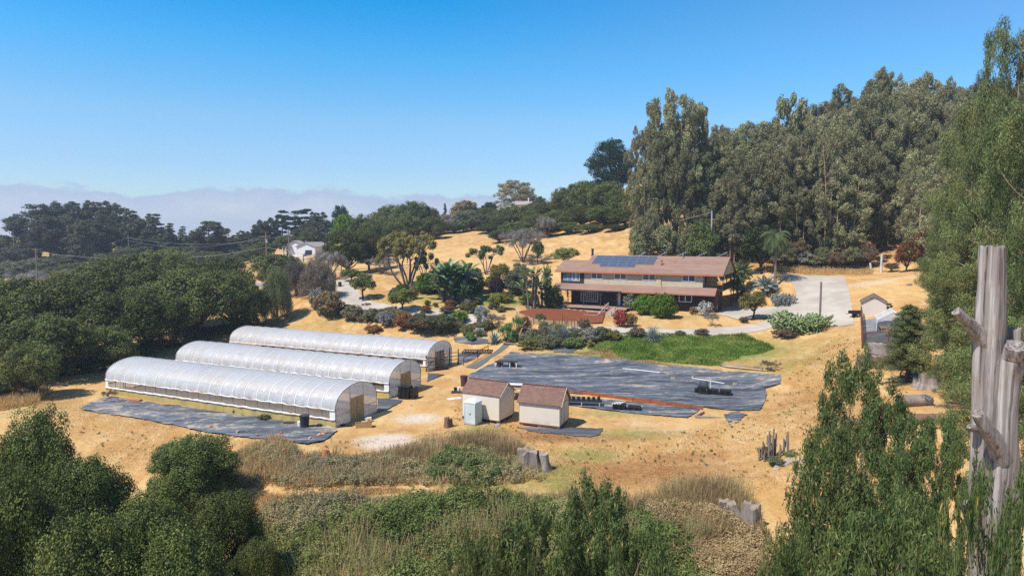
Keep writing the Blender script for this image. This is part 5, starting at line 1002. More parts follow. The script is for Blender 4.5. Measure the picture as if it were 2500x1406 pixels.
# ---- eucalyptus of the forest: slim leaning stems, hanging foliage in ragged tiers
def euc(kind, seed, h, w, c0, nb, nleaf, ll, lw, mat, tr=.2, stems=1, cl=(.9, 1.5), vz=1.0, dn=.5, bz=1.05, pm_=.42):
    rg = np.random.default_rng(seed); m = MB(); Cn, R = [], []
    for s in range(stems):
        b = np.array([rg.uniform(-.5, .5)*(stems > 1), rg.uniform(-.5, .5)*(stems > 1), -.8]); tp = np.array([rg.uniform(-.12, .12)*w+b[0]*3, rg.uniform(-.12, .12)*w+b[1]*3, h*rg.uniform(.86, .97)]); k = 9; cv = rg.normal(size=2)*w*.05
        ax = [b+(tp-b)*i/k+np.array([cv[0], cv[1], 0])*math.sin(i/k*3.1) for i in range(k+1)]; m.tube(ax, [tr*(1-.85*i/k) for i in range(k+1)], 7, cap=False)
        for j in range(nb//stems):
            f = c0+(1-c0)*((j+rg.random())/(nb//stems))**.85; q = ax[min(k, int(f*k))]; u_ = (f-c0)/(1-c0); prof = max(pm_, math.sin((.14+.74*u_)*math.pi)**.6); an = rg.uniform(0, 6.283); rr = w*.5*prof*rg.uniform(.35, 1.0)
            z = c0*h+(f-c0)*h; c = np.array([q[0]+rr*math.cos(an), q[1]+rr*math.sin(an), z+rr*.35*rg.uniform(.2, 1)]); cr = rg.uniform(*cl)*(.6+.4*prof); Cn.append(c); R.append([cr*.95, cr*.95, cr*vz])
            if j % 2 == 0: limbs(m, np.array([q[0], q[1], max(.5, z-rr*.7)]), [c], tr*.28, rg, 4, .08)
    Cn, R = np.array(Cn), np.array(R); bc, br = bumps(rg, Cn, R, 5, .5, .42, -.9)
    parts = [leafcloud(rg, bc, br*np.array([1, 1, bz]), int(nleaf*.72), ll, lw, down=dn, out=.6, shell=.35, up=.15, tvar=.55), leafcloud(rg, Cn, R, int(nleaf*.28), ll, lw, down=dn, shell=.4, out=.6, up=.1, tvar=.6)]
    proto(kind, seed, h, w, m.mesh('trunk', bark_euc), leafmesh('crown', parts, mat))
for s in range(6): euc('euc', 70+s, 26, 8.5, .20, 60, 34000, .40, .12, L_euc, .2, 1+(s % 2), (.8, 1.45), 1.35, .6, 1.15)
for s in range(2): euc('euc_thin', 80+s, 24, 6.5, .12, 40, 16000, .42, .12, L_euc, .16, 2, (.7, 1.2), 1.35, .6)
for s in range(3): euc('euc_big', 85+s, 26, 12, .06, 75, 90000, .26, .085, L_eucg, .35, 2, (1.1, 2.2), 1.05, .6)
for s in range(3): euc('euc_near', 90+s, 12, 9, .04, 110, 52000, .23, .058, L_eucn, .11, 3, (.45, 1.0), 1.0, .38, 1.0, .28)
for s in range(2):
    oak_like('euc_dome', 95+s, 12, 9, .1, 40, 1.25, 64000, .22, .058, L_eucn, .12, bk=bark_euc, sub=12, squash=1.1, down=.42, zr=1.85, tvar=.65)
# ---- pines
def pine(kind, seed, h, w, c0, tiers, nleaf, mat, tr=.3, flat=.38, ll=.5, lw=.14, top='round', crr=.17):
    rg = np.random.default_rng(seed); m = MB(); cx, cy = rg.uniform(-.4, .4, 2); m.tube([(0, 0, -1), (cx*.4, cy*.4, h*.35), (cx, cy, h*.7), (cx*1.3, cy*1.3, h*.97)], [tr*1.2, tr, tr*.6, tr*.1], 7, cap=False); Cn, R = [], []
    for i in range(tiers):
        f = i/(tiers-1); z = h*(c0+(1-c0)*f*.97); pr = {'round': (math.sin(math.pi*(.16+.72*f))**.7), 'cone': 1-.86*f, 'flat': .35+.75*f if f < .85 else .8}[top]; nb = max(3, int(7*pr+rg.integers(0, 2)))
        for b in range(nb):
            an = rg.uniform(0, 6.283); rr = w*.5*pr*rg.uniform(.45, 1); c = np.array([cx*f+rr*math.cos(an), cy*f+rr*math.sin(an), z+rr*.18*rg.uniform(-.5, 1)]); cr = w*crr*rg.uniform(.7, 1.2)*(.55+.45*pr); Cn.append(c); R.append([cr, cr, cr*flat])
            m.tube([(cx*f, cy*f, z-rr*.25), tuple(c)], [tr*.22, .03], 4, cap=False)
    Cn, R = np.array(Cn), np.array(R); bc, br = bumps(rg, Cn, R, 4, .5, .5, -.5)
    proto(kind, seed, h, w, m.mesh('trunk', bark_dark), leafmesh('crown', [leafcloud(rg, bc, br, int(nleaf*.6), ll, lw, out=.3, shell=.3, up=.5, tvar=.6), leafcloud(rg, Cn, R, int(nleaf*.4), ll, lw, out=.3, shell=.3, up=.5, tvar=.6)], mat))
for s in range(3): pine('pine', 100+s, 22, 12, .28, 11, 22000, L_pine, .35, .75, .7, .24, crr=.15)
for s in range(2): pine('pine_tall', 105+s, 20, 6.5, .2, 14, 12000, L_pine, .25, .6, .6, .2, 'cone', .2)
pine('cypress', 108, 14, 13, .45, 5, 12000, L_cyp, .4, .25, .6, .2, 'flat'); pine('dark_conifer', 109, 22, 14, .08, 15, 40000, L_cyp, .35, .85, .6, .24, 'round', .17)
def fir(seed, h, w, nb, nleaf, mat):
    rg = np.random.default_rng(seed); m = MB(); m.tube([(0, 0, -.6), (0, 0, h*.5), (0, 0, h)], [.22, .14, .03], 9); Cn, R = [], []
    for i in range(nb):
        f = .16+.82*(i/nb); z = h*f; rr = w*.5*(1-f)**.7*rg.uniform(.45, 1.15)+.15; an = i*2.4
        for j in range(5):
            g = (j+1)/5; c = np.array([rr*g*math.cos(an), rr*g*math.sin(an), z+rr*.18*g-.25*g*g*rr*.6]); Cn.append(c); s = (.22+.42*math.sin(g*2.4))*(.6+.5*(1-f)); R.append([s, s, s*.6])
        m.tube([(0, 0, z-.1), tuple(Cn[-1])], [.035, .01], 4, cap=False)
    proto('fir', seed, h, w, m.mesh('trunk', bark_dark), leafmesh('crown', [leafcloud(rg, Cn, R, nleaf, .20, .045, out=.25, shell=.2, up=.5, tvar=.7)], mat))
fir(120, 8, 6.8, 80, 52000, L_fir)
# ---- bare twiggy tree
def twiggy(kind, seed, h, w, n, mat, bk, ll=.35, lw=.05, cl=1.0, nstem=5, base=.1, nleaf=9000, spread=1.):
    rg = np.random.default_rng(seed); m = MB(); Cn, R = [], []
    for i in range(nstem):
        an = 6.283*i/nstem+rg.uniform(-.4, .4); t = np.array([w*.32*spread*math.cos(an), w*.32*spread*math.sin(an), h*rg.uniform(.5, .75)]); limbs(m, (0, 0, -.3), [t], .13*h/7, rg, 6, .08, .5)
        for j in range(n//nstem):
            d = unit(rg.normal(size=3)); d[2] = abs(d[2])*.9; c = t*.8+d*np.array([w*.28, w*.28, h*.3]); c[2] = min(c[2], h*.95); Cn.append(c); s = cl*rg.uniform(.6, 1.1); R.append([s, s, s*.8]); m.tube([tuple(t*rg.uniform(.6, 1)), tuple(c)], [.05*h/7, .015], 4, cap=False)
    proto(kind, seed, h, w, m.mesh('trunk', bk), leafmesh('crown', [leafcloud(rg, Cn, R, nleaf, ll, lw, out=.8, shell=.1, up=.4, tvar=.6)], mat))
twiggy('bare', 130, 7, 9, 60, L_grey, bark_grey, .45, .035, 1.0, 6, nleaf=15000)
twiggy('bare_bush', 131, 2.2, 3.2, 30, L_grey, bark_grey, .25, .02, .45, 6, nleaf=5000)
twiggy('clumpy', 132, 7, 7, 20, L_olive, bark_grey, .32, .16, .75, 5, nleaf=5200)
twiggy('tall_airy', 133, 14, 12, 90, L_yel, bark_grey, .36, .17, 1.05, 7, nleaf=17000, spread=1.0)
# weeping tree
def weeping(seed, h, w, mat):
    rg = np.random.default_rng(seed); m = MB(); m.tube([(0, 0, -.5), (.1, 0, h*.35), (0, .1, h*.6)], [.3, .25, .15], 8); Cn, R = [], []
    for i in range(26):
        an = i*2.4; rr = w*.42*math.sqrt((i+.5)/26); t = np.array([rr*math.cos(an), rr*math.sin(an), h*(.93-.45*(i/26)**1.5)]); m.tube([(0, 0, h*.5), tuple(t*.7+np.array([0, 0, h*.25])), tuple(t)], [.08, .05, .02], 4, cap=False)
        for j in range(5): Cn.append(t+np.array([rg.uniform(-.4, .4), rg.uniform(-.4, .4), -j*h*.11])); s = w*.125; R.append([s, s, s*1.35])
    Cn = np.array(Cn); Cn[:, 2] = np.maximum(Cn[:, 2], .5); proto('weeping', seed, h, w, m.mesh('trunk', bark_grey), leafmesh('crown', [leafcloud(rg, Cn, R, 34000, .30, .07, down=.8, out=.6, shell=.2, up=.1, tvar=.5)], mat))
weeping(140, 8, 7, L_pepper)
# ---- placing
def plant(kind, px, py0, base, wpx, label, name, cat='tree', group=None, mat=None, v=None, bk=None, sink=0., rz=None, hs=1.):
    """px centre, py0 pixel of the top, base = pixel row of the foot (>=400) or distance (<400), wpx crown width in pixels"""
    g = G(px, base) if base >= 400 else col(px, base)
    top = atd(px, py0, g[1])[2]; h = max(.3, (top-g[2]+sink)*hs); w = wpx*g[1]/F
    L0 = PROTO[kind]; i = (plant.n if v is None else v) % len(L0); plant.n += 1; ph, pw, tm, cm = L0[i]
    o = empty(name, (g[0], g[1], g[2]-sink), label, cat, group, rz if rz is not None else plant.n*2.399 % 6.283)
    s = (w/pw, w/pw, h/ph)
    link('trunk', tm, o, scale=s, mat=bk); link('crown', cm, o, scale=s, mat=mat)
    return o
plant.n = 0
OR = ['first', 'second', 'third', 'fourth', 'fifth', 'sixth', 'seventh', 'eighth', 'ninth', 'tenth', 'eleventh', 'twelfth', 'thirteenth', 'fourteenth', 'fifteenth', 'sixteenth', 'seventeenth', 'eighteenth', 'nineteenth', 'twentieth']+['twenty '+w_ for w_ in ('first', 'second', 'third', 'fourth', 'fifth', 'sixth', 'seventh', 'eighth', 'ninth')]+['thirty '+w_ for w_ in ('first', 'second', 'third', 'fourth', 'fifth', 'sixth', 'seventh', 'eighth', 'ninth')]
# ================================================================ oak grove on the left
grove = [ # px, top, dist, width
 (40,668,92,230),(190,672,96,260),(90,760,78,240),(250,640,118,240),(330,612,135,260),(420,640,112,250),(470,648,108,240),(565,655,112,170),(170,655,120,200),(520,622,132,200),(290,700,92,230),(-30,720,84,220),(240,790,84,170),(60,830,70,150),(600,690,113,110),(400,605,150,200),(350,690,100,210)]
gl = ['broad oak at the left edge above the dark undergrowth','rounded oak second in from the left edge of the grove','low oak whose crown reaches down beside the dry yard at the far left','tall oak in the middle rank of the left grove','highest back oak of the left grove under the pine row','big oak crown directly above the grey forked trunk','front oak with a pale forked trunk behind the middle greenhouse','right end oak of the grove beside the pale pepper tree','back oak near the roadside pole','back right oak of the grove below the white rail fence','inner dark oak between the forked oak and the left edge','half cut oak at the very left frame edge','small oak in the shade at the grove foot','low oak clump at the left yard edge','small oak tucked at the right foot of the grove','back middle oak just below the pine row','full oak crown left of the forked trunk']
for i, (px, top, D, w) in enumerate(grove):
    plant('oak', px, top, D, w, gl[i], 'oak_tree', 'tree', 'oaks of the left grove', v=i)
for i, (x, t, D, w) in enumerate(((130,850,80,90),(200,865,83,90),(330,840,96,90),(30,880,74,100),(-20,900,70,90),(270,860,88,80),(400,830,104,80),(540,790,112,80),(590,780,113,70))):
    plant('shrub', x, t, D, w, 'dark undergrowth bush in the deep shade under the left oak grove', 'undergrowth_bush', 'bush', 'bushes under the left oak grove')
# foreground oaks
fo = [(450,1045,44,250,'near oak with a ragged round crown before the long front cloth'),(60,985,38,240,'dark oak crown at the left frame edge below the yard'),(180,1080,34,260,'spreading oak crown sloping down from the left edge'),(20,1130,28,260,'oak mass cut off by the bottom left corner'),(330,1180,31,280,'lower near oak crown beneath the ragged round one'),(160,1240,26,330,'lowest oak crown at the bottom left'),(520,1180,34,220,'right lobe oak of the near left oak group'),(400,1270,27,330,'oak crown at the bottom edge left of the dark hollow'),(600,1290,30,160,'small oak bush right of the bottom oak crowns')]
for i, (px, top, D, w, lab) in enumerate(fo): plant('near_oak', px, top, D, w, lab, 'oak_tree', 'tree', 'near oaks at the bottom left', v=i, sink=.3)
# ================================================================ far left ridge: pines, cypress, dark trees
pn = [(95,505,290,120),(150,497,300,90),(195,498,292,80),(240,497,300,90),(285,502,290,80),(120,530,270,100),(260,530,275,80),(210,540,265,80)]
for i, (x, t, D, w) in enumerate(pn): plant('pine', x, t, D, w, OR[i]+' broad crowned pine counted along the far left pine row' if i < 5 else ('lower pine in front of the broad pines, the '+('left' if i == 5 else 'right' if i == 6 else 'middle')+' one'), 'pine_tree', 'tree', 'pines of the far left row', v=i)
for i, (x, t, D, w) in enumerate(((305,520,288,60),(345,535,282,55),(400,560,280,60),(430,575,285,60),(475,570,286,55),(495,578,280,50),(535,572,285,60),(560,580,284,50),(578,575,288,45),(615,572,285,50),(630,560,283,45),(655,560,280,50),(745,540,290,60),(800,545,275,55),(735,560,280,60))): plant('pine', x, t, D, w, OR[i]+' filler pine counted rightwards in the low part of the far tree belt', 'pine_tree', 'tree', 'low pines of the far tree belt', v=i)
for i, (x, t, D, w) in enumerate(((330,515,285,60),(365,522,290,45),(385,523,280,70),(420,545,275,50),(445,553,290,40),(160,560,270,60),(60,560,280,60),(350,560,270,60))):
    plant('pine_tall', x, t, D, w, 'slim spiky pine, the '+OR[i]+' of the spiky ones in the far left row' if i < 5 else OR[i-5]+' young pine at the foot of the far left row', 'pine_tree', 'tree', 'slim pines of the far left row', v=i)
plant('pine', 512, 545, 270, 90, 'solitary wide pine standing right of the spiky pines', 'pine_tree'); plant('pine', 594, 565, 285, 45, 'small round pine alone before the distant tan hill', 'pine_tree')
plant('cypress', 722, 518, 290, 80, 'flat topped layered cypress behind the white house', 'cypress_tree'); plant('cypress', 690, 530, 295, 50, 'smaller layered cypress left of the flat topped one', 'cypress_tree'); 
for i, (x, t, D, w, lab) in enumerate(((640,540,265,50,'dark pine left of the transformer pole'),(668,535,270,40,'narrow dark pine right of the transformer pole'),(776,522,275,60,'round dark pine right of the layered cypress'),(700,570,262,70,'dark tree directly behind the white house roof'),(760,560,262,80,'dark tree right behind the white house'),(640,585,240,60,'dark tree at the foot of the transformer pole'),(610,605,250,70,'dark bush above the white rail fence'))): plant('round' if i > 2 else 'pine', x, t, D, w, lab, 'dark_tree', 'tree', 'dark trees around the white house', mat=L_pine if i < 3 else L_oak)
far = [(20,600,260,120),(70,590,290,120),(460,590,280,90),(420,600,262,80),(560,600,275,70),(340,625,250,80),(480,620,240,90),(180,640,235,90),(120,650,225,90),(545,620,232,90),(250,620,250,90),(-10,650,215,90),(60,640,240,90),(590,612,255,50),(390,590,275,70),(300,600,262,70)]
far += [(0,570,290,90),(-30,585,280,110)]; far += [(x_, t_, D_, 95) for x_, t_, D_ in ((-20,620,235),(30,635,225),(90,628,245),(150,620,262),(200,612,268),(160,655,205),(230,600,275),(270,612,262),(330,600,268),(360,612,255),(410,625,245),(450,612,255),(500,600,268),(520,612,255),(560,625,240),(590,600,272),(440,640,225),(330,640,225),(620,590,285),(600,575,300))]
far.sort()
for i, (x, t, D, w) in enumerate(far): plant('round', x, t, D, w, ['low bushy tree','round dark tree','dull olive tree'][i % 3]+', '+OR[i]+' counted rightwards on the slope under the far left pines', 'bushy_tree', 'tree', 'bushy trees below the pine row', v=i, mat=(L_oak, L_pine, L_olive)[i % 3])
plant('bare_bush', 60, 655, 205, 90, 'pale dry brush heap beside the road at the far left', 'dry_bush', 'bush'); plant('bare_bush', 100, 668, 203, 60, 'smaller dry brush right of the roadside pole', 'dry_bush', 'bush'); plant('shrub', 20, 700, 190, 80, 'low green bush before the road at the left edge', 'roadside_bush', 'bush', mat=L_olive)
plant('euc_thin', 548, 562, 400-1, 22, 'tiny far eucalyptus on the skyline beside the tan hill', 'eucalyptus_tree')
plant('round', 655, 616, 175, 105, 'dark rounded tree below the white house, behind the pepper tree', 'oak_tree', v=1); plant('round', 700, 620, 178, 70, 'dark tree right of the rounded one, below the white house', 'oak_tree', v=2)
plant('shrub', 650, 655, 182, 60, 'yellow green bush at the foot of the transformer pole', 'bush', 'bush', mat=L_yel)
# ================================================================ middle: around the driveway bend
plant('weeping', 671, 660, 117, 78, 'pale green weeping pepper tree at the right end of the oak grove', 'pepper_tree', mat=L_pepper)
plant('weeping', 775, 640, 126, 95, 'grey brown drooping tree left of the driveway bend', 'weeping_tree', mat=leafmat('drab_leaf', (.12, .10, .07), (.32, .26, .19), (.42, .33, .28), .9)); plant('weeping', 720, 640, 130, 80, 'drab twiggy tree between the pepper tree and the drooping tree', 'twiggy_tree', mat=leafmat('drab_leaf', (.11, .09, .07), (.24, .2, .16)))
plant('round', 832, 497, 245, 52, 'dark upright bushy tree on the ridge left of the big oaks', 'bushy_tree', mat=L_cyp); plant('round', 846, 516, 215, 80, 'bright green round tree below the dark upright one', 'green_tree', mat=L_bright)
big = [(1060,525,222,70),(905,520,205,120),(960,497,225,110),(1010,487,232,110),(1045,500,235,70),(880,560,190,90),(930,540,195,110),(985,520,220,110),(1020,525,228,100)]
for i, (x, t, D, w) in enumerate(big): plant('oak', x, t, D, w, ['small low oak at the right foot of the big hilltop oak mass','left shoulder oak of the big hilltop oak mass','middle oak of the big hilltop oak mass','highest oak of the big hilltop oak mass','right end oak of the big hilltop oak mass','dark oak left below the hilltop mass, beside the bright green tree','lower front oak beneath the left shoulder of the mass','lower front oak beneath the middle of the mass','lower front oak beneath the highest crown of the mass'][i], 'oak_tree', 'tree', 'big hilltop oaks', v=i)
plant('oak', 845, 555, 152, 120, 'tall dark oak with long bare trunks behind the driveway bend', 'oak_tree', v=2); plant('oak', 900, 565, 158, 90, 'dark oak with orange dead leaves right of the tall dark oak', 'oak_tree', v=3, mat=leafmat('browned_oak', (.03, .04, .015), (.11, .10, .04), (.3, .14, .05), .88)); plant('bare', 800, 600, 146, 90, 'leafless grey tree left of the tall dark oak', 'bare_tree'); plant('small', 855, 655, 142, 60, 'small green tree under the tall dark oak', 'small_tree')
plant('bare', 930, 620, 150, 80, 'leafless grey branches left of the airy yellow green tree', 'bare_tree')
plant('tall_airy', 995, 543, 131, 130, 'tall airy yellow green tree with many slender stems', 'airy_tree'); plant('clumpy', 1035, 600, 133, 66, 'thin clumpy branch tree right beside the airy tree', 'airy_tree', mat=L_yel)
plant('small', 887, 664, 730, 72, 'small round dark tree casting its shadow in the driveway bend', 'small_tree', v=0, bk=bark_dark)
plant('clumpy', 1186, 584, 670, 84, 'lone clumpy tree with a bare crooked trunk on the dry slope', 'clumpy_tree', mat=L_oak); plant('bare', 1276, 543, 640, 115, 'big leafless grey tree with a domed crown on the slope', 'bare_tree'); plant('small', 1313, 585, 645, 36, 'little dark bush at the right of the leafless domed tree', 'small_tree')
plant('small', 1379, 602, 150, 76, 'light green upright bushy tree behind the left wing of the house', 'bushy_tree', mat=leafmat('fresh_leaf', (.12, .14, .04), (.28, .28, .1)))
for i, (x, t, D, w, mt, lab) in enumerate(((1255,443,330,95,L_euc,'distant rounded eucalyptus rising above the hilltop oaks'),(1290,470,335,55,L_euc,'lower right shoulder of the distant rounded eucalyptus pair'),(1195,490,300,45,L_cyp,'dark pine left of the distant rounded eucalyptus'),(1085,497,330,18,L_cyp,'tiny spire shaped conifer on the hilltop skyline'),(1318,478,300,40,L_pine,'dark round skyline tree right of the distant eucalyptus'))):
    plant('euc' if i < 2 else ('pine_tall' if i == 3 else 'round'), x, t, D, w, lab, 'skyline_tree', 'tree', mat=mt)
for i, (x, t, D, w, mt, lab) in enumerate(((1135,485,262,80,leafmat('golden_leaf', (.12, .10, .04), (.30, .22, .11), (.38, .26, .14), .6),'golden brown round tree on the hilltop'),(1140,510,252,80,L_olive,'grey green round tree just below the golden brown one'),(1095,530,250,70,L_grey,'leafless grey shrub right of the big hilltop oaks'),(1085,515,275,60,L_grey,'grey twiggy tree on the skyline behind the leafless shrub'),(1180,520,235,75,leafmat('dull_leaf', (.07, .09, .05), (.17, .18, .11)),'wide dull green bush mass in the middle of the hill slope'),(1210,530,228,60,L_oak,'dark bush right of the dull green bush mass'),(1230,505,240,70,L_oak,'dark oak behind the right end of the dull bush mass'))):
    plant('round' if mt is not L_grey else 'bare', x, t, D, w, lab, 'hill_tree', 'tree', mat=mt, v=i)
hl = [(1075,540,240,70),(1110,545,236,80),(1150,535,240,80),(1195,545,225,80),(1240,560,200,70),(1290,555,192,70),(1335,548,190,80),(1385,540,188,80),(1440,545,182,80),(1500,548,176,70),(1180,505,262,80),(1215,515,255,80),(1250,500,235,90),(1300,495,230,90),(1340,490,222,90),(1385,455,215,110),(1430,437,208,120),(1480,440,200,110),(1520,470,190,90),(1260,540,205,90),(1310,520,205,90),(1365,510,200,90),(1420,500,196,100),(1475,500,188,110),(1525,505,178,90),(1220,560,190,70),(1570,480,185,80)]
for i, (x, t, D, w) in enumerate(hl): plant('oak', x, t, D, w, ('low oak' if i < 10 else 'full oak')+' on the hill behind the house, '+OR[i]+' in the belt counted rightwards', 'oak_tree', 'tree', 'oaks along the hill crest behind the house', v=i)
plant('dark_conifer', 1487, 348, 232, 98, 'dark blue green conifer towering over the oaks left of the eucalyptus', 'conifer_tree')
plant('bare', 1335, 520, 186, 50, 'grey trunked bare tree at the lower edge of the hill oaks', 'bare_tree')
# ================================================================ eucalyptus forest
us_dummy = 0; R = random.Random(21); sky_x = [1530,1550,1600,1640,1690,1720,1780,1850,1920,2000,2060,2120,2180,2240,2300,2380,2440,2500,2600]; sky_y = [420,330,262,240,265,305,300,300,282,262,225,196,180,185,215,215,200,170,150]
def skyl(x): return float(np.interp(x, sky_x, sky_y))
for i, (x, t, D, w) in enumerate(((1600,262,142,85),(1645,240,141,110),(1688,266,143,75),(1560,330,146,70),(1620,330,139,90),(1575,400,139,70),(1660,380,138,80))): plant('euc', x, t, D, w, ['left crown of the tall eucalyptus trio behind the house','highest middle crown of the tall eucalyptus trio behind the house','right crown of the tall eucalyptus trio behind the house','outer left eucalyptus beside the dark conifer','lower front eucalyptus beneath the tall trio','low leafy eucalyptus at the left edge of the forest','low leafy eucalyptus right under the trio'][i], 'eucalyptus_tree', 'tree', 'tall eucalyptus group left of the forest', v=i)
for i, (x, t, D, w) in enumerate(((1570,520,137,70),(1560,560,136,60),(1620,540,136,70),(1680,540,135,60),(1720,590,134,60))): plant('round', x, t, D, w, OR[i]+' blue green sapling clump at the foot of the tall eucalyptus trio', 'eucalyptus_sapling', 'tree', 'saplings under the eucalyptus trio', mat=L_euc)
rows = [(138, 1720, 2330, 42, 60, 235), (146, 1735, 2350, 42, 40, 150), (155, 1700, 2400, 42, 15, 80), (165, 1760, 2450, 40, 0, 30)]
k = 0
for ri, (D, x0, x1, st, a, b) in enumerate(rows):
    x = x0; j = 0
    while x < x1:
        xx = x+R.uniform(-14, 14); DD = D+R.uniform(-4, 4)-(max(0, xx-2150)*.09); tp = skyl(xx)+R.uniform(a, b)*(1 if ri else .9)+(0 if ri < 3 else 0)
        if ri == 3: tp = skyl(xx)+R.uniform(0, 22)
        lab = OR[j]+[' trunk from the left in the front row of the eucalyptus forest', ' eucalyptus crown from the left in the second rank of the forest wall', ' eucalyptus crown from the left in the rank below the forest skyline', ' eucalyptus crown from the left along the forest skyline'][ri]
        if not (ri == 0 and 2130 < xx < 2200): plant('euc' if R.random() < .72 else 'euc_thin', xx, tp, DD, R.uniform(80, 118), lab, 'eucalyptus_tree', 'tree', ['front row eucalyptus of the forest', 'second rank eucalyptus', 'middle eucalyptus of the forest wall', 'skyline eucalyptus'][ri])
        x += st; j += 1
for i, (x, t, D, w) in enumerate(((2150,420,150,110),(2170,480,141,80),(2200,380,148,110),(2130,520,139,60),(1790,420,136,70),(1900,430,136,80),(2050,420,135,90),(1960,460,135,70),(2260,380,118,110),(2300,430,112,110))): plant('euc_thin', x, t, D, w, OR[i]+' thin young eucalyptus filling a gap near the forest foot', 'eucalyptus_tree', 'tree', 'thin eucalyptus in the forest gaps')
plant('clumpy', 1940, 183, 168, 120, 'sparse topped eucalyptus with bare twigs above the forest skyline', 'eucalyptus_tree', mat=L_euc, bk=bark_grey)
plant('dark_conifer', 2380, 190, 150, 60, 'pointed conifer tip on the forest skyline', 'conifer_tree', mat=L_pine)
us = sorted([(1930,600),(1960,610),(2010,600),(2040,612),(2080,600),(2100,615),(1990,620),(2060,625),(1915,615),(2230,610),(2255,600),(1945,585),(2120,590)])
for i, (x, t) in enumerate(us): plant('round', x, t, 134-R.random()*3, R.uniform(45, 80), OR[i]+' scrubby bush along the edge of the eucalyptus forest floor', 'scrub_bush', 'bush', 'scrub along the forest edge', v=i, mat=(L_euc, L_olive, L_brown, L_silver)[i % 4])
plant('round', 2290, 617, 100, 72, 'pale yellow green feathery bush at the right forest edge', 'feathery_bush', 'bush', mat=leafmat('fennel_leaf', (.12, .16, .05), (.28, .31, .13))); plant('round', 2215, 590, 122, 60, 'orange brown withered bush at the track mouth', 'withered_bush', 'bush', mat=L_rust); plant('small', 2250, 555, 118, 60, 'orange leaved young tree at the right forest edge', 'orange_tree', mat=L_rust); plant('round', 2180, 640, 126, 40, 'brown withered heap beside the forest track', 'withered_bush', 'bush', mat=L_brown)
plant('round', 1860, 545, 668, 118, 'large dark dense tree beside the tall queen palm', 'dark_tree', mat=leafmat('dense_dark_leaf', (.018, .036, .010), (.075, .10, .03)), v=0); plant('round', 1710, 530, 134, 90, 'dark oak behind the tall grey pole', 'oak_tree', v=1)
# big eucalyptus at the right
for i, (x, t, D, w, lab) in enumerate(((2485,95,62,200,'tallest green eucalyptus rising at the right frame edge'),(2380,340,72,190,'green eucalyptus crown left of the tall bare snag, above the conifer'),(2440,250,66,200,'green eucalyptus crown behind the tall bare snag'),(2330,600,70,150,'lower green eucalyptus branch mass right of the conifer'),(2560,300,45,300,'eucalyptus cut by the right frame edge behind the short snag stem'),(2400,640,50,230,'leafy green eucalyptus directly behind the snag trunk'),(2350,740,56,130,'drooping eucalyptus boughs left of the snag stub branch'),(2480,800,36,260,'dark green eucalyptus at the lower right behind the snag'),(2330,500,84,130,'green eucalyptus at the right end of the forest edge'))): plant('euc_big', x, t, D, w, lab, 'eucalyptus_tree', 'tree', 'big eucalyptus at the right', v=i)
# near saplings
nr = [(2110,935,25,290,'tallest near eucalyptus sapling in front of the grey log'),(2050,1085,22,200,'near eucalyptus sapling left of the tallest one'),(2205,1050,22,260,'near eucalyptus sapling right of the tallest one'),(2060,1090,20,400,'middle eucalyptus sapling mass at the bottom right'),(2240,1120,19,380,'eucalyptus sapling left of the snag foot'),(2320,1050,28,170,'dark sapling between the brown log and the snag'),(1960,1230,18,260,'eucalyptus foliage at the bottom edge right of centre'),(2230,1340,14,420,'lowest eucalyptus foliage before the snag foot'),(2500,1260,11,300,'eucalyptus spray overlapping the snag foot at the corner'),(1475,1225,21,300,'dark eucalyptus top rising from the brambles at the bottom centre'),(1330,1300,19,330,'eucalyptus tips at the bottom edge left of centre'),(1590,1330,19,300,'eucalyptus tips at the bottom edge right of the dark top'),(1150,1375,18,240,'small eucalyptus tips low at the bottom edge')]
for i, (x, t, D, w, lab) in enumerate(nr): plant('euc_dome' if i in (3, 4, 6) else 'euc_near', x, t, D, w, lab, 'eucalyptus_sapling', 'tree', 'near eucalyptus saplings', v=i)
# conifer by the sheds
plant('fir', 2232, 742, 62, 175, 'dark green fir tree with layered boughs beside the mesh fence', 'fir_tree'); plant('small', 2285, 900, 60, 40, 'thin drooping sapling right of the fir tree', 'sapling', mat=L_eucg)
# ================================================================ special plants
def blade(V, T, p, d, n, ln, w, droop, t, seg=3, up=0.):
    """one arching strap leaf from p along d; V collects quads"""
    p = np.array(p, float); d = unit(np.array(d, float)); s = unit(np.cross(d, np.array([0, 0, 1.])+1e-3)); pts = [p]
    for k in range(seg): d = unit(d+np.array([0, 0, -droop/seg])); pts.append(pts[-1]+d*ln/seg)
    for k in range(seg):
        w0, w1 = w*math.sin(math.pi*(.22+.7*k/seg)), w*math.sin(math.pi*(.22+.7*(k+1)/seg))*(1 if k < seg-1 else .1)
        V.append(np.array([pts[k]-s*w0/2, pts[k]+s*w0/2, pts[k+1]+s*w1/2, pts[k+1]-s*w1/2])); T.append(t)
def rosette(kind, seed, h, w, n, ln, lw, droop, mat, el=(.15, 1.3), trunk=0, tr=.1, bk=None):
    rg = np.random.default_rng(seed); V, T = [], []
    for i in range(n):
        e = el[0]+(el[1]-el[0])*(i/n); a = i*2.399; d = (math.cos(a)*math.cos(e), math.sin(a)*math.cos(e), math.sin(e)); blade(V, T, (d[0]*.05, d[1]*.05, trunk), d, n, ln*rg.uniform(.8, 1.1), lw, droop, rg.random())
    m = MB(); m.tube([(0, 0, -.1), (0, 0, trunk+.05)], [tr*1.2, tr], 7); proto(kind, seed, h, w, m.mesh('stem', bk or bark_grey), leafmesh('leaves', [(np.concatenate(V), np.array(T))], mat))
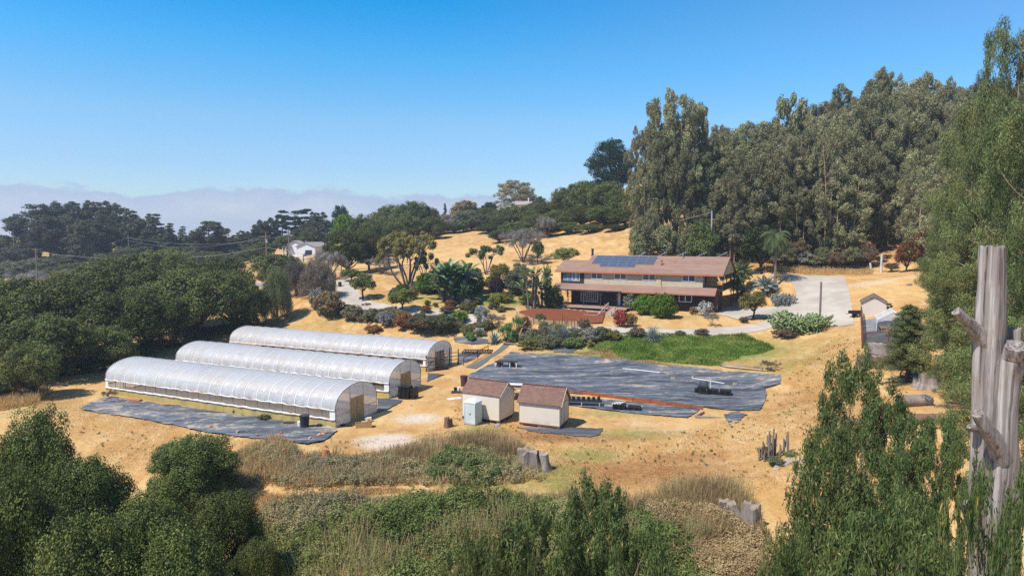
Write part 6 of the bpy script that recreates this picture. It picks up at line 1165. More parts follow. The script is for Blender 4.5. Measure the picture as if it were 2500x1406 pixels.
rosette('agave', 200, 1.0, 2.0, 42, 1.05, .19, .35, L_blue, (.1, 1.35)); rosette('agave_green', 201, 1.0, 1.9, 60, 1.0, .12, .5, L_agr, (.05, 1.4), .1); rosette('spiky', 202, 1.5, 2.4, 240, 1.45, .05, .8, L_silver, (.1, 1.45)); rosette('yucca', 203, 2.2, 1.8, 130, .9, .06, .3, L_agr, (-.6, 1.4), 1.3, .09)
def head(V, T, c, rg, n, ln, lw, droop, el):
    for i in range(n): e = el[0]+(el[1]-el[0])*(i/n); a = i*2.399; blade(V, T, c, (math.cos(a)*math.cos(e), math.sin(a)*math.cos(e), math.sin(e)), n, ln*rg.uniform(.8, 1.1), lw, droop, rg.random())
def echium(seed):
    rg = np.random.default_rng(seed); V, T = [], []; m = MB()
    for i in range(22): a = rg.uniform(0, 6.3); r = 1.3*math.sqrt(rg.random()); c = (r*math.cos(a), r*math.sin(a), 1.5-.55*r+rg.uniform(-.2, .2)); head(V, T, c, rg, 22, .55, .09, .5, (-.1, 1.3)); m.tube([(r*.3*math.cos(a), r*.3*math.sin(a), 0), c], [.04, .03], 4)
    proto('echium', seed, 1.9, 3.2, m.mesh('stem', bark_grey), leafmesh('leaves', [(np.concatenate(V), np.array(T))], L_agr))
echium(205)
def palm(kind, seed, h, cr, nf, mat, leaflet=.55, tr=.16, droop=1.0, el=(-.5, 1.2), nl=22, bk=None, w=None):
    rg = np.random.default_rng(seed); V, T = [], []; m = MB(); top = np.array([.1, .05, h-cr*.45]); m.tube([(0, 0, -.3), (0, 0, h*.3), tuple(top)], [tr*1.5, tr, tr*.8], 9)
    for i in range(nf):
        e = el[0]+(el[1]-el[0])*(i+.5)/nf; a = i*2.399; d = np.array([math.cos(a)*math.cos(e), math.sin(a)*math.cos(e), math.sin(e)]); p = top.copy(); side = unit(np.cross(d, [0, 0, 1.])); t = rg.random()
        for k in range(nl):
            d = unit(d+np.array([0, 0, -droop/nl*(1+k/nl)])); q = p+d*cr/nl; L_ = leaflet*math.sin(math.pi*(.12+.8*k/nl)); s_ = .03
            for s in (-1, 1):
                tip = p+side*s*L_*.75+d*L_*.35+np.array([0, 0, -L_*.5]); ww = d*.045
                V.append(np.array([p, (p+tip)/2+ww, tip, (p+tip)/2-ww])); T.append(t)
            V.append(np.array([p-side*.02, p+side*.02, q+side*.02, q-side*.02])); T.append(.2); p = q
    proto(kind, seed, h, w or 2*cr*.85, m.mesh('trunk', bk or bark_grey), leafmesh('fronds', [(np.concatenate(V), np.array(T))], mat))
palm('queen_palm', 210, 8, 2.7, 30, L_palm, .7, .15, 2.3, (-.7, 1.3)); palm('short_palm', 211, 3.5, 1.6, 30, L_palm, .6, .18, .7, (-.7, 1.3), bk=bark_dark); palm('blue_palm', 212, 2.4, 1.7, 30, leafmat('blue_palm_leaf', (.12, .16, .15), (.27, .32, .30)), .5, .2, .5, (-.3, 1.3))
def strel(kind, seed, h, w, stems, per, ll, lw, mat, lo_=.35):
    rg = np.random.default_rng(seed); V, T = [], []; m = MB()
    for s in range(stems):
        a = rg.uniform(0, 6.3); r = w*.25*rg.random(); b = np.array([r*math.cos(a), r*math.sin(a), 0]); z = h*rg.uniform(lo_, .74); t = b*1.8+np.array([0, 0, z]); m.tube([tuple(b-np.array([0, 0, .2])), tuple((b+t)/2), tuple(t)], [.13, .11, .09], 7)
        for k in range(per):
            an = (k/per)*6.283+rg.uniform(-.3, .3); e = rg.uniform(.35, 1.35); d = unit(np.array([math.cos(an)*math.cos(e), math.sin(an)*math.cos(e), math.sin(e)])); st = t+d*h*.13; m.tube([tuple(t), tuple(st)], [.03, .02], 4); blade(V, T, st, d, 1, ll*rg.uniform(.75, 1.15), lw, .9, rg.random(), 5)
            for q in range(2): 
                j = rg.integers(1, 4); 
    proto(kind, seed, h, w, m.mesh('stems', bark_grey), leafmesh('leaves', [(np.concatenate(V), np.array(T))], mat))
L_str = leafmat('paddle_leaf', (.06, .12, .03), (.20, .28, .09), (.34, .36, .22), .85, rough=.35, spec=.6)
strel('strelitzia', 220, 6, 5, 24, 8, 1.9, .5, L_str, .03); strel('strelitzia_tall', 221, 6, 3.2, 7, 8, 1.3, .42, L_str)
def pear(kind, seed, h, w, n0, mat):
    rg = np.random.default_rng(seed); Vv, Fc = [], []
    def pad(c, d, ln, wd):
        d = unit(np.array(d)); s = unit(np.cross(d, unit(rg.normal(size=3)))); nn = np.cross(d, s); b = len(Vv); k = 9; mid = c+d*ln/2
        for q in (-1, 1): Vv.append(mid+nn*q*.045)
        for j in range(k): a = 2*math.pi*j/k; Vv.append(mid+d*math.cos(a)*ln/2+s*math.sin(a)*wd/2*(1+.15*math.cos(a)))
        for j in range(k): j2 = (j+1) % k; Fc.append((b, b+2+j, b+2+j2)); Fc.append((b+1, b+2+j2, b+2+j))
        return c+d*ln*.92
    for i in range(n0):
        a = rg.uniform(0, 6.3); r = w*.42*math.sqrt(rg.random()); tips = [(np.array([r*math.cos(a), r*math.sin(a), 0]), np.array([rg.normal()*.25, rg.normal()*.25, 1.]))]
        for lv in range(int(rg.integers(4, 8))):
            nt = []
            for c, d in tips:
                for z in range(1 if rg.random() < .55 else 2):
                    dd = unit(d+rg.normal(size=3)*.45); dd[2] = abs(dd[2])*.8+.2; ln = rg.uniform(.28, .42)
                    if c[2] < h*.92: nt.append((pad(c, dd, ln, ln*.62), dd))
            tips = nt[:7]
    m = MB(); [m.tube([(rg.uniform(-.3, .3)*w, rg.uniform(-.3, .3)*w, -.1), (rg.uniform(-.3, .3)*w, rg.uniform(-.3, .3)*w, h*.5)], [.12, .08], 6) for _ in range(5)]
    proto(kind, seed, h, w, m.mesh('woody_stems', bark_grey), npmesh('pads', np.array(Vv), np.array(Fc), mat, rg.random(len(Fc))))
pear('prickly_pear', 230, 3.2, 6.5, 75, L_cact); pear('prickly_pear_small', 231, 1.8, 2.6, 16, L_cact)
# ---- palms, strelitzia, cacti in place
plant('queen_palm', 1892, 556, 700, 92, 'tall palm with drooping fronds left of the concrete pad', 'palm_tree', 'palm'); plant('short_palm', 1813, 645, 718, 52, 'short palm with a dark trunk right of the house', 'palm_tree', 'palm', v=0); plant('blue_palm', 1867, 682, 722, 58, 'silvery blue fan palm right of the short palm', 'palm_tree', 'palm')
plant('short_palm', 1800, 680, 735, 40, 'small feathery palm low beside the house right end', 'palm_tree', 'palm', v=0); plant('short_palm', 1335, 658, 122, 28, 'slim palm left of the porch roof', 'palm_tree', 'palm', v=0)
plant('strelitzia', 1100, 640, 735, 105, 'giant bird of paradise clump with paddle leaves on the lawn', 'bird_of_paradise', 'plant'); plant('strelitzia_tall', 1300, 646, 755, 60, 'tall leaning bird of paradise stems left of the porch', 'bird_of_paradise', 'plant')
plant('strelitzia_tall', 1325, 690, 750, 40, 'shorter bird of paradise beside the porch corner', 'bird_of_paradise', 'plant'); plant('strelitzia', 1135, 690, 742, 50, 'low paddle leaved clump at the right of the giant bird of paradise', 'bird_of_paradise', 'plant')
plant('prickly_pear', 1950, 735, 808, 145, 'large prickly pear thicket below the concrete pad', 'prickly_pear', 'cactus'); plant('prickly_pear', 1912, 698, 745, 62, 'grey green prickly pear beside the driveway, behind the large thicket', 'prickly_pear', 'cactus', mat=L_silver); plant('prickly_pear', 1995, 765, 800, 50, 'prickly pear clump at the foot of the brown post', 'prickly_pear', 'cactus')
plant('shrub', 1915, 800, 822, 75, 'dark olive bush at the left foot of the large prickly pear', 'bush', 'bush', mat=L_brown); plant('prickly_pear', 798, 705, 118, 60, 'pale prickly pear rising from the orange tinged bush', 'prickly_pear', 'cactus', mat=L_silver)
# ---- shrubs and small trees: (kind, px, top, base, w, mat, label, name)
SH = [
 ('small',1838,708,780,78,L_yel,'olive toned small tree at the driveway fork right of the house','small_tree'),('shrub',1815,772,788,26,L_brown,'low dark shrub at the foot of the olive toned small tree','bush'),
 ('bush',1545,706,757,52,leafmat('pale_flower_shrub',(.16,.19,.10),(.38,.38,.26),(.6,.55,.48),.85),'pale shrub with whitish leaves at the left of the porch steps','shrub'),('bush',1575,716,768,70,L_bright,'left half of the bright green bushes before the house','bush'),('bush',1620,710,776,76,L_bright,'large bright green bush before the house with a deep shadow','bush'),('bush',1660,718,757,32,leafmat('wine_leaf',(.08,.05,.05),(.19,.13,.12)),'brownish purple shrub behind the bright green bush','shrub'),
 ('shrub',1514,754,798,44,leafmat('red_bougainvillea',(.07,.10,.03),(.5,.03,.05),(.75,.08,.10),.8),'red flowering bush at the right of the entrance ramp','flower_bush'),('shrub',1542,762,797,34,leafmat('red_brown_bush',(.10,.10,.04),(.30,.16,.08),(.6,.05,.06),.93),'brown leaved bush touching the red flowering bush','bush'),
 ('shrub',1720,732,770,46,leafmat('white_rose',(.12,.13,.07),(.55,.50,.48),(.9,.86,.85),.7),'white flowering bush at the right corner of the house','flower_bush'),('shrub',1693,747,768,26,L_orange,'orange brown plant left of the white flowering bush','plant'),('bare_bush',1736,758,796,34,L_grey,'bare grey shrub standing in the dry lawn before the house corner','shrub'),
 ('shrub',1712,800,818,38,L_brown,'small brown bush on the upper edge of the green grass','bush'),('shrub',1660,806,818,34,L_olive,'faint low bush on the upper edge of the green grass left of the brown one','bush'),('shrub',1555,795,822,44,L_brown,'twiggy brown bush left of the pale spiky rosette','bush'),
 ('small',983,702,760,72,L_lime,'small yellow green tree in the driveway island','small_tree'),('shrub',965,700,738,44,L_olive,'grey green bush behind the small yellow green tree','bush'),('shrub',1010,695,730,30,L_lime,'pale lime shrub right of the small yellow green tree','shrub'),('small',985,690,728,40,L_oak,'little dark green tree behind the lime shrub','small_tree'),
 ('small',1217,713,757,62,L_lime,'flat topped yellow green tree on the lawn left of the porch palms','small_tree'),
 ('shrub',800,706,770,92,L_orange,'big rounded bush with an orange crown beside the driveway bend','flower_bush'),('shrub',775,700,755,46,L_silver,'silver leaved bush left of the orange crowned bush','bush'),
 ('shrub',862,741,782,58,leafmat('aloe_mix',(.12,.13,.06),(.32,.26,.17),(.55,.32,.18),.85),'dusty green bush with orange tips below the driveway','bush'),('shrub',905,750,785,50,L_olive,'olive bush right of the orange tipped one below the driveway','bush'),('shrub',945,755,795,52,leafmat('grey_purple',(.14,.13,.13),(.32,.29,.29)),'grey purple bush in the middle of the garden border','bush'),
 ('shrub',985,762,800,62,L_rust,'rust brown rounded bush in the garden border','bush'),('shrub',912,790,812,50,L_rust,'withered red brown low bush above the farthest greenhouse','bush'),('shrub',1030,760,790,30,L_olive,'upright grey green shrub between the rust bush and the driveway','shrub'),
 ('small',1072,765,815,95,leafmat('dark_olive_tree',(.06,.075,.03),(.17,.18,.08)),'wide dark olive low tree at the far end of the farthest greenhouse','small_tree'),('small',1020,772,815,70,leafmat('brown_olive',(.10,.08,.04),(.24,.18,.09)),'brownish low tree left of the wide dark olive one','small_tree'),('shrub',1050,768,785,36,L_orange,'orange tinged bush above the wide dark olive tree','bush'),('shrub',1105,772,805,40,leafmat('pale_yellow',(.2,.19,.08),(.38,.34,.18)),'pale yellowish shrub right of the wide dark olive tree','shrub'),
 ('shrub',1140,790,820,40,L_yel,'yellow green shrub left of the white frame','shrub'),('shrub',1120,755,790,50,L_bright,'fresh green low plants on the driveway side of the border','plant'),('shrub',1175,745,775,44,L_silver,'silvery shrub on the garden border near the lawn','shrub'),('shrub',1150,735,765,36,L_oak,'dark green bush by the slim lamp post','bush'),('shrub',1090,745,765,44,L_brown,'low brown scrub on the border before the bird of paradise','bush'),('shrub',1040,745,762,36,L_rust,'low rusty plants left of the border scrub','bush'),('bare_bush',1210,760,800,50,L_grey,'twiggy pink grey shrub above the blue agave','shrub'),('shrub',1150,810,832,30,L_agr,'small bright agave green tuft left of the white frame','plant'),
 ('bush',1105,640,715,150,L_oak,'big rounded dark bush mass behind the giant bird of paradise','bush'),('bush',1045,660,715,70,L_bright,'bright green bush at the left of the big dark bush mass','bush'),('bush',1160,650,715,60,L_oak,'dark green bush at the right of the bird of paradise','bush'),('shrub',1010,685,712,28,L_silver,'silver shrub left of the bright green bush','shrub'),
 ('bush',1212,672,718,44,L_purple,'dark purple leaved bush behind the lawn','bush'),('bush',1258,655,718,70,leafmat('grey_olive',(.08,.09,.05),(.19,.20,.12)),'grey olive bush between the purple bush and the palms','bush'),('small',1220,640,700,60,L_yel,'yellowish wispy shrub above the purple bush','shrub'),('small',1270,640,700,50,L_olive,'wispy shrub behind the grey olive bush','shrub'),
 ('bush',1345,690,752,50,L_oak,'dark bush behind the left corner of the porch','bush'),('shrub',1290,715,745,60,L_bright,'low green hedge plants at the back of the lawn','plant'),('shrub',1235,712,738,50,L_oak,'low dark plants at the back edge of the lawn','plant'),('shrub',1365,715,750,26,L_bright,'light green bush seen through the porch posts','bush'),
 ('shrub',1300,800,835,44,L_olive,'grey green bush right of the garden steps','bush'),('shrub',1330,790,830,40,leafmat('dark_mixed',(.08,.09,.05),(.22,.20,.14)),'dark mixed bush left of the silver spiky mass','bush'),('shrub',1290,825,852,60,L_yel,'yellow brown low bush at the foot of the garden steps','bush'),('shrub',1345,815,848,70,L_olive,'olive ground shrub below the silver spiky mass','bush'),('shrub',1400,820,848,60,leafmat('fresh_mix',(.10,.14,.04),(.24,.28,.09),(.5,.4,.1),.93),'fresh green bush at the lower right of the silver spiky mass','bush'),('shrub',1440,798,835,60,leafmat('lav_mix',(.14,.14,.10),(.30,.28,.22),(.4,.32,.5),.9),'lavender tinted bush right of the silver spiky mass','bush'),('shrub',1470,795,828,50,L_olive,'soft olive bush between the ramp end and the green grass','bush'),('shrub',1425,775,800,40,L_orange,'orange flecked bush under the ramp bench','bush'),('shrub',1500,805,830,44,L_yel,'yellow green bush at the upper left corner of the green grass','bush'),
 ('shrub',1252,810,835,30,L_agr,'dark green leafy plant at the left edge of the garden steps','plant'),('shrub',1280,770,795,34,L_rust,'reddish succulent clump at the top of the garden steps','plant'),('shrub',1320,762,790,30,L_olive,'bushy plant before the timber retaining wall','plant'),
 ('bare_bush',268,950,975,34,L_brown,'small withered shrub at the far left corner of the nearest greenhouse','shrub'),('shrub',573,995,1010,14,L_oak,'small weed against the yellow base boards of the nearest greenhouse','weed'),('shrub',645,1010,1025,36,L_olive,'weedy patch against the base boards right of the small weed','weed'),
 ('bare_bush',1880,875,905,44,L_brown,'dry straw coloured tussock at the right end of the cloth rolls','tussock'),
]
Rb = random.Random(77); _ms = [L_olive, L_yel, L_brown, L_silver, L_rust, L_oak, L_bright, L_grey, L_orange, leafmat('muted_green', (.08, .10, .04), (.22, .24, .11)), leafmat('muted_green', (.08, .10, .04), (.24, .24, .13))]
for pl, n, lab_ in (([(765,742),(830,775),(900,785),(990,800),(1120,822),(1185,822),(1195,790),(1130,785),(1000,768),(880,762),(790,740)], 34, 'small mixed shrub filling the garden border below the driveway'), ([(1270,850),(1290,815),(1340,802),(1440,812),(1500,815),(1440,842),(1380,846)], 22, 'small mixed shrub filling the flower bed above the large cloth'), ([(1020,750),(1080,752),(1180,760),(1250,765),(1200,745),(1100,738)], 14, 'small shrub dotted between the driveway and the lawn'), ([(1180,690),(1290,690),(1350,700),(1330,725),(1200,722)], 10, 'small dark shrub along the back edge of the lawn')):
    q_ = [tuple(G(*p)[:2]) for p in pl]; xs_, ys_ = zip(*q_); c_ = 0
    while c_ < n:
        x_, y_ = Rb.uniform(min(xs_), max(xs_)), Rb.uniform(min(ys_), max(ys_))
        if not inpoly(np.array([x_]), np.array([y_]), q_)[0]: continue
        c_ += 1; ph, pw, tm, cm = PROTO['shrub'][c_ % 3]; h_ = Rb.uniform(.5, 1.7); w_ = h_*Rb.uniform(1.0, 1.9); o = empty('garden_shrub', (x_, y_, hz1(x_, y_)), lab_, 'shrub', lab_.replace('small mixed shrub', 'shrubs').replace('small dark shrub', 'shrubs').replace('small shrub', 'shrubs'), Rb.uniform(0, 6))
        link('crown', cm, o, scale=(w_/pw, w_/pw, h_/ph), mat=Rb.choice(_ms)); link('stems', tm, o, scale=(w_/pw, w_/pw, h_/ph))
for i, (k_, x, t, b_, w, mt, lab, nm) in enumerate(SH): plant(k_, x, t, b_, w, lab, nm, {'small_tree': 'tree'}.get(nm, nm.replace('_', ' ')), mat=mt, v=i)
plant('agave', 1207, 803, 838, 44, 'big blue agave at the end of the farthest greenhouse path', 'agave', 'plant'); plant('agave', 1300, 803, 832, 26, 'blue agave right of the garden steps', 'agave', 'plant'); plant('agave', 1152, 815, 832, 20, 'small blue agave left of the big one', 'agave', 'plant')
plant('echium', 1240, 785, 832, 60, 'lush green rosette bush left of the garden steps', 'rosette_bush', 'bush'); plant('echium', 1262, 768, 812, 44, 'darker rosette bush at the top left of the garden steps', 'rosette_bush', 'bush')
plant('spiky', 1373, 782, 835, 62, 'silver spiky plant mass in the middle of the flower bed', 'spiky_plant', 'plant'); plant('spiky', 1345, 790, 832, 50, 'silver spiky plant at the left of the main mass', 'spiky_plant', 'plant'); plant('spiky', 1405, 788, 830, 46, 'silver spiky plant at the right of the main mass', 'spiky_plant', 'plant'); plant('spiky', 1594, 785, 828, 52, 'pale spiky rosette on the upper edge of the green grass', 'spiky_plant', 'plant')
plant('agave_green', 1172, 798, 822, 24, 'small green agave right of the white frame', 'agave', 'plant'); plant('yucca', 1180, 765, 800, 14, 'slim white flower spike plant near the white frame', 'spike_plant', 'plant', mat=L_white)
# tall flower spikes in the bed
R = random.Random(8)
for i in range(12):
    g = G(1350+i*7.5, 806); m = MB(); h = R.uniform(1.6, 2.5); m.tube([(0, 0, 0), (.05, 0, h*.6), (.1, 0, h)], [.03, .05, .03], 5); simple('flower_spike', m, bark_dark, g, 'dark dried flower spike above the silver spiky plants', 'flower spike', 'dried flower spikes in the bed', R.uniform(0, 6))
# cactus bed in the foreground field
c0 = G(1885, 1120)
for i, (dx, dy, h) in enumerate(((-.9,.1,1.0),(-.5,.4,1.3),(-.1,.3,2.0),(.1,.1,2.2),(.35,.35,1.7),(-.3,-.1,1.5),(.6,.1,.9),(.95,.3,1.2),(1.2,.2,1.7),(-.65,-.3,.8))):
    m = MB(); x, y = c0[0]+dx, c0[1]+dy; m.tube([(0, 0, -.1), (.03, 0, h*.5), (0, .04, h)], [.075, .085, .05], 8); m.tube([(0, 0, h*.4), (.2, 0, h*.5), (.22, 0, h*.8)], [.06, .06, .04], 7); simple('column_cactus', m, pm_cac if 'pm_cac' in globals() else bark_grey, (x, y, hz1(x, y)), 'grey brown column cactus standing in the stone ringed bed', 'cactus', 'column cacti in the stone ringed bed', i)
plant('prickly_pear', 1930, 1095, 1112, 36, 'low green cactus pads at the right of the column cacti', 'prickly_pear', 'cactus', v=1); plant('shrub', 1868, 1085, 1118, 44, 'dry twiggy shrub at the left of the column cacti', 'shrub', 'shrub', mat=L_brown); plant('shrub', 1895, 1112, 1135, 50, 'low brownish succulents among the bed stones', 'succulent', 'plant', mat=L_olive)
# ================================================================ the bare snag
snag_m, _t, _b = newmat('weathered_snag'); tc = N(_t, 'ShaderNodeTexCoord'); mp = N(_t, 'ShaderNodeMapping'); mp.inputs['Scale'].default_value = (11, 11, .22); L(_t, tc.outputs['Object'], mp.inputs[0])
n1 = noise(_t, mp.outputs[0], 1.0, 8, .65, .4); n2 = noise(_t, tc.outputs['Object'], 1.3, 5); mp2 = N(_t, 'ShaderNodeMapping'); mp2.inputs['Scale'].default_value = (14, 14, .18); L(_t, tc.outputs['Object'], mp2.inputs[0]); n3 = noise(_t, mp2.outputs[0], 1, 6, .7)
c = ramp(_t, n1, [(.30, (.05, .04, .036)), (.42, (.18, .145, .13)), (.54, (.30, .26, .24)), (.68, (.50, .45, .42))]); c = mixc(_t, mth(_t, 'MULTIPLY', mapr(_t, n3, .62, .68), mapr(_t, n2, .4, .6)), c, (.68, .64, .60)); c = mixc(_t, mapr(_t, n3, .40, .34), c, (.03, .024, .022)); c = mixc(_t, mapr(_t, n2, .50, .68, 0, .6), c, (.26, .18, .13))
L(_t, c, _b.inputs['Base Color']); _b.inputs['Roughness'].default_value = .85; bn = N(_t, 'ShaderNodeBump'); bn.inputs['Strength'].default_value = .9; bn.inputs['Distance'].default_value = .04; L(_t, mth(_t, 'ADD', n1, mth(_t, 'MULTIPLY', mapr(_t, n3, .3, .4), .5)), bn.inputs['Height']); L(_t, bn.outputs[0], _b.inputs['Normal'])
SD = 14.0; gs = col(2410, SD); snag = empty('bare_tree_snag', gs, 'tall weathered grey tree snag with sawn tops and stub branches', 'dead tree'); S0 = np.array([gs[0], gs[1], gs[2]])
def sp_(px, py, D=SD): return atd(px, py, D)-S0
def stem(nm, pts, seed, n=26, cap=True, mat=None, ridge=.10):
    """pts: (px, py, width px, dist)"""
    rg = random.Random(seed); ph = [rg.uniform(0, 6.3) for _ in range(6)]; k = 10; cen, rad = [], []
    for a, b in zip(pts[:-1], pts[1:]):
        for j in range(k): f = j/k; f2 = f*f*(3-2*f) if False else f; cen.append(sp_(a[0]+(b[0]-a[0])*f, a[1]+(b[1]-a[1])*f, a[3]+(b[3]-a[3])*f)); rad.append((a[2]+(b[2]-a[2])*f)*SD/F/2)
    cen.append(sp_(pts[-1][0], pts[-1][1], pts[-1][3])); rad.append(pts[-1][2]*SD/F/2); m = MB(); vs = []; up = None
    for i, p in enumerate(cen):
        d = Vector(cen[min(i+1, len(cen)-1)]-cen[max(i-1, 0)]).normalized(); x = up if up is not None else Vector((1, 0, 0)); x = (x-d*x.dot(d)).normalized(); up = x; y = d.cross(x); z = p[2]
        for q in range(n):
            a = 2*math.pi*q/n; r = rad[i]*(1+ridge*(.55*math.sin(3*a+ph[0]+z*.25)+.4*math.sin(5*a+ph[1]-z*.4)+.35*math.sin(8*a+ph[2]+z*.15)-.5*max(0, math.cos(a*2+ph[3]+z*.1))**12)+.045*math.sin(z*2.3+a+ph[4])+.02*math.sin(z*7+a*3)); vs.append(Vector(p)+(x*math.cos(a)+y*math.sin(a))*r)
    if cap:
        for q in range(n): vs[-n+q] = vs[-n+q]+d*rg.uniform(-.05, .05)*(rad[-1]*4)
    m.add(vs, [(i*n+q, i*n+(q+1) % n, (i+1)*n+(q+1) % n, (i+1)*n+q) for i in range(len(cen)-1) for q in range(n)], True); o = m.build(nm, snag_m, snag)
    if cap:
        c_ = sum(vs[-n:], Vector())/n-d*.03; m2 = MB(); mat = mat or snag_m; m2.add([c_]+[v+(v-c_)*.002 for v in vs[-n:]], [(0, 1+q, 1+(q+1) % n) for q in range(n)]); m2.build('sawn_top', mat or silver, o)
    return o
stem('trunk', [(2405,1640,90,14.0),(2402,1400,70,14.0),(2400,1240,60,14.0),(2403,1100,64,14.0),(2411,981,66,14.0),(2413,830,68,14.0),(2417,770,64,14.0),(2422,680,57,14.0),(2425,602,55,14.0)], 1)
stem('fork_stem', [(2445,1640,95,13.9),(2442,1400,82,13.9),(2440,1240,72,13.85),(2446,1110,66,13.8),(2451,1000,54,13.75),(2460,930,48,13.7),(2471,875,46,13.65),(2482,843,47,13.5)], 2); stem('short_stem', [(2464,1000,38,14.1),(2469,880,38,14.2),(2472,802,37,14.2)], 3)
stem('stub_branch', [(2412,850,50,14.0),(2390,812,38,13.95),(2362,785,25,13.85),(2336,760,21,13.75)], 4); stem('stub_branch', [(2446,1120,46,13.7),(2428,1075,40,13.55),(2405,1040,33,13.4),(2386,1008,26,13.3)], 5); stem('stub_branch', [(2398,1042,30,13.95),(2378,1046,20,13.8),(2366,1040,12,13.75)], 6); stem('stub_branch', [(2375,1250,44,13.9),(2362,1235,26,13.7),(2354,1225,14,13.6)], 7); 
# knot holes
for px, py, s in ():
    m = MB(); c_ = Vector(sp_(px, py, 13.35)); m.tube([tuple(c_+Vector((math.cos(t)*s, .12*0, math.sin(t)*s*1.3))) for t in np.linspace(0, 6.283, 18)], .035, 6); m.build('knot', snag_m, snag)
# ================================================================ grass, weeds and brambles
def mat_field(name, stops, transl=.3, rough=.6):
    m, t, b = newmat(name); at = N(t, 'ShaderNodeAttribute', attribute_name='tint'); c = ramp(t, at.outputs['Fac'], stops); L(t, c, b.inputs['Base Color']); b.inputs['Roughness'].default_value = rough; b.inputs['Specular IOR Level'].default_value = .2
    tr = N(t, 'ShaderNodeBsdfTranslucent'); L(t, c, tr.inputs[0]); mx = N(t, 'ShaderNodeMixShader'); mx.inputs[0].default_value = transl; L(t, b.outputs[0], mx.inputs[1]); L(t, tr.outputs[0], mx.inputs[2]); L(t, mx.outputs[0], t.nodes['Material Output'].inputs[0]); return m
def scatter(rg, poly, n, edge=.5, ns=2.):
    xs, ys = zip(*poly); P = np.zeros((0, 2))
    while len(P) < n:
        q = np.stack([rg.uniform(min(xs), max(xs), n*2), rg.uniform(min(ys), max(ys), n*2)], -1); j = q+rg.normal(size=q.shape)*0
        k = inpoly(q[:, 0]+(vnoise(q[:, 0], q[:, 1], ns, 11)-.5)*edge*3, q[:, 1]+(vnoise(q[:, 0], q[:, 1], ns, 12)-.5)*edge*3, poly); P = np.concatenate([P, q[k]])
    return P[:n]
def stalks(name, pp, n, hgt, w, mat, label, cat, seed, tn=(2.5, .5), lean=.35, hvar=(2.2, .6), part=None, zoff=0.):
    rg = np.random.default_rng(seed); poly = [tuple(G(*p)[:2]) for p in pp]; P = scatter(rg, poly, n); hv = (1-hvar[1])+hvar[1]*vnoise(P[:, 0], P[:, 1], hvar[0], seed)*1.6; h = hgt*hv*(.25+1.0*rg.random(n)**1.3); z = hz(P[:, 0], P[:, 1])+zoff
    d = unit(np.concatenate([rg.normal(size=(n, 2))*lean, np.ones((n, 1))], 1)); b = np.concatenate([P, z[:, None]], 1); a = rg.uniform(0, 6.283, n); s = np.stack([np.cos(a), np.sin(a), np.zeros(n)], -1)*w*(.6+.8*rg.random((n, 1)))*.5
    t0 = rg.random((n, 1))**.5*.6; b2 = b+d*h[:, None]*t0; tp = b+d*h[:, None]; V = np.stack([b2-s, b2+s, tp+s*.3, tp-s*.3], 1).reshape(-1, 3)
    tint = np.clip(tn[1]*vnoise(P[:, 0], P[:, 1], tn[0], seed+5)*1.3+(1-tn[1])*rg.random(n)-.05, 0, 1); o = link(name, leafmesh(name, [(V, tint)], mat)); tag(o, label, cat, None, 'stuff'); return o
def cover(name, pp, n, hgt, ll, lw, mat, label, cat, seed, cr=.55, ncl=500, tvar=.5, down=0.):
    rg = np.random.default_rng(seed); poly = [tuple(G(*p)[:2]) for p in pp]; P = scatter(rg, poly, ncl); r = cr*(.55+.9*rg.random(ncl)); hh = hgt*(.35+1.1*vnoise(P[:, 0], P[:, 1], 2.8, seed)); Cn = np.concatenate([P, (hz(P[:, 0], P[:, 1])+hh*.55)[:, None]], 1); R = np.stack([r, r, np.maximum(.12, hh*.6)], -1)
    bc, br = bumps(rg, Cn, R, 4, .4, .5, -.1); V, t = leafcloud(rg, bc, br, n, ll, lw, out=.45, shell=.4, up=.35, tvar=tvar, down=down)
    c = V.reshape(-1, 4, 3).mean(1); t = np.clip(t*.55+.6*vnoise(c[:, 0], c[:, 1], 3.2, seed+2)-.08, 0, 1); o = link(name, leafmesh(name, [(V, t)], mat)); tag(o, label, cat, None, 'stuff'); return o
F_dry = mat_field('dry_weed', [(0, (.22, .16, .08)), (.3, (.40, .29, .15)), (.6, (.56, .42, .22)), (.85, (.70, .52, .28)), (1, (.34, .34, .14))]); F_straw = mat_field('straw', [(0, (.38, .24, .10)), (.4, (.56, .37, .16)), (.8, (.68, .48, .22)), (1, (.30, .24, .10))])
F_green = mat_field('lush_grass', [(0, (.05, .10, .015)), (.35, (.11, .20, .025)), (.7, (.20, .30, .05)), (1, (.38, .38, .11))]); F_bram = mat_field('bramble', [(0, (.05, .07, .02)), (.3, (.15, .19, .05)), (.55, (.27, .30, .09)), (.75, (.38, .36, .15)), (.9, (.46, .35, .18)), (1, (.58, .42, .24))]); F_mix = mat_field('dusty_scrub', [(0, (.13, .12, .06)), (.3, (.27, .24, .13)), (.55, (.40, .34, .18)), (.72, (.50, .39, .20)), (.85, (.27, .31, .11)), (1, (.36, .38, .15))]); F_brn = mat_field('brown_scrub', [(0, (.16, .12, .06)), (.3, (.38, .26, .13)), (.55, (.50, .37, .19)), (.72, (.58, .46, .23)), (.88, (.30, .32, .12)), (1, (.38, .40, .15))])
stalks('lush_grass', [(1432,846),(1445,822),(1500,812),(1600,815),(1720,818),(1820,817),(1860,832),(1890,852),(1870,866),(1790,875),(1750,893),(1640,888),(1540,878),(1462,868)], 60000, .34, .08, F_green, 'bright green long grass on the bank below the driveway', 'grass', 301, (1.1, .62), .75)
stalks('lush_grass', [(1400,862),(1470,850),(1520,876),(1700,902),(1600,893),(1480,874)], 9000, .3, .07, F_straw, 'dry straw fringe between the green grass and the largest cloth', 'dry grass', 302)
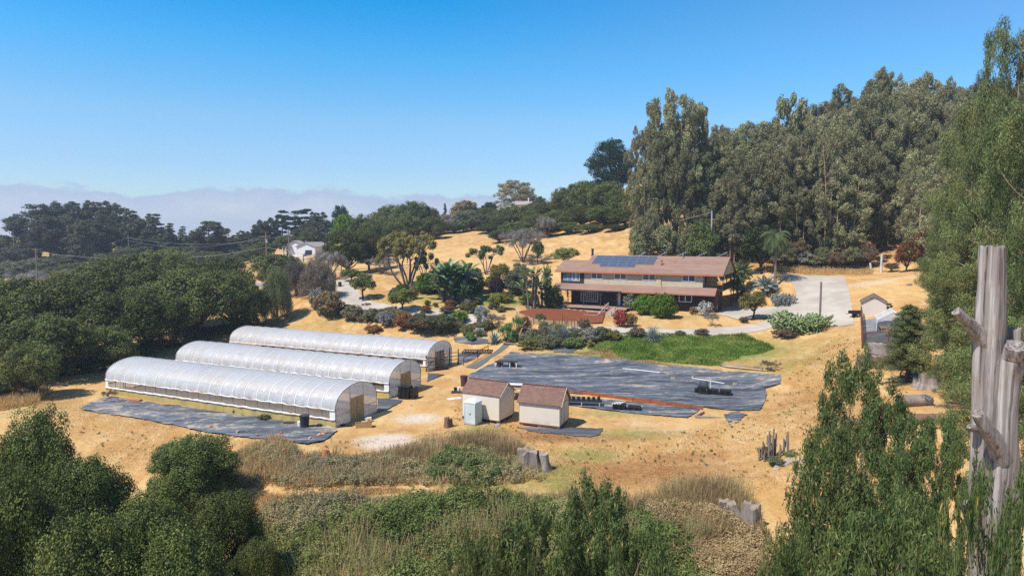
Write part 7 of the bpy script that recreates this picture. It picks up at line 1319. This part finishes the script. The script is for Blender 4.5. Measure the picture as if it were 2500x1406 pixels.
UP = [(560,1180),(585,1125),(640,1105),(700,1112),(800,1118),(870,1118),(950,1108),(1010,1098),(1085,1088),(1180,1092),(1290,1098),(1345,1145),(1325,1178),(1200,1186),(1000,1188),(800,1192),(620,1200)]
cover('scrub', UP, 90000, .62, .12, .06, F_mix, 'grey brown scrub band across the yard behind the golden path', 'scrub', 305, .5, 520); stalks('dry_weeds', UP, 34000, .85, .035, F_dry, 'tall dry weed stalks in the upper scrub band', 'weeds', 306, (2.5, .6), .25)
stalks('dry_weeds', [(575,1170),(600,1100),(660,1075),(730,1100),(720,1150),(640,1200)], 12000, .95, .04, F_straw, 'yellow straw weeds left of the crumpled cloth', 'weeds', 307, lean=.3)
cover('bramble', [(1062,1170),(1085,1120),(1150,1110),(1225,1120),(1255,1165),(1200,1192),(1110,1195)], 42000, .8, .12, .08, mat_field('green_bramble', [(0, (.05, .08, .02)), (.5, (.14, .18, .055)), (1, (.26, .28, .11))]), 'green bramble mound left of the twin topped stump', 'brambles', 308, .5, 110)
BT = [(600,1320),(650,1285),(740,1258),(870,1246),(1000,1242),(1100,1246),(1200,1250),(1330,1250),(1450,1255),(1560,1265),(1650,1280),(1690,1330),(1720,1460),(1100,1500),(560,1480)]
cover('bramble', BT, 230000, 1.0, .125, .085, F_bram, 'broad green bramble thicket along the bottom of the picture', 'brambles', 310, .6, 1300); stalks('dry_weeds', BT, 22000, 1.5, .028, F_brn, 'sparse brown stalks standing in the green bramble thicket', 'weeds', 331, (1.6, .7), .3)
stalks('dry_weeds', [(640,1280),(760,1245),(900,1228),(1100,1222),(1300,1228),(1480,1240),(1600,1255),(1600,1280),(1300,1262),(1000,1255),(700,1275)], 24000, 1.0, .03, F_dry, 'dry weed stalks along the top edge of the bramble thicket', 'weeds', 311, (2.5, .6), .22)
cover('bramble', [(640,1282),(740,1252),(900,1242),(960,1258),(900,1300),(720,1340),(650,1310)], 45000, 1.1, .12, .06, F_mix, 'greyish dead bramble patch right of the near oaks', 'brambles', 312, .5, 260)
cover('scrub', [(1590,1275),(1650,1262),(1760,1275),(1835,1310),(1870,1340),(1880,1450),(1650,1460),(1620,1340)], 100000, .9, .12, .05, F_brn, 'brown dry scrub in front of the fallen slab and cut stump', 'scrub', 313, .5, 420); stalks('dry_weeds', [(1560,1250),(1650,1215),(1780,1205),(1840,1225),(1870,1330),(1600,1330)], 26000, 1.3, .03, F_brn, 'brown weed stalks around the fallen slab', 'weeds', 314, lean=.3)
cover('bramble', [(1540,1270),(1600,1262),(1650,1300),(1660,1450),(1540,1450)], 40000, .9, .12, .09, mat_field('yellow_bramble', [(0, (.07, .10, .03)), (.5, (.17, .21, .06)), (1, (.30, .31, .10))]), 'yellow green bramble patch left of the brown scrub', 'brambles', 315, .5, 160)
stalks('dry_weeds', [(1085,1110),(1130,1085),(1280,1090),(1300,1130),(1240,1135),(1180,1108)], 10000, 1.15, .03, F_brn, 'reddish dry weeds behind the green bramble mound', 'weeds', 316, lean=.2)
stalks('dry_grass', [(-60,1000),(180,960),(300,1000),(520,1070),(820,1100),(1100,1040),(1120,960),(1160,1000),(1420,1080),(1700,1040),(1880,1010),(1960,880),(2080,800),(2180,860),(2120,960),(2200,1000),(1900,1180),(1850,1220),(1500,1210),(1350,1160),(1080,1075),(600,1090),(520,1170),(250,1130),(100,1000)], 110000, .16, .045, F_straw, 'short dry golden grass over the yard', 'dry grass', 317, (4, .5), .9)
stalks('dry_grass', [(620,1210),(800,1205),(1000,1200),(1000,1216),(760,1232),(660,1258),(600,1262)], 12000, .4, .04, F_straw, 'golden mown grass path between the scrub and the brambles', 'dry grass', 318, (3, .4), .8)
stalks('dry_grass', [(1860,655),(2130,655),(2125,672),(1860,668)], 9000, .8, .08, F_straw, 'tall dry grass along the forest wire fence', 'dry grass', 319, lean=.3)
stalks('dry_grass', [(-40,960),(60,930),(130,960),(80,990),(-40,1010)], 10000, .8, .06, F_straw, 'tall golden grass at the left edge of the yard', 'dry grass', 320, lean=.4)
cover('yard_weeds', [(100,1010),(520,1085),(820,1105),(1080,1060),(1120,980),(1180,1010),(1420,1085),(1800,1030),(1920,900),(2060,810),(2120,900),(2100,1000),(1900,1170),(1500,1200),(1350,1150),(1080,1072),(600,1085),(300,1120)], 8000, .12, .09, .05, mat_field('yard_weed', [(0, (.05, .06, .03)), (.5, (.12, .13, .055)), (1, (.22, .2, .09))]), 'scattered small dark green weeds dotted over the dry yard', 'weeds', 330, .13, 480)
cover('flower_bed', [(1270,850),(1290,812),(1330,800),(1440,808),(1500,815),(1440,845),(1380,846),(1300,858)], 46000, .8, .16, .10, mat_field('mixed_bed', [(0, (.07, .09, .035)), (.35, (.16, .20, .07)), (.6, (.26, .26, .13)), (.8, (.42, .30, .10)), (.9, (.34, .32, .36)), (1, (.5, .42, .14))]), 'mixed low planting filling the flower bed below the retaining wall', 'planting', 321, .6, 150)
cover('flower_bed', [(760,770),(830,778),(900,785),(990,800),(1130,815),(1180,830),(1180,800),(1120,790),(1000,770),(880,760),(780,745)], 46000, .8, .18, .10, mat_field('border_mix', [(0, (.09, .08, .045)), (.35, (.18, .17, .08)), (.6, (.30, .22, .13)), (.8, (.40, .20, .10)), (1, (.26, .27, .13))]), 'mixed low planting along the border below the driveway', 'planting', 322, .6, 170)
cover('ground_shrubs', [(-40,905),(60,915),(150,935),(260,900),(420,850),(620,800),(640,775),(560,790),(400,840),(200,870),(-40,880)], 22000, 1.2, .28, .15, L_oak, 'dark undergrowth on the floor of the left oak grove', 'undergrowth', 323, 1.1, 110)
cover('forest_litter', [(1560,612),(1750,632),(2130,652),(2130,640),(1900,618),(1700,600),(1560,590)], 26000, 1.5, .35, .16, mat_field('litter_scrub', [(0, (.07, .06, .035)), (.4, (.15, .14, .07)), (.7, (.26, .17, .09)), (1, (.22, .24, .13))]), 'mixed scrub and litter under the eucalyptus forest edge', 'undergrowth', 324, 1.4, 140)
# ================================================================ air
hm = bpy.data.materials.new('haze'); hm.use_nodes = True; ht = hm.node_tree; ht.nodes.clear(); pv = N(ht, 'ShaderNodeVolumePrincipled'); pv.inputs['Color'].default_value = (.80, .87, 1, 1); pv.inputs['Density'].default_value = .00033; pv.inputs['Anisotropy'].default_value = .2
L(ht, pv.outputs[0], N(ht, 'ShaderNodeOutputMaterial').inputs['Volume'])
m = MB(); m.box(-1900, 1900, -120, 3200, float(ZZ.min())-1, 72); tag(m.build('haze', hm), kind='stuff')
